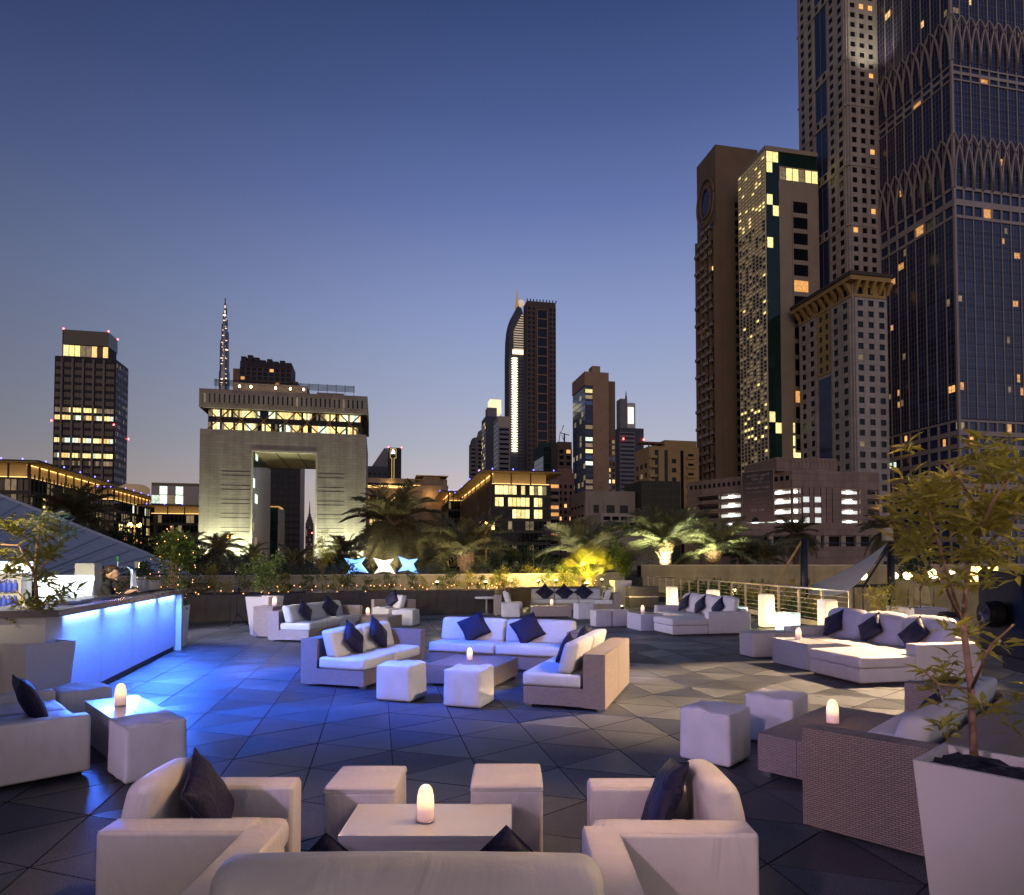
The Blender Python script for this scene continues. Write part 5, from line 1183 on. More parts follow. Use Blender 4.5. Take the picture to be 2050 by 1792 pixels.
for j in range(9):
    zz = z1 - 6 - j * (z1 - 4) / 9.2
    for dz in (0, -1.1):
        for a, b in ((c1 * .42, c1 - .3), (c2 + .3, c2 + (w - c2) * .55)): MB().box(a, b, -.03, 0, zz + dz - .07, zz + dz + .07).build('groove_shade_strip', dkp, gb.root)  # dark raised strips paint the shade of recessed grooves
rl_ = stone('roof_block', (.26, .21, .17)); gb.box('roof_block', rl_, w * .17, w * .62, 4, 14, z4, z4 + 3.2); gb.box('roof_block', rl_, w * .68, w * .85, 5, 14, z4, z4 + 1.8)
lou = gb.mb('roof_louvres', dkp)
for k in range(6): lou.box(w * .05, w * .92, 5 + k * .02, 5.3 + k * .02, z4 + 2.4 + k * .32, z4 + 2.5 + k * .32)
for k in range(16): lou.box(w * (.06 + .057 * k) - .06, w * (.06 + .057 * k) + .06, 5.32, 5.5, z4, z4 + 4.4)
rlm = mat('roof_lamp', (1, .8, .5), .4, emis=(1, .78, .35), es=14); lm = MB().lathe([(.1, 0), (.28, .2), (.28, .5), (.1, .7)], 8).mesh('roof_lamp', rlm)
for u in (475, 498, 548, 578, 605): obj('roof_lamp', lm, gb.root, (gb.wid(u), 1.5, z4 + 1.2 - .01)); MB().box(gb.wid(u) - .04, gb.wid(u) + .04, 1.46, 1.54, z4, z4 + 1.25).build('lamp_post', dkp, gb.root)
for x in (c1 * .18, c1 * .80, c2 + (w - c2) * .2, c2 + (w - c2) * .8):
    lamp('gate_uplight', 'SPOT', gb.root, (x, -3.4, 8.5), (.88, 1, .68), 20000, (x, .3, 18), .3, spot=radians(130), blend=.9)
lamp('soffit_uplight', 'SPOT', gb.root, ((c1 + c2) / 2, 12, 2), (1, .85, .6), 6000, ((c1 + c2) / 2, 13, 40), .3, spot=radians(70), blend=.8)
gb.finish()

# ---- far towers, each with its own elevation
def slab(name, label, u0, u1, vt, Y, m, facs=(), D=None, uD=None, rot=BR, cat='tower', vref=None, extra=None, group='far towers of the skyline'):
    b = Bld(name, label, u0, Y, vref or (vt + 1130) / 2, cat, rot, group=group); b.W = b.wid(u1)
    if uD is not None: D = b.dep(uD) if uD < u0 else b.depR(uD)
    b.D = D or b.W * .8; zt = b.z(vt); b.H = zt; b.box('core', m, 0, b.W, 0, b.D, 0, zt)
    for f in facs:
        face, a0, a1, zl, zh, cw, fh, wf, hf, gm, pk = f[:11]; L = b.W if face == 'F' else b.D
        b.facade(face, a0 * L, a1 * L, zl * zt, zh * zt, cw, fh, wf, hf, gm, pk, f[11] if len(f) > 11 else .3)
    if extra: extra(b)
    b.finish(); return b
navyst = stone('slate_panel', (.07, .075, .095)); tan = stone('tan_stone', (.36, .235, .14)); grey = stone('grey_stone', (.20, .19, .20)); dgrey = stone('dim_stone', (.11, .10, .105)); red = stone('red_stone', (.22, .12, .09)); white = stone('pale_render', (.42, .36, .28))
# spired supertall far behind the gate
def spire_tower():
    Y = 2000; c = at(445.5, 1000, Y); o = thing('spire_tower', 'slender stepped supertall tower with a long needle behind the gate building', 'tower', (c.x, Y, -6), .3)
    sm = mat('supertall_glass', (.10, .11, .14), .25, metal=.5, var=.3, vscale=.05); zz = lambda v: zat(445, v, Y) + 6; px = Y / F
    tiers = [(1130, 14.5), (745, 12.5), (700, 11.5), (683, 10.0), (665, 8.2), (650, 6.8), (640, 5.2), (627, 4.2), (617, 3.0), (608, 1.6), (597, .45)]
    for k in range(len(tiers) - 1):
        (v0, w0), (v1, w1) = tiers[k], tiers[k + 1]; r0 = w0 / 2 * 1.45 * px; b = MB(); off = (1.2 * px if k % 2 else -1.0 * px) if 1 < k < 8 else 0
        b.lathe([(r0, zz(v0) - (0 if k == 0 else 4)), (r0 * .97, zz(v1) - .01 * k)], 9, c=(off * .6, 0, 0)); b.build('tier', sm, o)
    lb = mat('supertall_light', (1, .8, .6), .4, emis=(1, .75, .5), es=1.6)
    rr_ = random.Random(2)
    bx = MB().box(-.5, .5, -.3, .3, -.5, .5).mesh('lit_band', lb)
    for k in range(46):
        v = rr_.uniform(628, 775); wv = next(w0 for (v0, w0), (v1, w1) in zip(tiers, tiers[1:]) if v1 <= v <= v0); obj('lit_band', bx, o, (rr_.uniform(-.4, .4) * wv * px, -wv * .64 * px, zz(v)), (0, 0, 0), (rr_.uniform(2, 9), 1, rr_.uniform(1.2, 2.6)))
    for v in (616, 626, 633, 668, 682): obj('lit_band', bx, o, (.2 * px, -5.2 * px, zz(v)), (0, 0, 0), (2.4, 1, 8))
spire_tower()
slab('stepped_block', 'dark apartment block with notched roofline behind the gate building', 478, 582, 722, 620, dkp, [('F', .0, 1, .3, .97, 5.2, 4.2, .70, .72, stone('dark_rib', (.075, .06, .055)), picker('d', 'o', .025, 2), 1.2)], D=30,
     extra=lambda b: [b.box('roof_step', dkp, b.W * (k / 8.0) + .6, b.W * ((k + 1) / 8.0) - .6, 1, 20, b.H, b.H + (4.6, 6.2, 4.2, 2.0, 3.4, 1.4, 2.6, .8)[k]) for k in range(8)] + [b.box('side_wing', red, -b.W * .14, -.3, 2, 20, 0, b.z(737)), b.box('side_wing', dgrey, b.W + .3, b.W * 1.12, 2, 20, 0, b.z(757))])
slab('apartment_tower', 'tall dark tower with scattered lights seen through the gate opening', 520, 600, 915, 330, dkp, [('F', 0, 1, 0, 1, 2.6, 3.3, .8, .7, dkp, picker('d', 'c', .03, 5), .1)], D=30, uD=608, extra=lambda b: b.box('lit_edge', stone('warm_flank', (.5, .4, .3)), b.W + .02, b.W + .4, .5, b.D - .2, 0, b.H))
slab('glass_annex', 'low glass block with a glowing eave inside the gate opening', 529, 556, 1012, 240, gl_green, [('F', 0, 1, 0, .9, 1.6, 3.2, .9, .85, gl_dark, picker('g', 'ymg', .08, 6), .1)], D=18, cat='building', extra=lambda b: b.box('eave', lit_o, -.3, b.W + .5, -.5, 10, b.H - .6, b.H - .2))
def crowned(b):
    zt = b.H
    for k in range(4): b.box('crown_step', dgrey, b.W * .12 * k, b.W * (1 - .12 * k), 0.2 * k, b.D * .8, zt + k * 4, zt + k * 4 + 4)
    MB().tube([(b.W / 2, b.D * .3, zt + 16), (b.W / 2, b.D * .3, zt + 34)], [1.2, .2], 6).build('mast', dgrey, b.root); obj('beacon', bcn, b.root, (b.W * .9, -.6, zt * .82), (0, 0, 0), (2.2, 2.2, 2.2))
slab('crowned_tower', 'small stepped tower with a pointed top far off in the gate opening', 611, 626, 1052, 900, dgrey, [('F', .05, .95, 0, .98, 2.4, 3.4, .6, .6, dgrey, picker('d', 'm', .12, 7), .3)], D=14, extra=crowned)
slab('dark_glass_block', 'dark glass office block left of the gate with cool lit rooms', 302, 398, 966, 240, gl_dark, [('F', 0, 1, 0, .97, 2.9, 3.4, .93, .9, gl_navy, picker('n', 'cccm', .30, 35), .08)], D=20, cat='building')
# emblem tower and its wedge neighbour right of the gate
slab('wedge_tower', 'dark tower with a slanted roof beside the emblem tower', 733, 776, 933, 520, navyst, [('F', .05, .95, 0, .95, 3.4, 3.8, .7, .6, navyst, picker('d', 'm', .02, 4), .2)], D=24,
     extra=lambda b: b.mb('slanted_top', grey).frustum([(b.W * .25, 0, b.H), (b.W, 0, b.H), (b.W, 18, b.H), (b.W * .25, 18, b.H)], [(b.W * .82, 0, b.z(896)), (b.W, 0, b.z(896)), (b.W, 18, b.z(896)), (b.W * .82, 18, b.z(896))]))
yl = mat('yellow_neon', (1, .8, .3), .4, emis=(1, .78, .22), es=.8); wl_ = mat('white_neon', (1, 1, 1), .4, emis=(1, .97, .9), es=3)
def emblem(b):
    z = b.z; f = lambda u0, u1, v0, v1, part, m: b.fb(b.mb(part, m), 'F', b.wid(u0), b.wid(u1), .05, .35, z(v1), z(v0))
    f(783.5, 784.2, 917, 968, 'neon_line', yl); f(788, 788.7, 917, 968, 'neon_line', yl); f(780.4, 781, 898, 917, 'neon_frame', yl); f(792, 792.6, 898, 917, 'neon_frame', yl); f(781, 792, 897.6, 898.2, 'neon_frame', yl); f(781, 783.4, 916.6, 917.2, 'neon_frame', yl); f(788.8, 792, 916.6, 917.2, 'neon_frame', yl)
    s = MB(); a0 = b.wid(786.5); zc = z(906); k = b.wid(790) - b.wid(786.5)
    for pts in (((-.7, 1.5), (0, 2.3), (.7, 1.6), (-.1, 1.2), (-.8, .5)), ((-1.2, -.9), (-.3, -.5), (.5, .3), (1.2, .5)), ((.1, .4), (.4, -.4), (1.1, -.9)), ((-1.1, -.2), (-.2, .2), (.6, -.7))):
        s.tube([(a0 + x * k, -.5, zc + y * k * .8) for x, y in pts], .17 * k, 5)
    s.build('emblem', wl_, b.root)
    obj('beacon', bcn, b.root, (0, 0, b.H)); obj('beacon', bcn, b.root, (b.W, 0, b.H))
slab('emblem_tower', 'dark slab tower with a glowing white emblem over two yellow lines', 777, 803, 896, 480, dkp, [('F', .82, .98, 0, .9, 2, 3.6, .8, .6, dkp, picker('d', 'm', .05, 8), .2)], D=24, extra=emblem)
# ---- centre group
slab('round_tower', 'narrow dark tower with a rounded top at the left of the centre cluster', 942, 962, 888, 640, dgrey, [('F', .0, 1, 0, .97, 9, 4, .9, .5, grey, picker('d', 'm', .03, 3), .4)], D=12, extra=lambda b: (b.mb('rounded_top', dgrey).lathe([(b.W * .5, 0), (b.W * .42, 3.5), (b.W * .25, 6), (.4, 7)], 14, c=(b.W / 2, b.W / 2, b.H)), obj('beacon', bcn, b.root, (b.W * .8, -.8, b.z(1020 - 0)), (0, 0, 0), (1.6,) * 3), obj('beacon', bcn, b.root, (b.W * .5, -.8, b.z(1023)), (0, 0, 0), (1.6,) * 3))[0])
slab('banded_tower', 'slim banded tower beside the round-topped one', 956, 972, 872, 610, grey, [('F', .0, 1, 0, .97, 8, 3.8, .9, .5, grey, picker('d', 'o', .04, 3), .4)], D=14, extra=lambda b: b.mb('rounded_top', grey).lathe([(b.W * .5, 0), (b.W * .4, 4), (.4, 6)], 14, c=(b.W / 2, b.W / 2, b.H)))
crown = mat('lit_crown', (1, .9, .6), .4, emis=(1, .84, .46), es=1.0)
slab('lit_crown_tower', 'grey slab tower with a bright glowing crown', 972, 1004, 833, 580, navyst, [('L', 0, 1, 0, .97, 3, 3.8, .8, .7, grey, picker('b', 'my', .15, 3), .2)], uD=964, extra=lambda b: (b.box('upper_block', grey, b.W * .12, b.W * .72, 1, 12, b.H, b.z(815)), b.box('lit_crown', crown, b.W * .28, b.W, 1.5, 12.5, b.z(815) + .02, b.z(798)), b.box('lit_crown', crown, b.W * .76, b.W, .5, 11, b.z(826), b.z(815)))[0])
slab('striped_tower', 'pale tower with dark horizontal window strips in the centre cluster', 997, 1021, 833, 540, white, [('F', .05, .95, 0, .93, 14, 4.0, .86, .42, grey, picker('d', 'm', .04, 2), .5), ('L', 0, 1, 0, .97, 3, 3.8, .9, .85, grey, picker('b', '', 0), .2)], uD=988)
# tower with the curved crown and the string of lights
def rose():
    Y = 760; u = lambda a: 907.8 + .2941 * a; v = lambda b: 556.4 + .2941 * b
    c = at(u(430), 1000, Y); o = thing('curved_tower', 'tall tower with a curved lit crown, golden spire and a column of lights', 'tower', (c.x, Y, -6), BR, 'far towers of the skyline')
    px = Y / F * .2941; X = lambda a: (a - 430) * px * .985; Z = lambda b: zat(u(430), v(b), Y) + 6
    bod = [(375, 1950), (375, 520), (378, 400), (385, 330), (396, 280), (412, 235), (432, 200), (440, 190), (465, 205), (480, 250), (486, 520), (486, 1950)]
    b = MB(); f = [(X(a), 0, Z(t)) for a, t in bod]; k = [(x, 26, z) for x, _, z in f]; b.frustum(f, k); b.build('shaft', navyst, o)
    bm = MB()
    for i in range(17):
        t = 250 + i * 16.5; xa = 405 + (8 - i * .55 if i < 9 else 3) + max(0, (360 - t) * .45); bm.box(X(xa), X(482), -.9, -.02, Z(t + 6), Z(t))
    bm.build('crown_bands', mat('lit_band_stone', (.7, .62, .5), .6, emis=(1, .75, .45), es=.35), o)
    MB().box(X(400), X(481), -1, -.02, Z(520), Z(490)).build('lit_gallery', mat('gallery_light', (1, .9, .7), .5, emis=(1, .85, .6), es=1.3), o)
    lb = MB().lathe([(.3, -1.0), (3.2, -.45), (3.9, 0), (3.2, .45), (.3, 1.0)], 8).mesh('light_pod', mat('pod_light', (1, .9, .7), .4, emis=(1, .84, .55), es=2.6))
    for i in range(38): obj('light_pod', lb, o, (X(414), -1.5, Z(552 + i * 17)), (0, 0, 0), (1, .6, 1))
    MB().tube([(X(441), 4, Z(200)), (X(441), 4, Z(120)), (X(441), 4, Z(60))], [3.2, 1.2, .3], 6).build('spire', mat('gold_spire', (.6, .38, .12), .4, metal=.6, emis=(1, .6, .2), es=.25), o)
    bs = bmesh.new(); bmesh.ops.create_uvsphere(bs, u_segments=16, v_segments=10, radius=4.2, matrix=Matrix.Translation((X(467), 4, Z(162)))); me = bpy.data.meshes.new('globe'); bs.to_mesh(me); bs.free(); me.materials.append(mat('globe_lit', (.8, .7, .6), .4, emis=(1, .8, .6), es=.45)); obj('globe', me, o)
    wn_ = MB()
    for i in range(60):
        for j in range(2): wn_.box(X(440 + j * 20), X(456 + j * 20), -.25, -.02, Z(560 + i * 22 + 10), Z(560 + i * 22))
    wn_.build('window_strips', gl_dark, o)
rose()
slab('brown_tower', 'tall unfinished brown tower with lit slab edges in the centre', 1055, 1113, 602, 600, stone('raw_brown', (.085, .062, .052)), [('F', .0, .30, 0, .98, 4.2, 4.4, .62, .66, stone('raw_brown2', (.11, .075, .06)), picker('d', '', 0), .6), ('F', .34, .72, 0, .97, 9.4, 8.8, .86, .9, stone('raw_slab', (.30, .18, .12)), picker('d', '', 0), .7), ('F', .76, 1, 0, .98, 4.2, 4.4, .62, .66, stone('raw_brown2', (.11, .075, .06)), picker('d', '', 0), .6)], uD=1048,
     extra=lambda b: [b.box('parapet_post', dkp, b.W * k / 9, b.W * k / 9 + .8, 0, 1, b.H, b.H + 2.2) for k in range(10)])
slab('netted_block', 'dark green netted construction block with a few lights', 1088, 1118, 886, 420, stone('net_green', (.02, .045, .038)), [('F', 0, 1, 0, .97, 3.2, 3.6, .9, .8, stone('net_green2', (.02, .04, .035)), picker('g', 'c', .05, 4), .15), ('L', 0, 1, 0, .9, 3, 3.6, .9, .8, gl_green, picker('b', '', 0), .1)], uD=1070)
slab('crane_block', 'brown block under construction with a crane on its roof', 1117, 1145, 884, 400, stone('raw_brown3', (.12, .08, .055)), [('F', 0, 1, 0, .95, 3.6, 3.8, .6, .6, stone('raw_brown3', (.12, .08, .055)), picker('d', 'wo', .1, 5), .5)], D=16,
     extra=lambda b: (MB().tube([(b.W * .6, 4, b.H), (b.W * .6, 4, b.H + 6)], .5, 4).build('crane_mast', dkp, b.root), MB().tube([(b.W * .95, 4, b.H + 5), (b.W * .35, 4, b.H + 6), (b.W * .55, 4, b.H + 11)], .28, 4).build('crane_jib', dkp, b.root), MB().tube([(b.W * .2, 4, b.H), (b.W * .3, 4, b.H + 7), (b.W * .55, 4, b.H + 2)], .25, 4).build('crane_jib', dkp, b.root))[0])
slab('arched_block', 'reddish block with an arched gable left of the blue-and-tan tower', 1114, 1150, 946, 330, red, [('F', .06, .94, 0, .9, 3, 3.3, .5, .55, red, picker('d', 'w', .06, 5), .3)], D=14, extra=lambda b: b.mb('arched_gable', red).prism([(b.W * .1 + b.W * .4 * (1 - cos(pi * k / 10)), .0) for k in range(11)] + [(b.W * .9, 3), (b.W * .1, 3)], b.H, b.H + 2.2))
slab('low_strip_block', 'block with striped balconies behind the glowing eave', 1085, 1120, 960, 300, stone('strip_render', (.24, .18, .14)), [('F', 0, 1, 0, .97, 9, 3.3, .9, .5, stone('strip_render', (.24, .18, .14)), picker('d', 'oo', .12, 5), .6)], D=14)
# blue glass and tan stone tower
def tanx(b):
    zt = b.H; a, c = b.wid(1187), b.wid(1219)
    b.box('tan_wall', tan, a, c, -.5, 2, 0, zt); b.box('tan_top', tan, 0, a - .01, -.5, 2, zt - 9.6, zt); b.box('roof_house', tan, b.W * .38, b.W * .72, 4, 12, zt, zt + 5.6); b.box('tan_side', tan, -.5, -.02, -.5, b.D, zt - 9.6, zt)
    b.box('rear_wing', stone('tan_dim', (.22, .14, .085)), b.W + .02, b.W * 1.36, 4, 20, 0, b.z(757))
    for k in range(23):
        for x, w in ((b.W * 1.07, 2.4), (b.W * 1.27, 1.8)): b.panes.append(((x, 3.9, 6 + k * 3.95), 0, w, 2.4, R.choice('bdmcw') if k % 2 else R.choice('dbm')))
    for k in range(9): b.box('niche', dkp, b.wid(1203) - .3, b.wid(1203) + .3, -.54, -.5, 8 + k * 13, 8.6 + k * 13)
slab('blue_tan_tower', 'tower of sky-blue glass and blank tan stone in the centre right', 1172, 1219.5, 744, 450, gl_navy, [('F', 0, .31, 0, .92, 5, 4.1, .96, .62, navyst, picker('n', 'cymbcm', .55, 4), .1), ('L', 0, 1, 0, .90, 4.0, 4.1, .97, .86, navyst, picker('b', 'bbbm', .35, 5), .08)], uD=1147, extra=tanx)
# twin-slab tower with the bright panel
def tri_tower(b):
    zt = b.H; b.box('thin_slab', grey, b.wid(1244), b.wid(1258), 2, 14, 0, b.z(797)); b.box('lit_slab', stone('lit_slab', (.5, .5, .45)), b.wid(1258.3), b.wid(1275), 3, 14, 0, b.z(804))
    b.box('bright_panel', mat('bright_panel', (1, .95, .8), .5, emis=(1, .92, .68), es=1.5), b.wid(1260), b.wid(1271), 2.5, 2.9, b.z(846), b.z(813))
    x = b.wid(1258.4); MB().tube([(x, 6, b.z(800)), (x, 6, b.z(779))], [1.6, .2], 6).build('spire', dkp, b.root)
    for u in (1248, 1288.5): obj('beacon', bcn, b.root, (b.wid(u), -1, b.z(880)), (0, 0, 0), (2.4,) * 3)
slab('panel_tower', 'slim tower with a bright white panel and needle above a striped base', 1240, 1289.5, 856, 720, navyst, [('F', .02, .62, 0, .97, 30, 4.6, .92, .5, grey, picker('d', 'o', .02, 4), .6)], D=16, extra=tri_tower)
# tan hotel
def hotel(b):
    b.box('upper_block', och2, b.wid(1335), b.W - .1, 1.5, 14, b.H, b.z(878)); b.box('roof_pergola', red, b.wid(1287), b.wid(1334), 2, 6, b.H + 1.4, b.H + 2.0)
    for k in range(4): b.box('pergola_post', red, b.wid(1290 + 14 * k), b.wid(1290 + 14 * k) + .3, 2.2, 2.6, b.H, b.H + 1.4)
    bal_ = MB().box(-1.4, 1.4, -.8, 0, 0, .9).mesh('balcony', och2)
    for u in (1307, 1381):
        for k in range(8): obj('balcony', bal_, b.root, (b.wid(u), -.25, b.z(905) - 3.4 * k - 2.2))
    for u, w_ in ((1315, 1.4), (1334, 1.2), (1366, 1.2)): b.box('stair_glass', gl_dark, b.wid(u) - w_ / 2, b.wid(u) + w_ / 2, -.08, -.02, 4, b.z(900))
och2 = stone('ochre_stone', (.42, .29, .14))
slab('ochre_hotel', 'ochre apartment hotel with balconies right of the panel tower', 1300, 1400, 893, 235, och2, [('F', .05, .11, 0, .95, 3, 3.4, .9, .5, och2, picker('d', 'm', .05, 3), .25), ('F', .40, .58, 0, .93, 2.9, 3.4, .48, .48, och2, picker('d', 'y', .04, 3), .25), ('F', .76, .90, 0, .97, 3.6, 3.4, .8, .5, och2, picker('d', 'c', .06, 3), .25), ('L', .05, .95, 0, .9, 4, 3.4, .6, .5, och2, picker('d', 'm', .05, 3), .25)], uD=1272, cat='building', extra=hotel)
# low blocks before it
slab('beige_block', 'low blank beige block with slit windows below the blue-and-tan tower', 1172, 1272, 982, 200, stone('beige_render', (.33, .27, .205)), [('F', .08, .34, .62, .88, 3.6, 4.0, .42, .62, stone('beige_render', (.33, .27, .205)), picker('d', '', 0), .25), ('F', .36, .9, .55, .9, 5.2, 5.0, .62, .5, stone('beige_render', (.33, .27, .205)), picker('d', '', 0), .25), ('L', .05, .95, .5, .9, 4, 3, .8, .22, stone('beige_render', (.33, .27, .205)), picker('d', '', 0), .2)], uD=1142, cat='building')
slab('ramp_building', 'long low parking ramp with a balustrade and lit bays behind the palms', 1203, 1345, 1027, 150, white, [('F', .02, .5, .84, .97, 2.2, 1.6, .8, .7, white, picker('d', '', 0), .25), ('F', .05, .5, .4, .58, 3.2, 2.6, .7, .6, white, picker('d', 'c', .15, 2), .25), ('F', .05, .5, .06, .3, 3.2, 2.6, .85, .6, white, picker('c', 'cy', .5, 2), .25)], D=20, cat='building')
slab('scaffold_block', 'block wrapped in dull green scaffold netting before the ochre hotel', 1284, 1362, 962, 200, stone('scaffold_net', (.055, .055, .035)), [('F', 0, 1, 0, 1, 2.6, 2.4, .93, .93, stone('scaffold_pole', (.10, .085, .06)), lambda *a: None, .15)], D=14, cat='building')
# ---------------------------------------------------------------- low office buildings with glowing eaves
eavelight = mat('eave_light', (1, .7, .3), .4, emis=(1, .62, .20), es=3.2)
attic = mat('attic_stone_glow', (.5, .34, .15), .7, var=.15, vscale=.6, emis=(1, .6, .18), es=.10)  # faint attic emission puts the eave light's glow into the stone
roofm = stone('roof_edge', (.10, .075, .055)); soff = stone('soffit_lit', (.62, .45, .22)); curtain = stone('curtain_frame', (.07, .06, .045))
blue_l = mat('blue_marker', (.1, .1, 1), .4, emis=(.12, .10, 1), es=9); mk = MB().lathe([(.06, 0), (.16, .1), (.16, .3), (.05, .4)], 6).mesh('marker_light', blue_l)
def eaved(label, u0, u1, uD, Y, v, faces, attic_h=3.0, over=3.2, fh=3.6, pickF=None, pickS=None, side='L', fins=False, posts=8, vref=1000, D=None):
    b = Bld('eaved_office', label, u0, Y, vref, 'building', group='low offices with glowing eaves'); b.W = b.wid(u1); b.D = D or (b.dep(uD) if side == 'L' else b.depR(uD))
    zt = b.z(v); W_, D = b.W, b.D; zg = zt - .6 - attic_h
    b.box('core', gl_dark, .3, W_ - .3, .3, D - .3, 0, zg); b.box('roof_slab', roofm, -over, W_ + over, -over, D + over, zt - .35, zt); b.box('soffit', soff, -over + .1, W_ + over - .1, -over + .1, D + over - .1, zt - .5, zt - .36)
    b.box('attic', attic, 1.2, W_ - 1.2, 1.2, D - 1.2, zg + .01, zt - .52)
    e = b.mb('eave_strip', eavelight)
    if 'F' in faces: e.box(.3, W_ - .3, .5, .72, zg + .02, zg + .14)
    if side == 'L': e.box(.5, .72, .8, D - .3, zg + .02, zg + .14); e.box(.75, .9, .8, D - .5, zt - .66, zt - .56)
    else: e.box(W_ - .72, W_ - .5, .8, D - .3, zg + .02, zg + .14); e.box(W_ - .9, W_ - .75, .8, D - .5, zt - .66, zt - .56)
    pm = MB().box(-.16, .16, -.16, .16, 0, zt - .5 - zg - .01).mesh('attic_post', roofm)
    for k in range(posts + 1):
        y = .3 + (D - .6) * k / posts; obj('attic_post', pm, b.root, (.1 if side == 'L' else W_ - .1, y, zg))
        if k % 2 == 0: obj('marker_light', mk, b.root, (-over if side == 'L' else W_ + over, y, zt))
    for k in range(4):
        if 'F' in faces: obj('attic_post', pm, b.root, (.3 + (W_ - .6) * k / 3, .1, zg)); obj('marker_light', mk, b.root, ((W_) * k / 3, -over, zt))
    if 'F' in faces: b.facade('F', 0, W_, 0, zg - .05, 1.3, fh, .92, .74, curtain, pickF, .3, o=-.28)
    b.facade(side, 0, D, 0, zg - .05, 2.1, fh, .90, .74, curtain, pickS, .3, o=-.28)
    if fins:
        for k in range(int(D / 1.9)): b.fb(b.mb('fin', roofm), side, k * 1.9, k * 1.9 + .10, .05, .35, 0, zg + .8)
    b.finish(); return b
def gv(rows):
    r = random.Random(17)
    def f(i, j, nc, nr):
        k = nr - 1 - j; t = i / nc
        if k < len(rows):
            a, b_, key, p = rows[k]
            if a <= t <= b_ and r.random() < p: return r.choice(key)
        return 'm' if r.random() < .05 else 'd'
    return f
eaved('glass office with a wide glowing eave in the centre, four lit floors', 982, 1103, 921, 190, 943, 'FL', pickF=gv([(.0, .98, 'yyym', .62), (0, 1, 'yyyw', .78), (.3, 1, 'yyy', .92), (0, 1, 'ym', .42), (0, 1, 'd', 1)]), pickS=gv([(0, 1, 'dmm', .5), (0, 1, 'mmd', .5), (0, 1, 'mo', .4), (0, 1, 'mmy', .4), (0, 1, 'm', .3)]), fins=True, posts=7)
eaved('smaller glass office with a glowing eave beside the stone hotel', 897, 927, 851, 262, 984, 'FL', pickF=gv([(0, 1, 'm', .2)]), pickS=gv([(0, 1, 'm', .12), (0, 1, 'c', .1)]), posts=8)
eaved('long office with a glowing eave over fins, behind the metal roof', -70, 58, 205, 150, 921, 'FR', side='R', pickF=gv([(.5, 1, 'ym', .3), (.5, 1, 'ym', .3)]), pickS=gv([(0, 1, 'dm', .5), (0, 1, 'ymm', .5), (0, 1, 'mmy', .5), (0, 1, 'omy', .4), (0, 1, 'my', .4)]), fins=True, posts=9)
eaved('second office with a glowing eave stepping down below the dark tower', 190, 229, 305, 215, 977, 'FR', side='R', pickF=gv([(0, 1, 'd', .1)]), pickS=gv([(0, 1, 'mc', .4), (0, 1, 'mm', .5), (0, 1, 'my', .5), (0, 1, 'mo', .4)]), posts=10)
eaved('office with glowing attic wall and lit floors against the gate building', 300, 405, 262, 236, 1011, 'FR', side='R', D=18, pickF=gv([(0, 1, 'mmd', .35), (0, 1, 'dmm', .3), (.2, 1, 'ycm', .7), (.0, 1, 'ym', .7), (0, 1, 'm', .4)]), pickS=gv([(0, 1, 'm', .2)]), posts=4, attic_h=2.4)
# sign box behind the left tower
sb_ = thing('roof_drum', 'pale lit drum on a roof right of the dark office tower', 'building', (at(269, 990, 260).x, 260, -6)); MB().lathe([(5.4, 20), (5.4, zat(269, 977, 260) + 6), (3.6, zat(269, 971, 260) + 6)], 18).build('drum', mat('drum_lit', (.55, .4, .25), .6, emis=(1, .6, .25), es=.15), sb_); MB().lathe([(5.8, 0), (5.8, 20)], 18).build('drum_base', dgrey, sb_)
# stone hotel right of the gate
st_h = coursed('hotel_stone', (.46, .33, .19), 2.0, .9); 
def hotelx(b):
    W_, zt = b.W, b.H; x1 = b.wid(826)
    b.box('terrace_wall', st_h, x1, W_ + .2, -3, 0, 0, b.z(970)); b.box('tower_block', st_h, b.wid(846), b.wid(880), -1.5, 10, b.z(968), b.z(951)); b.box('wing_roof', soff, b.wid(832), b.wid(896), -3, 11, b.z(951), b.z(950)); b.box('parapet_light', eavelight, 0, x1, -.35, -.15, zt - 3.6, zt - 3.4)
    b.box('parapet_light', eavelight, 0, x1, -.6, -.3, b.z(975.5), b.z(974.8)); b.box('parapet_light', eavelight, x1, b.wid(840), -3.4, -3.1, b.z(971.5), b.z(970.8)); b.box('cornice', st_h, 0, x1, -.9, .2, b.z(974.7), b.z(973)); b.box('dark_band', gl_dark, 0, x1, -.04, -.01, b.z(972.8), b.z(966))
    for k in range(11):
        u = 737 + k * 8.4; b.box('pilaster', st_h, b.wid(u), b.wid(u + 3), -.75, -.02, 0, b.z(976))
        b.box('wall_light', eavelight, b.wid(u + 1), b.wid(u + 2), -1.0, -.8, b.z(997), b.z(995.6))
    for k in range(3): lamp('facade_light', 'POINT', b.root, (b.wid(752 + 26 * k), -2.2, b.z(996)), (1, .6, .2), 420, size=.5)
    lamp('facade_light', 'POINT', b.root, (b.wid(860), -5.4, b.z(992)), (1, .6, .2), 520, size=.5); lamp('eave_glow', 'POINT', b.root, (b.wid(780), -1.5, zt - 2.6), (1, .7, .25), 300, size=.5)
slab('stone_hotel', 'ochre-lit stone hotel with pilasters and terraces right of the gate', 728, 895, 956, 285, st_h, [('F', .03, .56, .3, .83, 4.9, 4.6, .55, .66, st_h, picker('d', 'mmw', .55, 3), .3)], D=20, cat='building', extra=hotelx)

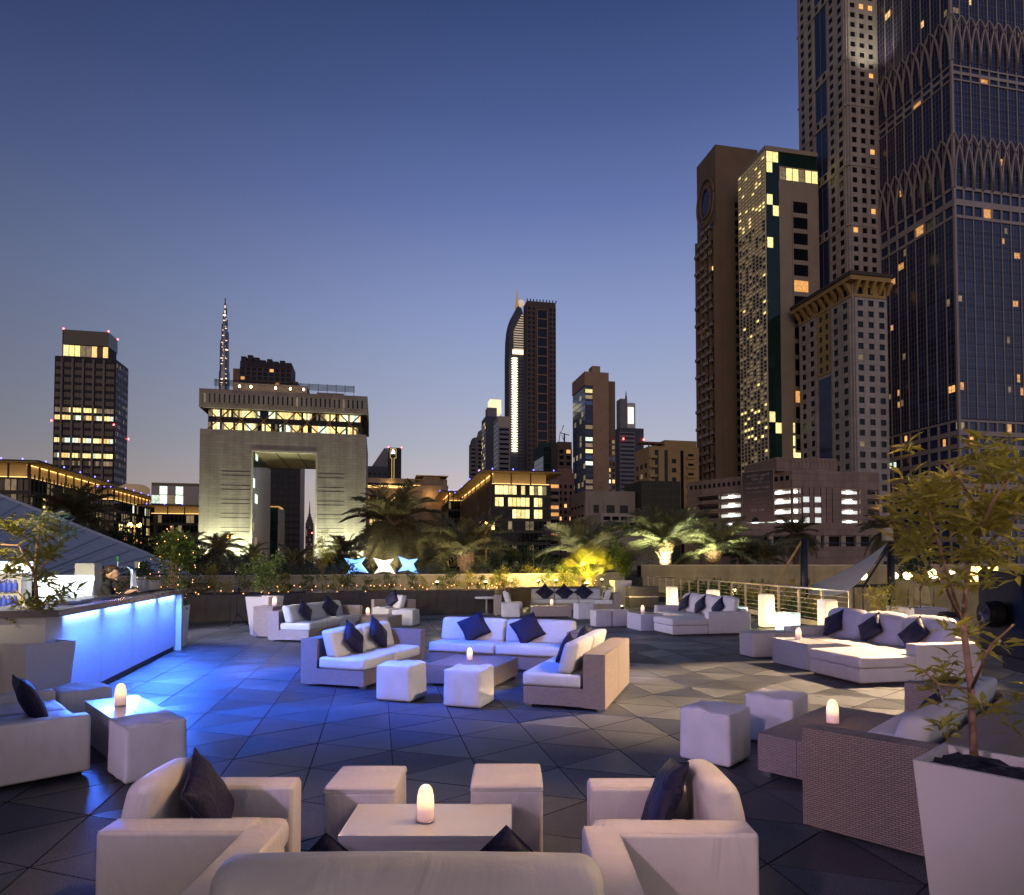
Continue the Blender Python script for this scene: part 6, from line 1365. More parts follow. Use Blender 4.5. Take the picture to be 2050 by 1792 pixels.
# ---------------------------------------------------------------- parking building with its banner
pk = coursed('parking_stone', (.34, .245, .19), 2.2, 1.1)
pkl = mat('parking_light', (1, 1, 1), .4, emis=(.93, 1, .93), es=.62); tubel = mat('tube_light', (1, 1, 1), .4, emis=(.95, 1, 1), es=9)
def garage():
    Yc = 112; p0 = at(1586, 1000, Yc); p1 = at(1377, 1000, 128); p2 = at(1761, 1000, 114.5)
    o = thing('parking_building', 'pinkish stone parking building with white-lit decks behind the palms', 'building', (p0.x, p0.y, -6))
    P0, P1, P2 = Vector((0, 0)), (p1 - p0).xy, (p2 - p0).xy
    Z = lambda v: zat(1586, v, Yc) + 6
    ztop = Z(942)
    def face(A, B, name, rows, cols, strips):
        d = (B - A); L = d.length; d.normalize(); ang = atan2(d.y, d.x); M = Matrix.Translation((A.x, A.y, 0)) @ Matrix.Rotation(ang, 4, 'Z')
        return M, L
    for A, B, opens, smalls in ((P1, P0, [(.10, .985)], True), (P0, P2, [(.0, .10), (.56, .78), (.86, .99)], False)):
        M, L = face(A, B, '', 0, 0, 0); b = MB(); dk_ = [(978, 987.5), (996, 1007.5), (1017.5, 1028), (1039, 1046)]
        lv = [0] + [Z(v) for pr in reversed(dk_) for v in reversed(pr)] + [ztop]
        b.box(0, L, .35, 1.2, 0, lv[1], 0, M)
        for k in range(0, len(lv) - 1, 2): b.box(0, L, 0, .5, lv[k], lv[k + 1], 0, M)                 # solid bands
        for k in range(1, len(lv) - 1, 2):                                                          # deck openings, closed between the bays
            prev = 0
            for a, c in opens + [(1.0, 1.0)]:
                if a * L - prev > .05: b.box(prev, a * L, .02, .48, lv[k] + .002, lv[k + 1] - .002, 0, M)
                prev = c * L
            for a, c in opens:
                n = max(1, round((c - a) * L / 4.6))
                for i in range(1, n): x = a * L + (c - a) * L * i / n; b.box(x - .09, x + .09, .03, .47, lv[k] + .002, lv[k + 1] - .002, 0, M)
        b.build('front_wall', pk, o)
        for k in range(1, len(lv) - 1, 2):
            for a, c in opens:
                n = max(1, round((c - a) * L / 4.6))
                for i in range(n):
                    x0_, x1_ = a * L + (c - a) * L * i / n, a * L + (c - a) * L * (i + 1) / n
                    if (not smalls and a > .8) or (smalls and i == 0): m_ = gl_dark
                    else: m_ = pkl
                    MB().box(x0_ + .1, x1_ - .1, .8, .9, lv[k], lv[k] + (lv[k + 1] - lv[k]) * .7, 0, M).build('deck_bay', m_, o)
                    if m_ is pkl: MB().box((x0_ + x1_) / 2 - .5, (x0_ + x1_) / 2 + .5, .5, .75, lv[k + 1] - .45, lv[k + 1] - .22, 0, M).build('tube_lamp', tubel, o)
        if smalls:
            wm = MB().box(-.28, .28, -.03, .03, -.38, .38).mesh('small_window', gl_dark)
            for i in range(20):
                q = M @ Vector((.8 + (L - 1.6) * i / 19, -.02, Z(956))); obj('small_window', wm, o, q, (0, 0, atan2((B - A).y, (B - A).x)))
        else:
            wm = MB().box(-.55, .55, -.03, .03, -.45, .45).mesh('lit_window', pkl); dm = MB().box(-.3, .3, -.03, .03, -.35, .35).mesh('small_window', gl_dark)
            for u in (1610.5, 1635.5):
                for v in (999.5, 1021, 1041):
                    x = (at(u, 1000, 113).x - p0.x) / cos(atan2((B - A).y, (B - A).x)); obj('lit_window', wm, o, M @ Vector((x, -.03, Z(v))), (0, 0, atan2((B - A).y, (B - A).x)))
            rb_ = MB()
            for u in (1603, 1618, 1628, 1643, 1655, 1668): x = (at(u, 1000, 113).x - p0.x); rb_.box(x - .05, x + .05, -.05, -.002, Z(1046), Z(975), 0, M)
            rb_.build('pilaster_joint', MATS['dark_panel'], o)
            M2 = M; L2 = L
            ub = MB().box(-2.2, L * .56, 1.0, 12, ztop, Z(914), 0, M); ub.build('upper_block', pk, o)
            z_ = MB()
            for i in range(14):
                x = 0.2 + i * .72; z_.tube([M @ Vector((x, .96, ztop + .3)), M @ Vector((x + .36, .96, ztop + 1.3)), M @ Vector((x, .96, Z(914) - .2))], .02, 4)
            z_.build('net_lines', MATS['dark_panel'], o)
    MB().prism([(P1.x + 1, P1.y + 1), (P0.x, P0.y + 1.3), (P2.x, P2.y + 1.3), (P2.x, P2.y + 22), (P1.x + 12, P1.y + 14)], 0, ztop - .3).build('core', pk, o)
    # base with the passage and its columns
    A, B = at(1470, 1050, 104), at(1765, 1050, 104); zz = lambda v: zat(1600, v, 104) + 6; b = MB(); x0_ = A.x - p0.x; x1_ = B.x - p0.x; y = -8
    b.box(x0_, x1_, y, y + 1, zz(1072), zz(1047)); b.box(x0_, x1_, y, y + 1, 0, zz(1094)); b.box(x0_, x1_, y + 2.5, y + 3, zz(1093), zz(1073), 1)
    b.build('base_wall', [pk, MATS['dark_panel']], o)
    cm = MB().box(-.35, .35, 0, .7, zz(1094) + .01, zz(1072) - .01).mesh('passage_column', MATS['pale_render'])
    for u in (1500, 1545, 1596, 1612, 1640, 1656, 1690, 1720, 1750): obj('passage_column', cm, o, (at(u, 1080, 104).x - p0.x, y + .2, 0))
    MB().tube([(x0_, y - .1, zz(1087)), (x1_, y - .1, zz(1087))], .05, 5).build('passage_rail', steel, o)
    return o, p0, p1
gar, p0, p1 = garage()
SH = {'ا': ('FE8D', 'FE8E'), 'أ': ('FE83', 'FE84'), 'ل': ('FEDD', 'FEDE', 'FEDF', 'FEE0'), 'س': ('FEB1', 'FEB2', 'FEB3', 'FEB4'), 'و': ('FEED', 'FEEE'), 'ب': ('FE8F', 'FE90', 'FE91', 'FE92'), 'ر': ('FEAD', 'FEAE'), 'ن': ('FEE5', 'FEE6', 'FEE7', 'FEE8'), 'ج': ('FE9D', 'FE9E', 'FE9F', 'FEA0'),
      'ح': ('FEA1', 'FEA2', 'FEA3', 'FEA4'), 'م': ('FEE1', 'FEE2', 'FEE3', 'FEE4'), 'ظ': ('FEC5', 'FEC6', 'FEC7', 'FEC8'), 'ة': ('FE93', 'FE94'), 'ع': ('FEC9', 'FECA', 'FECB', 'FECC'), 'ئ': ('FE89', 'FE8A', 'FE8B', 'FE8C'), 'د': ('FEA9', 'FEAA'), 'ت': ('FE95', 'FE96', 'FE97', 'FE98'), 'ف': ('FED1', 'FED2', 'FED3', 'FED4'), 'ه': ('FEE9', 'FEEA', 'FEEB', 'FEEC'), 'خ': ('FEA5', 'FEA6', 'FEA7', 'FEA8')}
def arabic(t):
    out = []
    for i, c in enumerate(t):
        if c not in SH: out.append(c); continue
        pj = i > 0 and t[i - 1] in SH and len(SH[t[i - 1]]) == 4; nj = len(SH[c]) == 4 and i + 1 < len(t) and t[i + 1] in SH
        k = (3 if pj else 2) if nj else (1 if pj else 0); out.append(chr(int(SH[c][k], 16)))
    return ''.join(reversed(out))
def text_mesh(s, size, m, align='CENTER', ext=.01):
    cu = bpy.data.curves.new('t', 'FONT'); cu.body = s; cu.size = size; cu.align_x = align; cu.extrude = ext; cu.resolution_u = 2
    o = bpy.data.objects.new('t', cu); COL.objects.link(o); dg = bpy.context.evaluated_depsgraph_get(); me = bpy.data.meshes.new_from_object(o.evaluated_get(dg)); bpy.data.objects.remove(o); me.materials.clear(); me.materials.append(m); me.name = 'lettering'; return me
def banner():
    Y = 110.5; a, b_ = at(1483, 994, 115.2), at(1547, 994, 111.2); d = b_ - a; d.z = 0; L = d.length; ang = atan2(d.y, d.x)
    o = thing('wall_banner', 'tall banner with Arabic and English lettering hung on the parking building', 'banner', (a.x, a.y - .6, -6), ang)
    zt, zb = zat(1515, 943, 113) + 6, zat(1515, 1046, 113) + 6; H = zt - zb
    def grad():
        m = mat('banner_print', (.16, .13, .11), .7); n, l = m.node_tree.nodes, m.node_tree.links; t = n.new('ShaderNodeTexCoord'); s = n.new('ShaderNodeSeparateXYZ'); l.new(t.outputs['Object'], s.inputs[0])
        mr = n.new('ShaderNodeMapRange'); mr.inputs[1].default_value = zb; mr.inputs[2].default_value = zt; l.new(s.outputs[2], mr.inputs[0]); r = n.new('ShaderNodeValToRGB'); l.new(mr.outputs[0], r.inputs[0])
        r.color_ramp.elements[0].color = (.34, .22, .18, 1); r.color_ramp.elements[1].color = (.07, .065, .075, 1); e = r.color_ramp.elements.new(.45); e.color = (.19, .14, .115, 1); e = r.color_ramp.elements.new(.78); e.color = (.10, .085, .085, 1); l.new(r.outputs[0], n['Principled BSDF'].inputs['Base Color']); return m
    MB().box(.12, L - .12, -.04, 0, zb + .12, zt - .12).build('print', grad(), o); fm = MATS['beige_stone']
    b = MB(); b.box(0, L, -.08, .1, zt - .12, zt); b.box(0, L, -.08, .1, zb, zb + .12); b.box(0, .12, -.081, .1, zb + .121, zt - .121); b.box(L - .12, L, -.081, .1, zb + .121, zt - .121); b.build('banner_frame', fm, o)
    arch = [(L * .42 + .62 * cos(pi * k / 8), .62 * sin(pi * k / 8)) for k in range(9)]; q = MB(); q.add([(x, -.05, zb + .13 + z * 1.25) for x, z in arch], [tuple(range(9))]); q.build('arch_emblem', MATS['dark_panel'], o)
    lm_ = mat('banner_letter', (.58, .48, .42), .7); ld = mat('banner_letter_dim', (.40, .31, .25), .7)
    for s, t, sz, m in ((arabic('السوبر') + '', .075, .62, lm_),): pass
    lines = [(arabic('السوبر... نجاح من'), .10, .60, lm_), (arabic('أول نظرة'), .175, .60, lm_), (arabic('مما تدفعونه') + ' %300 ' + arabic('عائدات'), .25, .42, ld), ('Have "Super" in sight', .345, .50, lm_), ('More than 300% return', .425, .42, ld), (arabic('مدخرات السوبر'), .56, .40, ld), (arabic('للمؤسسات'), .625, .40, ld), ('Business Super Plan', .70, .38, ld), ('800 188', .79, .72, lm_)]
    for s, t, sz, m in lines:
        try:
            me = text_mesh(s, sz, m)
            if not me.vertices: continue
            w = max(v.co.x for v in me.vertices) - min(v.co.x for v in me.vertices); k = min(1, (L - .5) / max(.1, w)); obj('lettering', me, o, (L / 2, -.055, zt - H * t), (pi / 2, 0, 0), (k, k, 1))
        except Exception as ex: print('text', ex)
banner()

# ---------------------------------------------------------------- grey metal roof beside the bar
def metal_roof():
    A, B, C_, D_ = at(-120, 945, 44), at(401, 1152, 44), at(300, 1150, 24), at(-420, 1150, 24)
    o = thing('metal_roof', 'large sloping grey standing-seam roof beyond the bar', 'roof', (B.x, B.y, 0)); off = Vector((B.x, B.y, 0)); A, B, C_, D_ = [p - off for p in (A, B, C_, D_)]
    m = mat('zinc', (.50, .49, .48), .6, metal=.0, var=.12, vscale=.6, rnd=.04); n = 16
    for k in range(n):                                # long tapering sheets laid side by side
        t0, t1 = k / n, (k + 1) / n - .002
        a0, a1, b0, b1 = A.lerp(B, t0), A.lerp(B, t1), D_.lerp(C_, t0), D_.lerp(C_, t1); up = Vector((0, 0, .06))
        MB().add([b0, b1, a1, a0, b0 - up, b1 - up, a1 - up, a0 - up], [(0, 1, 2, 3), (7, 6, 5, 4), (0, 4, 5, 1), (1, 5, 6, 2), (2, 6, 7, 3), (3, 7, 4, 0)]).build('roof_sheet', m, o)
    sm = stone('seam_grey', (.22, .22, .23))
    for k in range(n + 1):
        t = k / n; MB().tube([D_.lerp(C_, t) + Vector((0, 0, .03)), A.lerp(B, t) + Vector((0, 0, .01))], .028, 4).build('seam', sm, o)
    MB().tube([A, B], .16, 6).build('ridge', m, o)
    b = MB(); b.add([C_, D_, D_ - Vector((0, 0, 2.2)), C_ - Vector((0, 0, 2.2)), B, B - Vector((0, 0, 2.2))], [(0, 1, 2, 3), (4, 0, 3, 5)]); b.build('wall_below', stone('roof_wall', (.16, .11, .075)), o)
metal_roof()
# ---------------------------------------------------------------- lamps, fairy lights and small things
glow_w = None
def column_mat(name, c0, c1, h, s):
    m = bpy.data.materials.new(name); m.use_nodes = True; n, l = m.node_tree.nodes, m.node_tree.links; b = n['Principled BSDF']; b.inputs['Base Color'].default_value = (.8, .75, .65, 1); b.inputs['Roughness'].default_value = .5
    t = n.new('ShaderNodeTexCoord'); sp = n.new('ShaderNodeSeparateXYZ'); l.new(t.outputs['Object'], sp.inputs[0]); mr = n.new('ShaderNodeMapRange'); mr.inputs[2].default_value = h; l.new(sp.outputs[2], mr.inputs[0])
    r = n.new('ShaderNodeValToRGB'); r.color_ramp.elements[0].color = (*c0, 1); r.color_ramp.elements[1].color = (*c1, 1); r.color_ramp.elements[0].position = .25; l.new(mr.outputs[0], r.inputs[0]); l.new(r.outputs[0], b.inputs['Emission Color']); b.inputs['Emission Strength'].default_value = s; return m
colm = column_mat('lit_column', (1, .80, .36), (.34, .24, .12), .9, 1.25); cubm = column_mat('lit_cube', (.78, 1, .95), (.42, .62, .62), .5, 1.0)
def column_lamp(label, u, Y, h, w=.33):
    x = at(u, 1200, Y).x; o = thing('column_lamp', label, 'lamp', (x, Y, 0), .1, 'glowing floor lamps'); rbox('shade', o, -w / 2, w / 2, -w / 2, w / 2, .02, h, .05, colm); MB().box(-w * .4, w * .4, -w * .4, w * .4, 0, .02).build('base', black, o); lamp('lamp_light', 'POINT', o, (.30, -.25, .45), (1, .70, .28), 60, size=.1); return o
column_lamp('glowing column lamp by the railing, farthest of the four', 1345, 23.2, .92)
column_lamp('glowing column lamp behind the white sofa with the soft cushions', 1427, 21.0, .90)
column_lamp('glowing column lamp standing free between two glowing cubes', 1534, 17.9, .90)
column_lamp('glowing column lamp just behind the sofa nearest the foliage', 1656, 15.2, .90)
def cube_lamp(label, u, v, w=.46):
    q = gp(u, v); o = thing('cube_lamp', label, 'lamp', (q.x, q.y + .3, 0), radians(40), 'glowing floor lamps'); rbox('shade', o, -w / 2, w / 2, -w / 2, w / 2, .015, w, .025, cubm); MB().box(-w * .4, w * .4, -w * .4, w * .4, 0, .015).build('base', black, o); lamp('lamp_light', 'POINT', o, (-.5, -.1, .25), (.75, 1, .95), 16, size=.1); return o
cube_lamp('pale glowing cube lamp next to the sofa between wicker set and columns', 1482, 1249); cube_lamp('pale glowing cube lamp behind the white box stools', 1587, 1265)
gm_ = mat('globe_lamp', (1, .9, .7), .4, emis=(1, .82, .4), es=6)
def sphere(name, r, m, parent, loc, seg=16):
    b = bmesh.new(); bmesh.ops.create_uvsphere(b, u_segments=seg, v_segments=seg // 2 + 2, radius=r); me = bpy.data.meshes.new(name); b.to_mesh(me); b.free(); me.materials.append(m)
    for p in me.polygons: p.use_smooth = True
    return obj(name, me, parent, loc)
for lab, u, v, Y in (('round bulkhead lamp low on the court wall', 1389, 1193, 39.6), ('round bulkhead lamp on the court wall nearer the sail mast', 1462, 1187, 39.9)):
    q = at(u, v, Y); o = thing('bulkhead_lamp', lab, 'lamp', q, 0, 'lamps in the pool court'); sphere('globe', .36, gm_, o, (0, -.1, 0)); MB().lathe([(.42, 0), (.42, .1)], 14).build('back_plate', steel, o, (0, .3, -.05)); lamp('lamp_light', 'POINT', o, (0, -1.2, 0), (1, .72, .28), 50, size=.2)
for lab, u, v, Y, s, pw in (('yellow globe light by the mast of the shade sail', 1790, 1153, 36, .34, 90), ('yellow globe light on a thin post behind the slender shrub', 1817, 1152, 36, .36, 90), ('small yellow globe light beside the closed parasol', 1851, 1151, 38, .28, 90), ('bright yellow globe light right of the closed parasol', 1868, 1149, 36, .42, 100), ('cluster light under the rigging of the sail', 1709, 1157, 36, .36, 80), ('cluster light higher under the rigging of the sail', 1727, 1153, 36.5, .36, 60), ('yellow globe light half hidden in the foliage', 1905, 1146, 39, .26, 80)):
    q = at(u, v, Y); o = thing('globe_light', lab, 'lamp', (q.x, q.y, -2.2), 0, 'lamps in the pool court'); MB().tube([(0, 0, 0), (0, 0, q.z + 2.2 - s)], .04, 6).build('post', darkmetal, o); sphere('globe', s * .62, gm_, o, (0, 0, q.z + 2.2)); lamp('lamp_light', 'POINT', o, (0, -.6, q.z + 2.2), (1, .74, .28), pw, size=.25)
bxp = at(1967, 1150, 38); o = thing('lit_niche', 'glowing yellow wall box at the right end of the court wall', 'lamp', bxp, 0, 'lamps in the pool court'); MB().box(-.75, .75, -.2, .2, -.4, .45).build('light_box', mat('box_light', (1, .8, .4), .4, emis=(1, .74, .25), es=2.4), o); MB().box(-.8, .8, -.22, .25, .451, .5).build('hood', darkmetal, o); lamp('lamp_light', 'POINT', o, (0, -1.6, -.2), (1, .7, .25), 90, size=.3)

# three star lamps on the parapet
def star(label, u, v, col, es, rot):
    q = at(u, v, 26.0 + (u - 713) * .012); m = mat('star_' + ('blue' if col[2] > col[0] else 'cream'), (.8, .85, .9), .4, emis=col, es=es)
    o = thing('star_lamp', label, 'lamp', (q.x, q.y, 1.32), 0, 'star lamps on the parapet')
    out = []
    for k in range(4):
        a = radians((218, 325, 38, 143)[k] + rot); a2 = a + radians(52); r1 = (.50, .55, .48, .54)[k]
        out.append((cos(a) * r1, sin(a) * r1)); out.append((cos(a2) * .215, sin(a2) * .215))
    zmin = min(z for _, z in out); pts = [Vector((x, 0, z - zmin)) for x, z in out]; c = Vector((0, 0, -zmin)); b = MB(); n = len(pts)
    b.add([p + Vector((0, -.05, 0)) for p in pts] + [p + Vector((0, .05, 0)) for p in pts] + [c + Vector((0, -.17, 0)), c + Vector((0, .17, 0))], [((i + 1) % n, i, 2 * n) for i in range(n)] + [(n + i, n + (i + 1) % n, 2 * n + 1) for i in range(n)] + [(i, (i + 1) % n, n + (i + 1) % n, n + i) for i in range(n)])
    b.build('shade', m, o); MB().box(-.12, .12, -.10, .10, -.004, .02).build('foot', black, o)
    lamp('lamp_light', 'POINT', o, (0, -.5, .35), col, 14, size=.2)
star('blue glowing star lamp on the parapet, the one nearest the bar', 713, 1141, (.10, .36, 1), 1.5, 4); star('cream glowing star lamp on the parapet between the two blue ones', 769, 1141, (1, .80, .55), 1.15, 0); star('blue glowing star lamp on the parapet, the one nearest the lit wall', 817, 1141, (.10, .38, 1), 1.5, -5)

# fairy lights along the granite wall
fl = mat('fairy_bulb', (1, .6, .3), .4, emis=(1, .40, .12), es=5); fb_ = MB().lathe([(.004, -.018), (.016, 0), (.004, .018)], 6).mesh('bulb', fl)
fs_ = thing('fairy_lights', 'string of tiny orange fairy lights along the granite planter wall', 'fairy lights', (BED[0][0], BED[0][1], 0)); r = random.Random(4); wp_ = []
for k in range(120):
    p = along(BED, .08 + .92 * k / 119); q = Vector((p.x - BED[0][0] + r.uniform(-.05, .05), p.y - BED[0][1] + r.uniform(-.08, .45), .84 + r.uniform(-.03, .20))); wp_.append(q)
    if r.random() < (.85 if (k // 7) % 3 else .3): obj('bulb', fb_, fs_, q)
MB().tube(wp_, .006, 3).build('cable', black, fs_)
ft = thing('tree_fairy_lights', 'fairy lights wound through the leafy tree at the end of the bar', 'fairy lights', (-7.02, 13.75, .82)); wp_ = []
for k in range(34):
    a = k * .9; z = .2 + 1.5 * k / 34; rr_ = .36 * sin(pi * min(1, .15 + .85 * k / 34)) + .08; q = Vector((cos(a) * rr_, sin(a) * rr_, z)); wp_.append(q); obj('bulb', fb_, ft, q, (0, 0, 0), (.6,) * 3)
MB().tube(wp_, .004, 3).build('cable', black, ft)
# garden spots
def spike_spot(label, u, v, Y, col, pw, target, r_=.07, es=12):
    q = at(u, v, Y); o = thing('garden_spot', label, 'spotlight', (q.x, q.y, .70), 0, 'garden spotlights'); MB().tube([(0, 0, 0), (0, 0, .22)], .012, 6).build('spike', black, o); MB().lathe([(.05, 0), (.07, .10), (.07, .12)], 10, c=(0, 0, .22)).build('head', black, o); MB().lathe([(.062, 0), (.05, .02), (.004, .03)], 10, c=(0, 0, .342)).build('lens', mat('spot_lens', (1, .9, .6), .3, emis=(1, .85, .45), es=es), o)
    lamp('spot_light', 'POINT', o, (0, -.15, .55), col, pw, size=.08)
for k, (u, Y, pw) in enumerate(((972, 25.0, 26), (1024, 26.7, 26), (1078, 27.1, 30), (1113, 27.5, 30), (1205, 28.6, 24), (875, 24.6, 8))):
    spike_spot(('garden spot behind the granite wall end', 'garden spot near the far wicker chair', 'garden spot behind the far three-seat sofa', 'garden spot where the lit wall is brightest', 'garden spot beside the tapered planter', 'dim garden spot in the shrubs left of the lit wall')[k], u, 1180, Y, (1, .72, .26), pw * 3.5, None)
q = at(1175, 1165, 27.9); o = thing('garden_spot', 'strong yellow spot under the fan palm', 'spotlight', (q.x, q.y, .72), 0, 'garden spotlights'); MB().lathe([(.08, 0), (.10, .16), (.10, .2)], 10).build('head', black, o); MB().lathe([(.09, 0), (.05, .03), (.004, .04)], 10, c=(0, 0, .2)).build('lens', MATS['spot_lens'], o); lamp('spot_light', 'POINT', o, (0, -.1, .5), (1, .85, .12), 210, size=.1)
q = at(1250, 1200, 25.2); o = thing('garden_spot', 'small floor spot washing the tapered planter', 'spotlight', (q.x - .1, q.y, 0), 0, 'garden spotlights'); rbox('head', o, -.07, .07, -.07, .07, 0, .12, .02, black); MB().lathe([(.05, 0), (.004, .02)], 10, c=(0, 0, .12)).build('lens', MATS['spot_lens'], o); lamp('spot_light', 'POINT', o, (0, .3, .6), (1, .85, .5), 16, size=.06)
for lab, u, Y in (('added fill spot under the big full date palm', 770, 33.5), ('added fill spot under the low wide palm', 925, 33.5), ('added fill spot under the grey-green palm', 1140, 34.5), ('added fill spot among the dark palms by the gate', 470, 50)):  # fill lamps added to lift the dark palms
    q = at(u, 1140, Y); o = thing('palm_fill_spot', lab, 'spotlight', (q.x, q.y, .95), 0, 'garden spotlights'); rbox('housing', o, -.12, .12, -.08, .08, 0, .16, .02, black); MB().box(-.10, .10, -.06, .06, .161, .172).build('lens', MATS['spot_lens'], o); lamp('spot_light', 'SPOT', o, (0, 0, .4), (1, .90, .58), 600, (0, 2.6, 3.0), .15, spot=radians(125), blend=.8)
# floods under the floodlit palms
for k, u in enumerate((1335, 1430)):
    q = at(u, 1128, 43.6); o = thing('palm_flood', ('flood lamp under the tallest floodlit palm', 'flood lamp under the second floodlit palm')[k], 'spotlight', (q.x, q.y + .9, 1.0), 0, 'garden spotlights'); rbox('housing', o, -.16, .16, -.1, .1, 0, .22, .03, black); MB().box(-.14, .14, -.08, .08, .221, .235).build('lens', MATS['spot_lens'], o); lamp('flood_light', 'SPOT', o, (0, -.6, .5), (.95, 1, .55), 1900, (0, .8, 4.6), .2, spot=radians(120), blend=.8)
# street lamps among the trees
def street_lamp(label, us, v, Y):
    c = at(sum(us) / len(us), v, Y); o = thing('street_lamp', label, 'street lamp', (c.x, Y, -6), 0, 'street lamps'); h = c.z + 6; MB().tube([(0, 0, 0), (0, 0, h)], [.12, .07], 8).build('pole', MATS['ochre_trim'], o)
    m = mat('sodium', (1, .6, .2), .4, emis=(1, .50, .10), es=26)
    for u in us:
        x = at(u, v, Y).x - c.x; MB().tube([(0, 0, h - .1), (x, 0, h + .1)], .05, 5).build('lamp_arm', darkmetal, o); sphere('lamp_globe', .24, m, o, (x, 0, h), 10)
    lamp('lamp_light', 'POINT', o, (0, -2.5, h - .3), (1, .55, .15), 700, size=.4)
street_lamp('twin orange street lamp over the metal roof', (261, 278), 1051, 70); street_lamp('triple orange street lamp before the central glass office', (963, 973, 983), 1048, 80); street_lamp('small orange street lamp at the foot of the gate building', (765 * .2615 * 4, 805), 1074, 90) if False else street_lamp('small twin street lamp at the left leg of the gate building', (455, 466), 1074, 95)
# shade sail
def sail():
    Y = 27; sm_ = mat('sail_cloth', (.70, .62, .50), .8, var=.1, vscale=.5)
    o = thing('shade_sail', 'pale shade sail stretched from masts over the pool court', 'shade sail', (at(1610, 1180, Y).x, Y, -2.2)); off = Vector(o.location); P = lambda u, v, y=Y: at(u, v, y) - off
    A, B, C_ = P(1775, 1088, 29), P(1606, 1176, 28), P(1694, 1186, 22.5); n = 12; vs, ix, fs = [], {}, []
    for i in range(n + 1):
        for j in range(n + 1 - i):
            a, b = i / n, j / n; c = 1 - a - b; ix[i, j] = len(vs); p = A * a + B * b + C_ * c; p.z -= .9 * (a * b + b * c + c * a); vs.append(p)
    for i in range(n):
        for j in range(n - i):
            fs.append((ix[i, j], ix[i + 1, j], ix[i, j + 1]))
            if j < n - i - 1: fs.append((ix[i + 1, j], ix[i + 1, j + 1], ix[i, j + 1]))
    MB().add(vs, fs).build('sail_cloth', sm_, o, smooth=True)
    MB().tube([P(1610, 1260), P(1610, 1079)], .15, 10).build('mast', darkmetal, o, smooth=True); MB().tube([P(1606, 1082), P(1551, 1172)], .05, 6).build('strut', MATS['ochre_trim'], o); MB().tube([P(1784, 1250, 29), P(1784, 1085, 29)], .16, 10).build('mast', darkmetal, o, smooth=True)
    MB().tube([P(1778, 1092, 29), P(1700, 1172, 28)], .07, 6).build('strut', darkmetal, o); MB().tube([P(1778, 1098, 29), P(1728, 1176, 28)], .05, 6).build('strut', darkmetal, o); MB().tube([P(1660, 1174, 28), P(1782, 1172, 29)], .07, 6).build('boom', darkmetal, o)
    MB().box(-.16, .16, -.16, .16, 0, .55).build('mast_cap', MATS['pale_render'], o, P(1777, 1082, 29))
sail()
# closed parasol
q = at(1848, 1200, 24); o = thing('closed_parasol', 'closed yellow parasol between the globe lights', 'parasol', (q.x, 24, -2.2)); zt = zat(1848, 1130, 24) + 2.2; zb = zat(1848, 1215, 24) + 2.2; pr = []
b = MB(); n = 14
rings = []
for t, r0 in ((0, .03), (.06, .10), (.5, .22), (.9, .26), (1, .20)): rings.append([(cos(2 * pi * k / n) * r0 * (1 + .25 * (k % 2)), sin(2 * pi * k / n) * r0 * (1 + .25 * (k % 2)), zt + (zb - zt) * t) for k in range(n)])
b.add([p for r_ in rings for p in r_], [(i * n + k, i * n + (k + 1) % n, (i + 1) * n + (k + 1) % n, (i + 1) * n + k) for i in range(4) for k in range(n)]); b.build('folded_canopy', mat('parasol_cloth', (.50, .38, .16), .8, var=.2), o); MB().tube([(0, 0, 0), (0, 0, zt)], .035, 8).build('pole', steel, o); MB().lathe([(.4, 0), (.4, .06), (.06, .1)], 14).build('base', darkmetal, o)
# steel bin and a lantern-less pedestal table by the granite wall
q = gp(1841, 1250 + 12); o = thing('steel_bin', 'round brushed steel waste bin with dark lid by the white planter', 'bin', (9.45, 14.35, 0)); MB().lathe([(.20, .02), (.205, .05), (.205, .58)], 24).build('bin_body', steel, o, smooth=True); MB().lathe([(.21, .581), (.215, .61), (.20, .66), (.10, .68)], 24).build('lid', black, o, smooth=True); MB().lathe([(.19, 0), (.19, .02)], 24).build('foot_ring', black, o)
q = gp(974, 1229); o = thing('pedestal_table', 'small round white-topped table against the granite wall', 'table', (q.x, q.y, 0)); MB().lathe([(.38, .52), (.42, .54), (.42, .58), (.38, .60)], 24).build('table_top', lacquer, o, smooth=True); MB().tube([(0, 0, .03), (0, 0, .53)], .035, 8).build('stem', steel, o); MB().lathe([(.2, 0), (.2, .02), (.04, .04)], 20).build('base', steel, o)
# dark planter tubs behind the far sofa
for lab, u, Y in (('low dark trough planter behind the far three-seat sofa', 1196, 26.3), ('dark trough planter beside the tapered planter', 1285, 26.5)):
    x = at(u, 1190, Y).x; o = thing('dark_trough', lab, 'planter', (x, Y, 0), radians(8), 'dark troughs'); MB().box(-.6, .6, -.25, .25, .0, .82).build('trough', granite, o); MB().box(-.55, .55, -.2, .2, .821, .84).build('soil', soil, o); MB().box(-.62, .62, -.27, .27, .40, .44).build('steel_band', steel, o)

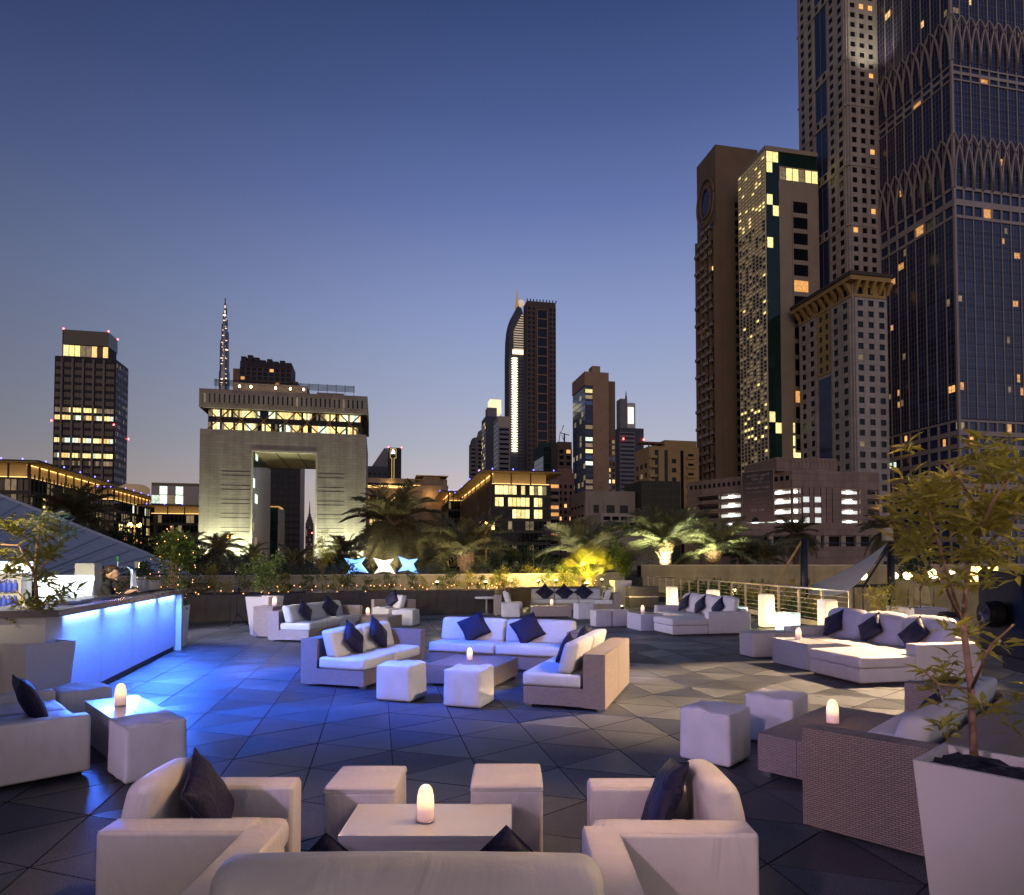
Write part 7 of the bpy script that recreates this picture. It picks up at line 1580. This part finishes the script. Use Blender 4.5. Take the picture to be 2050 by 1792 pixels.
# ---------------------------------------------------------------- black projector on its stand at the right
px, py = at(2030, 1230, 3.6).x + .03, 3.6
o = thing('stage_projector', 'black stage projector with a round snout beside the big planter', 'projector', (px, py, 0), radians(-8))
rbox('housing', o, -.10, .36, -.22, .22, 1.20, 1.665, .025, black); MB().lathe([(.055, 0), (.072, .015), (.072, .05), (.066, .055), (.066, .09)], 28).build('snout', black, o).matrix_local = Matrix.Translation((-.102, -.02, 1.43)) @ Matrix.Rotation(-pi / 2, 4, 'Y')
MB().lathe([(.058, 0), (.045, .006), (.004, .012)], 24).build('lens', mat('lens_glass', (.01, .01, .06), .05, spec=.9), o).matrix_local = Matrix.Translation((-.186, -.02, 1.43)) @ Matrix.Rotation(-pi / 2, 4, 'Y')
MB().tube([(-.10, -.23, 1.66), (-.06, -.235, 1.69), (.15, -.235, 1.69), (.20, -.235, 1.60)], .008, 6).build('handle', darkmetal, o); MB().box(.05, .20, -.26, .26, 1.10, 1.198).build('yoke', black, o); MB().tube([(.12, 0, .25), (.12, 0, 1.10)], .022, 8).build('stand_pole', black, o)
for k in range(3): a = 2 * pi * k / 3; MB().tube([(.12, 0, .45), (.12 + .4 * cos(a), .4 * sin(a), .015)], .014, 6).build('stand_leg', black, o)

# ---------------------------------------------------------------- unseen flood masts added to light the terrace, number and places guessed
def mast(label, pos, target, col, power, spot=70, blend=.6, size=.12):
    o = thing('flood_mast', label, 'floodlight', (pos[0], pos[1], 0), 0, 'terrace floodlights'); z = pos[2]
    MB().tube([(0, 0, 0), (0, 0, z - .1)], [.06, .04], 8).build('pole', darkmetal, o); MB().lathe([(.22, 0), (.22, .03), (.06, .05)], 14).build('base_plate', darkmetal, o)
    d = (Vector(target) - Vector(pos)).normalized(); qd = d.to_track_quat('-Z', 'Y').to_matrix().to_4x4()
    h = MB().lathe([(.09, .22), (.12, .18), (.16, .02), (.17, 0)], 16).build('lamp_head', black, o); h.matrix_local = Matrix.Translation((0, 0, z)) @ qd
    ls = MB().lathe([(.155, .012), (.10, .008), (.004, .006)], 16).build('lens', mat('flood_lens_' + label[:6], (1, 1, 1), .3, emis=col, es=4), o); ls.matrix_local = Matrix.Translation((0, 0, z)) @ qd
    lamp('flood_light', 'SPOT', o, Vector((0, 0, z)) + d * .1, col, power, Vector((0, 0, z)) + d * 5, size, spot=radians(spot), blend=blend)
mast('warm flood mast beyond the right edge of the terrace', (13.2, 13.6, 8.0), (3.9, 9.3, 0), (1, .70, .42), 36000, 22, .45)
mast('low warm flood mast right of the foreground seats', (5.6, 4.0, 7.5), (-.3, 3.8, .3), (1, .64, .36), 3000, 22, .6)  # extra lamp giving the foreground seats their own peach light
mast('tall warm flood mast right of the camera for the middle set', (7.5, 2.0, 8.0), (-.7, 9.9, .2), (1, .78, .58), 4200, 24, .5)  # extra lamp put in to warm the middle set and spare the bar
mast('violet flood mast behind the camera on the bar side', (-6.2, -1.5, 4.2), (2.0, 10.2, .2), (.66, .50, 1), 1250, 40, .5)
mast('blue flood mast behind the bar', (-7.6, 8.5, 8.5), (-2.5, 9.4, 0), (.03, .13, 1), 24000, 42, .9)  # added blue fill on the floor besides the bar's own strips
mast('white flood mast over the back bar', (-7.6, 4.4, 4.4), (-6.4, 9.2, 1.8), (1, .86, .48), 3600, 56, .8)  # lamp put in to brighten the bar, the woman and the tree
mast('pale flood mast left of the planted bed', (-14.2, 15.0, 4.6), (-2.5, 17.5, .2), (.84, .78, 1), 6500, 46, .6)
mast('peach flood mast beside the camera over the foreground seats', (4.8, -1.3, 6.0), (-.2, 3.7, .4), (1, .64, .38), 200, 28, .7)
mast('pink flood mast behind the camera for the near wicker seats', (-3.6, -2.6, 4.6), (2.7, 5.4, .3), (.95, .66, .95), 1000, 22, .6)
mast('golden flood mast aimed at the tree in the big planter', (6.4, 5.4, 3.4), (2.0, 2.85, 1.85), (1, .74, .28), 1100, 15, .7)  # lamp put in only to brighten this tree's leaves
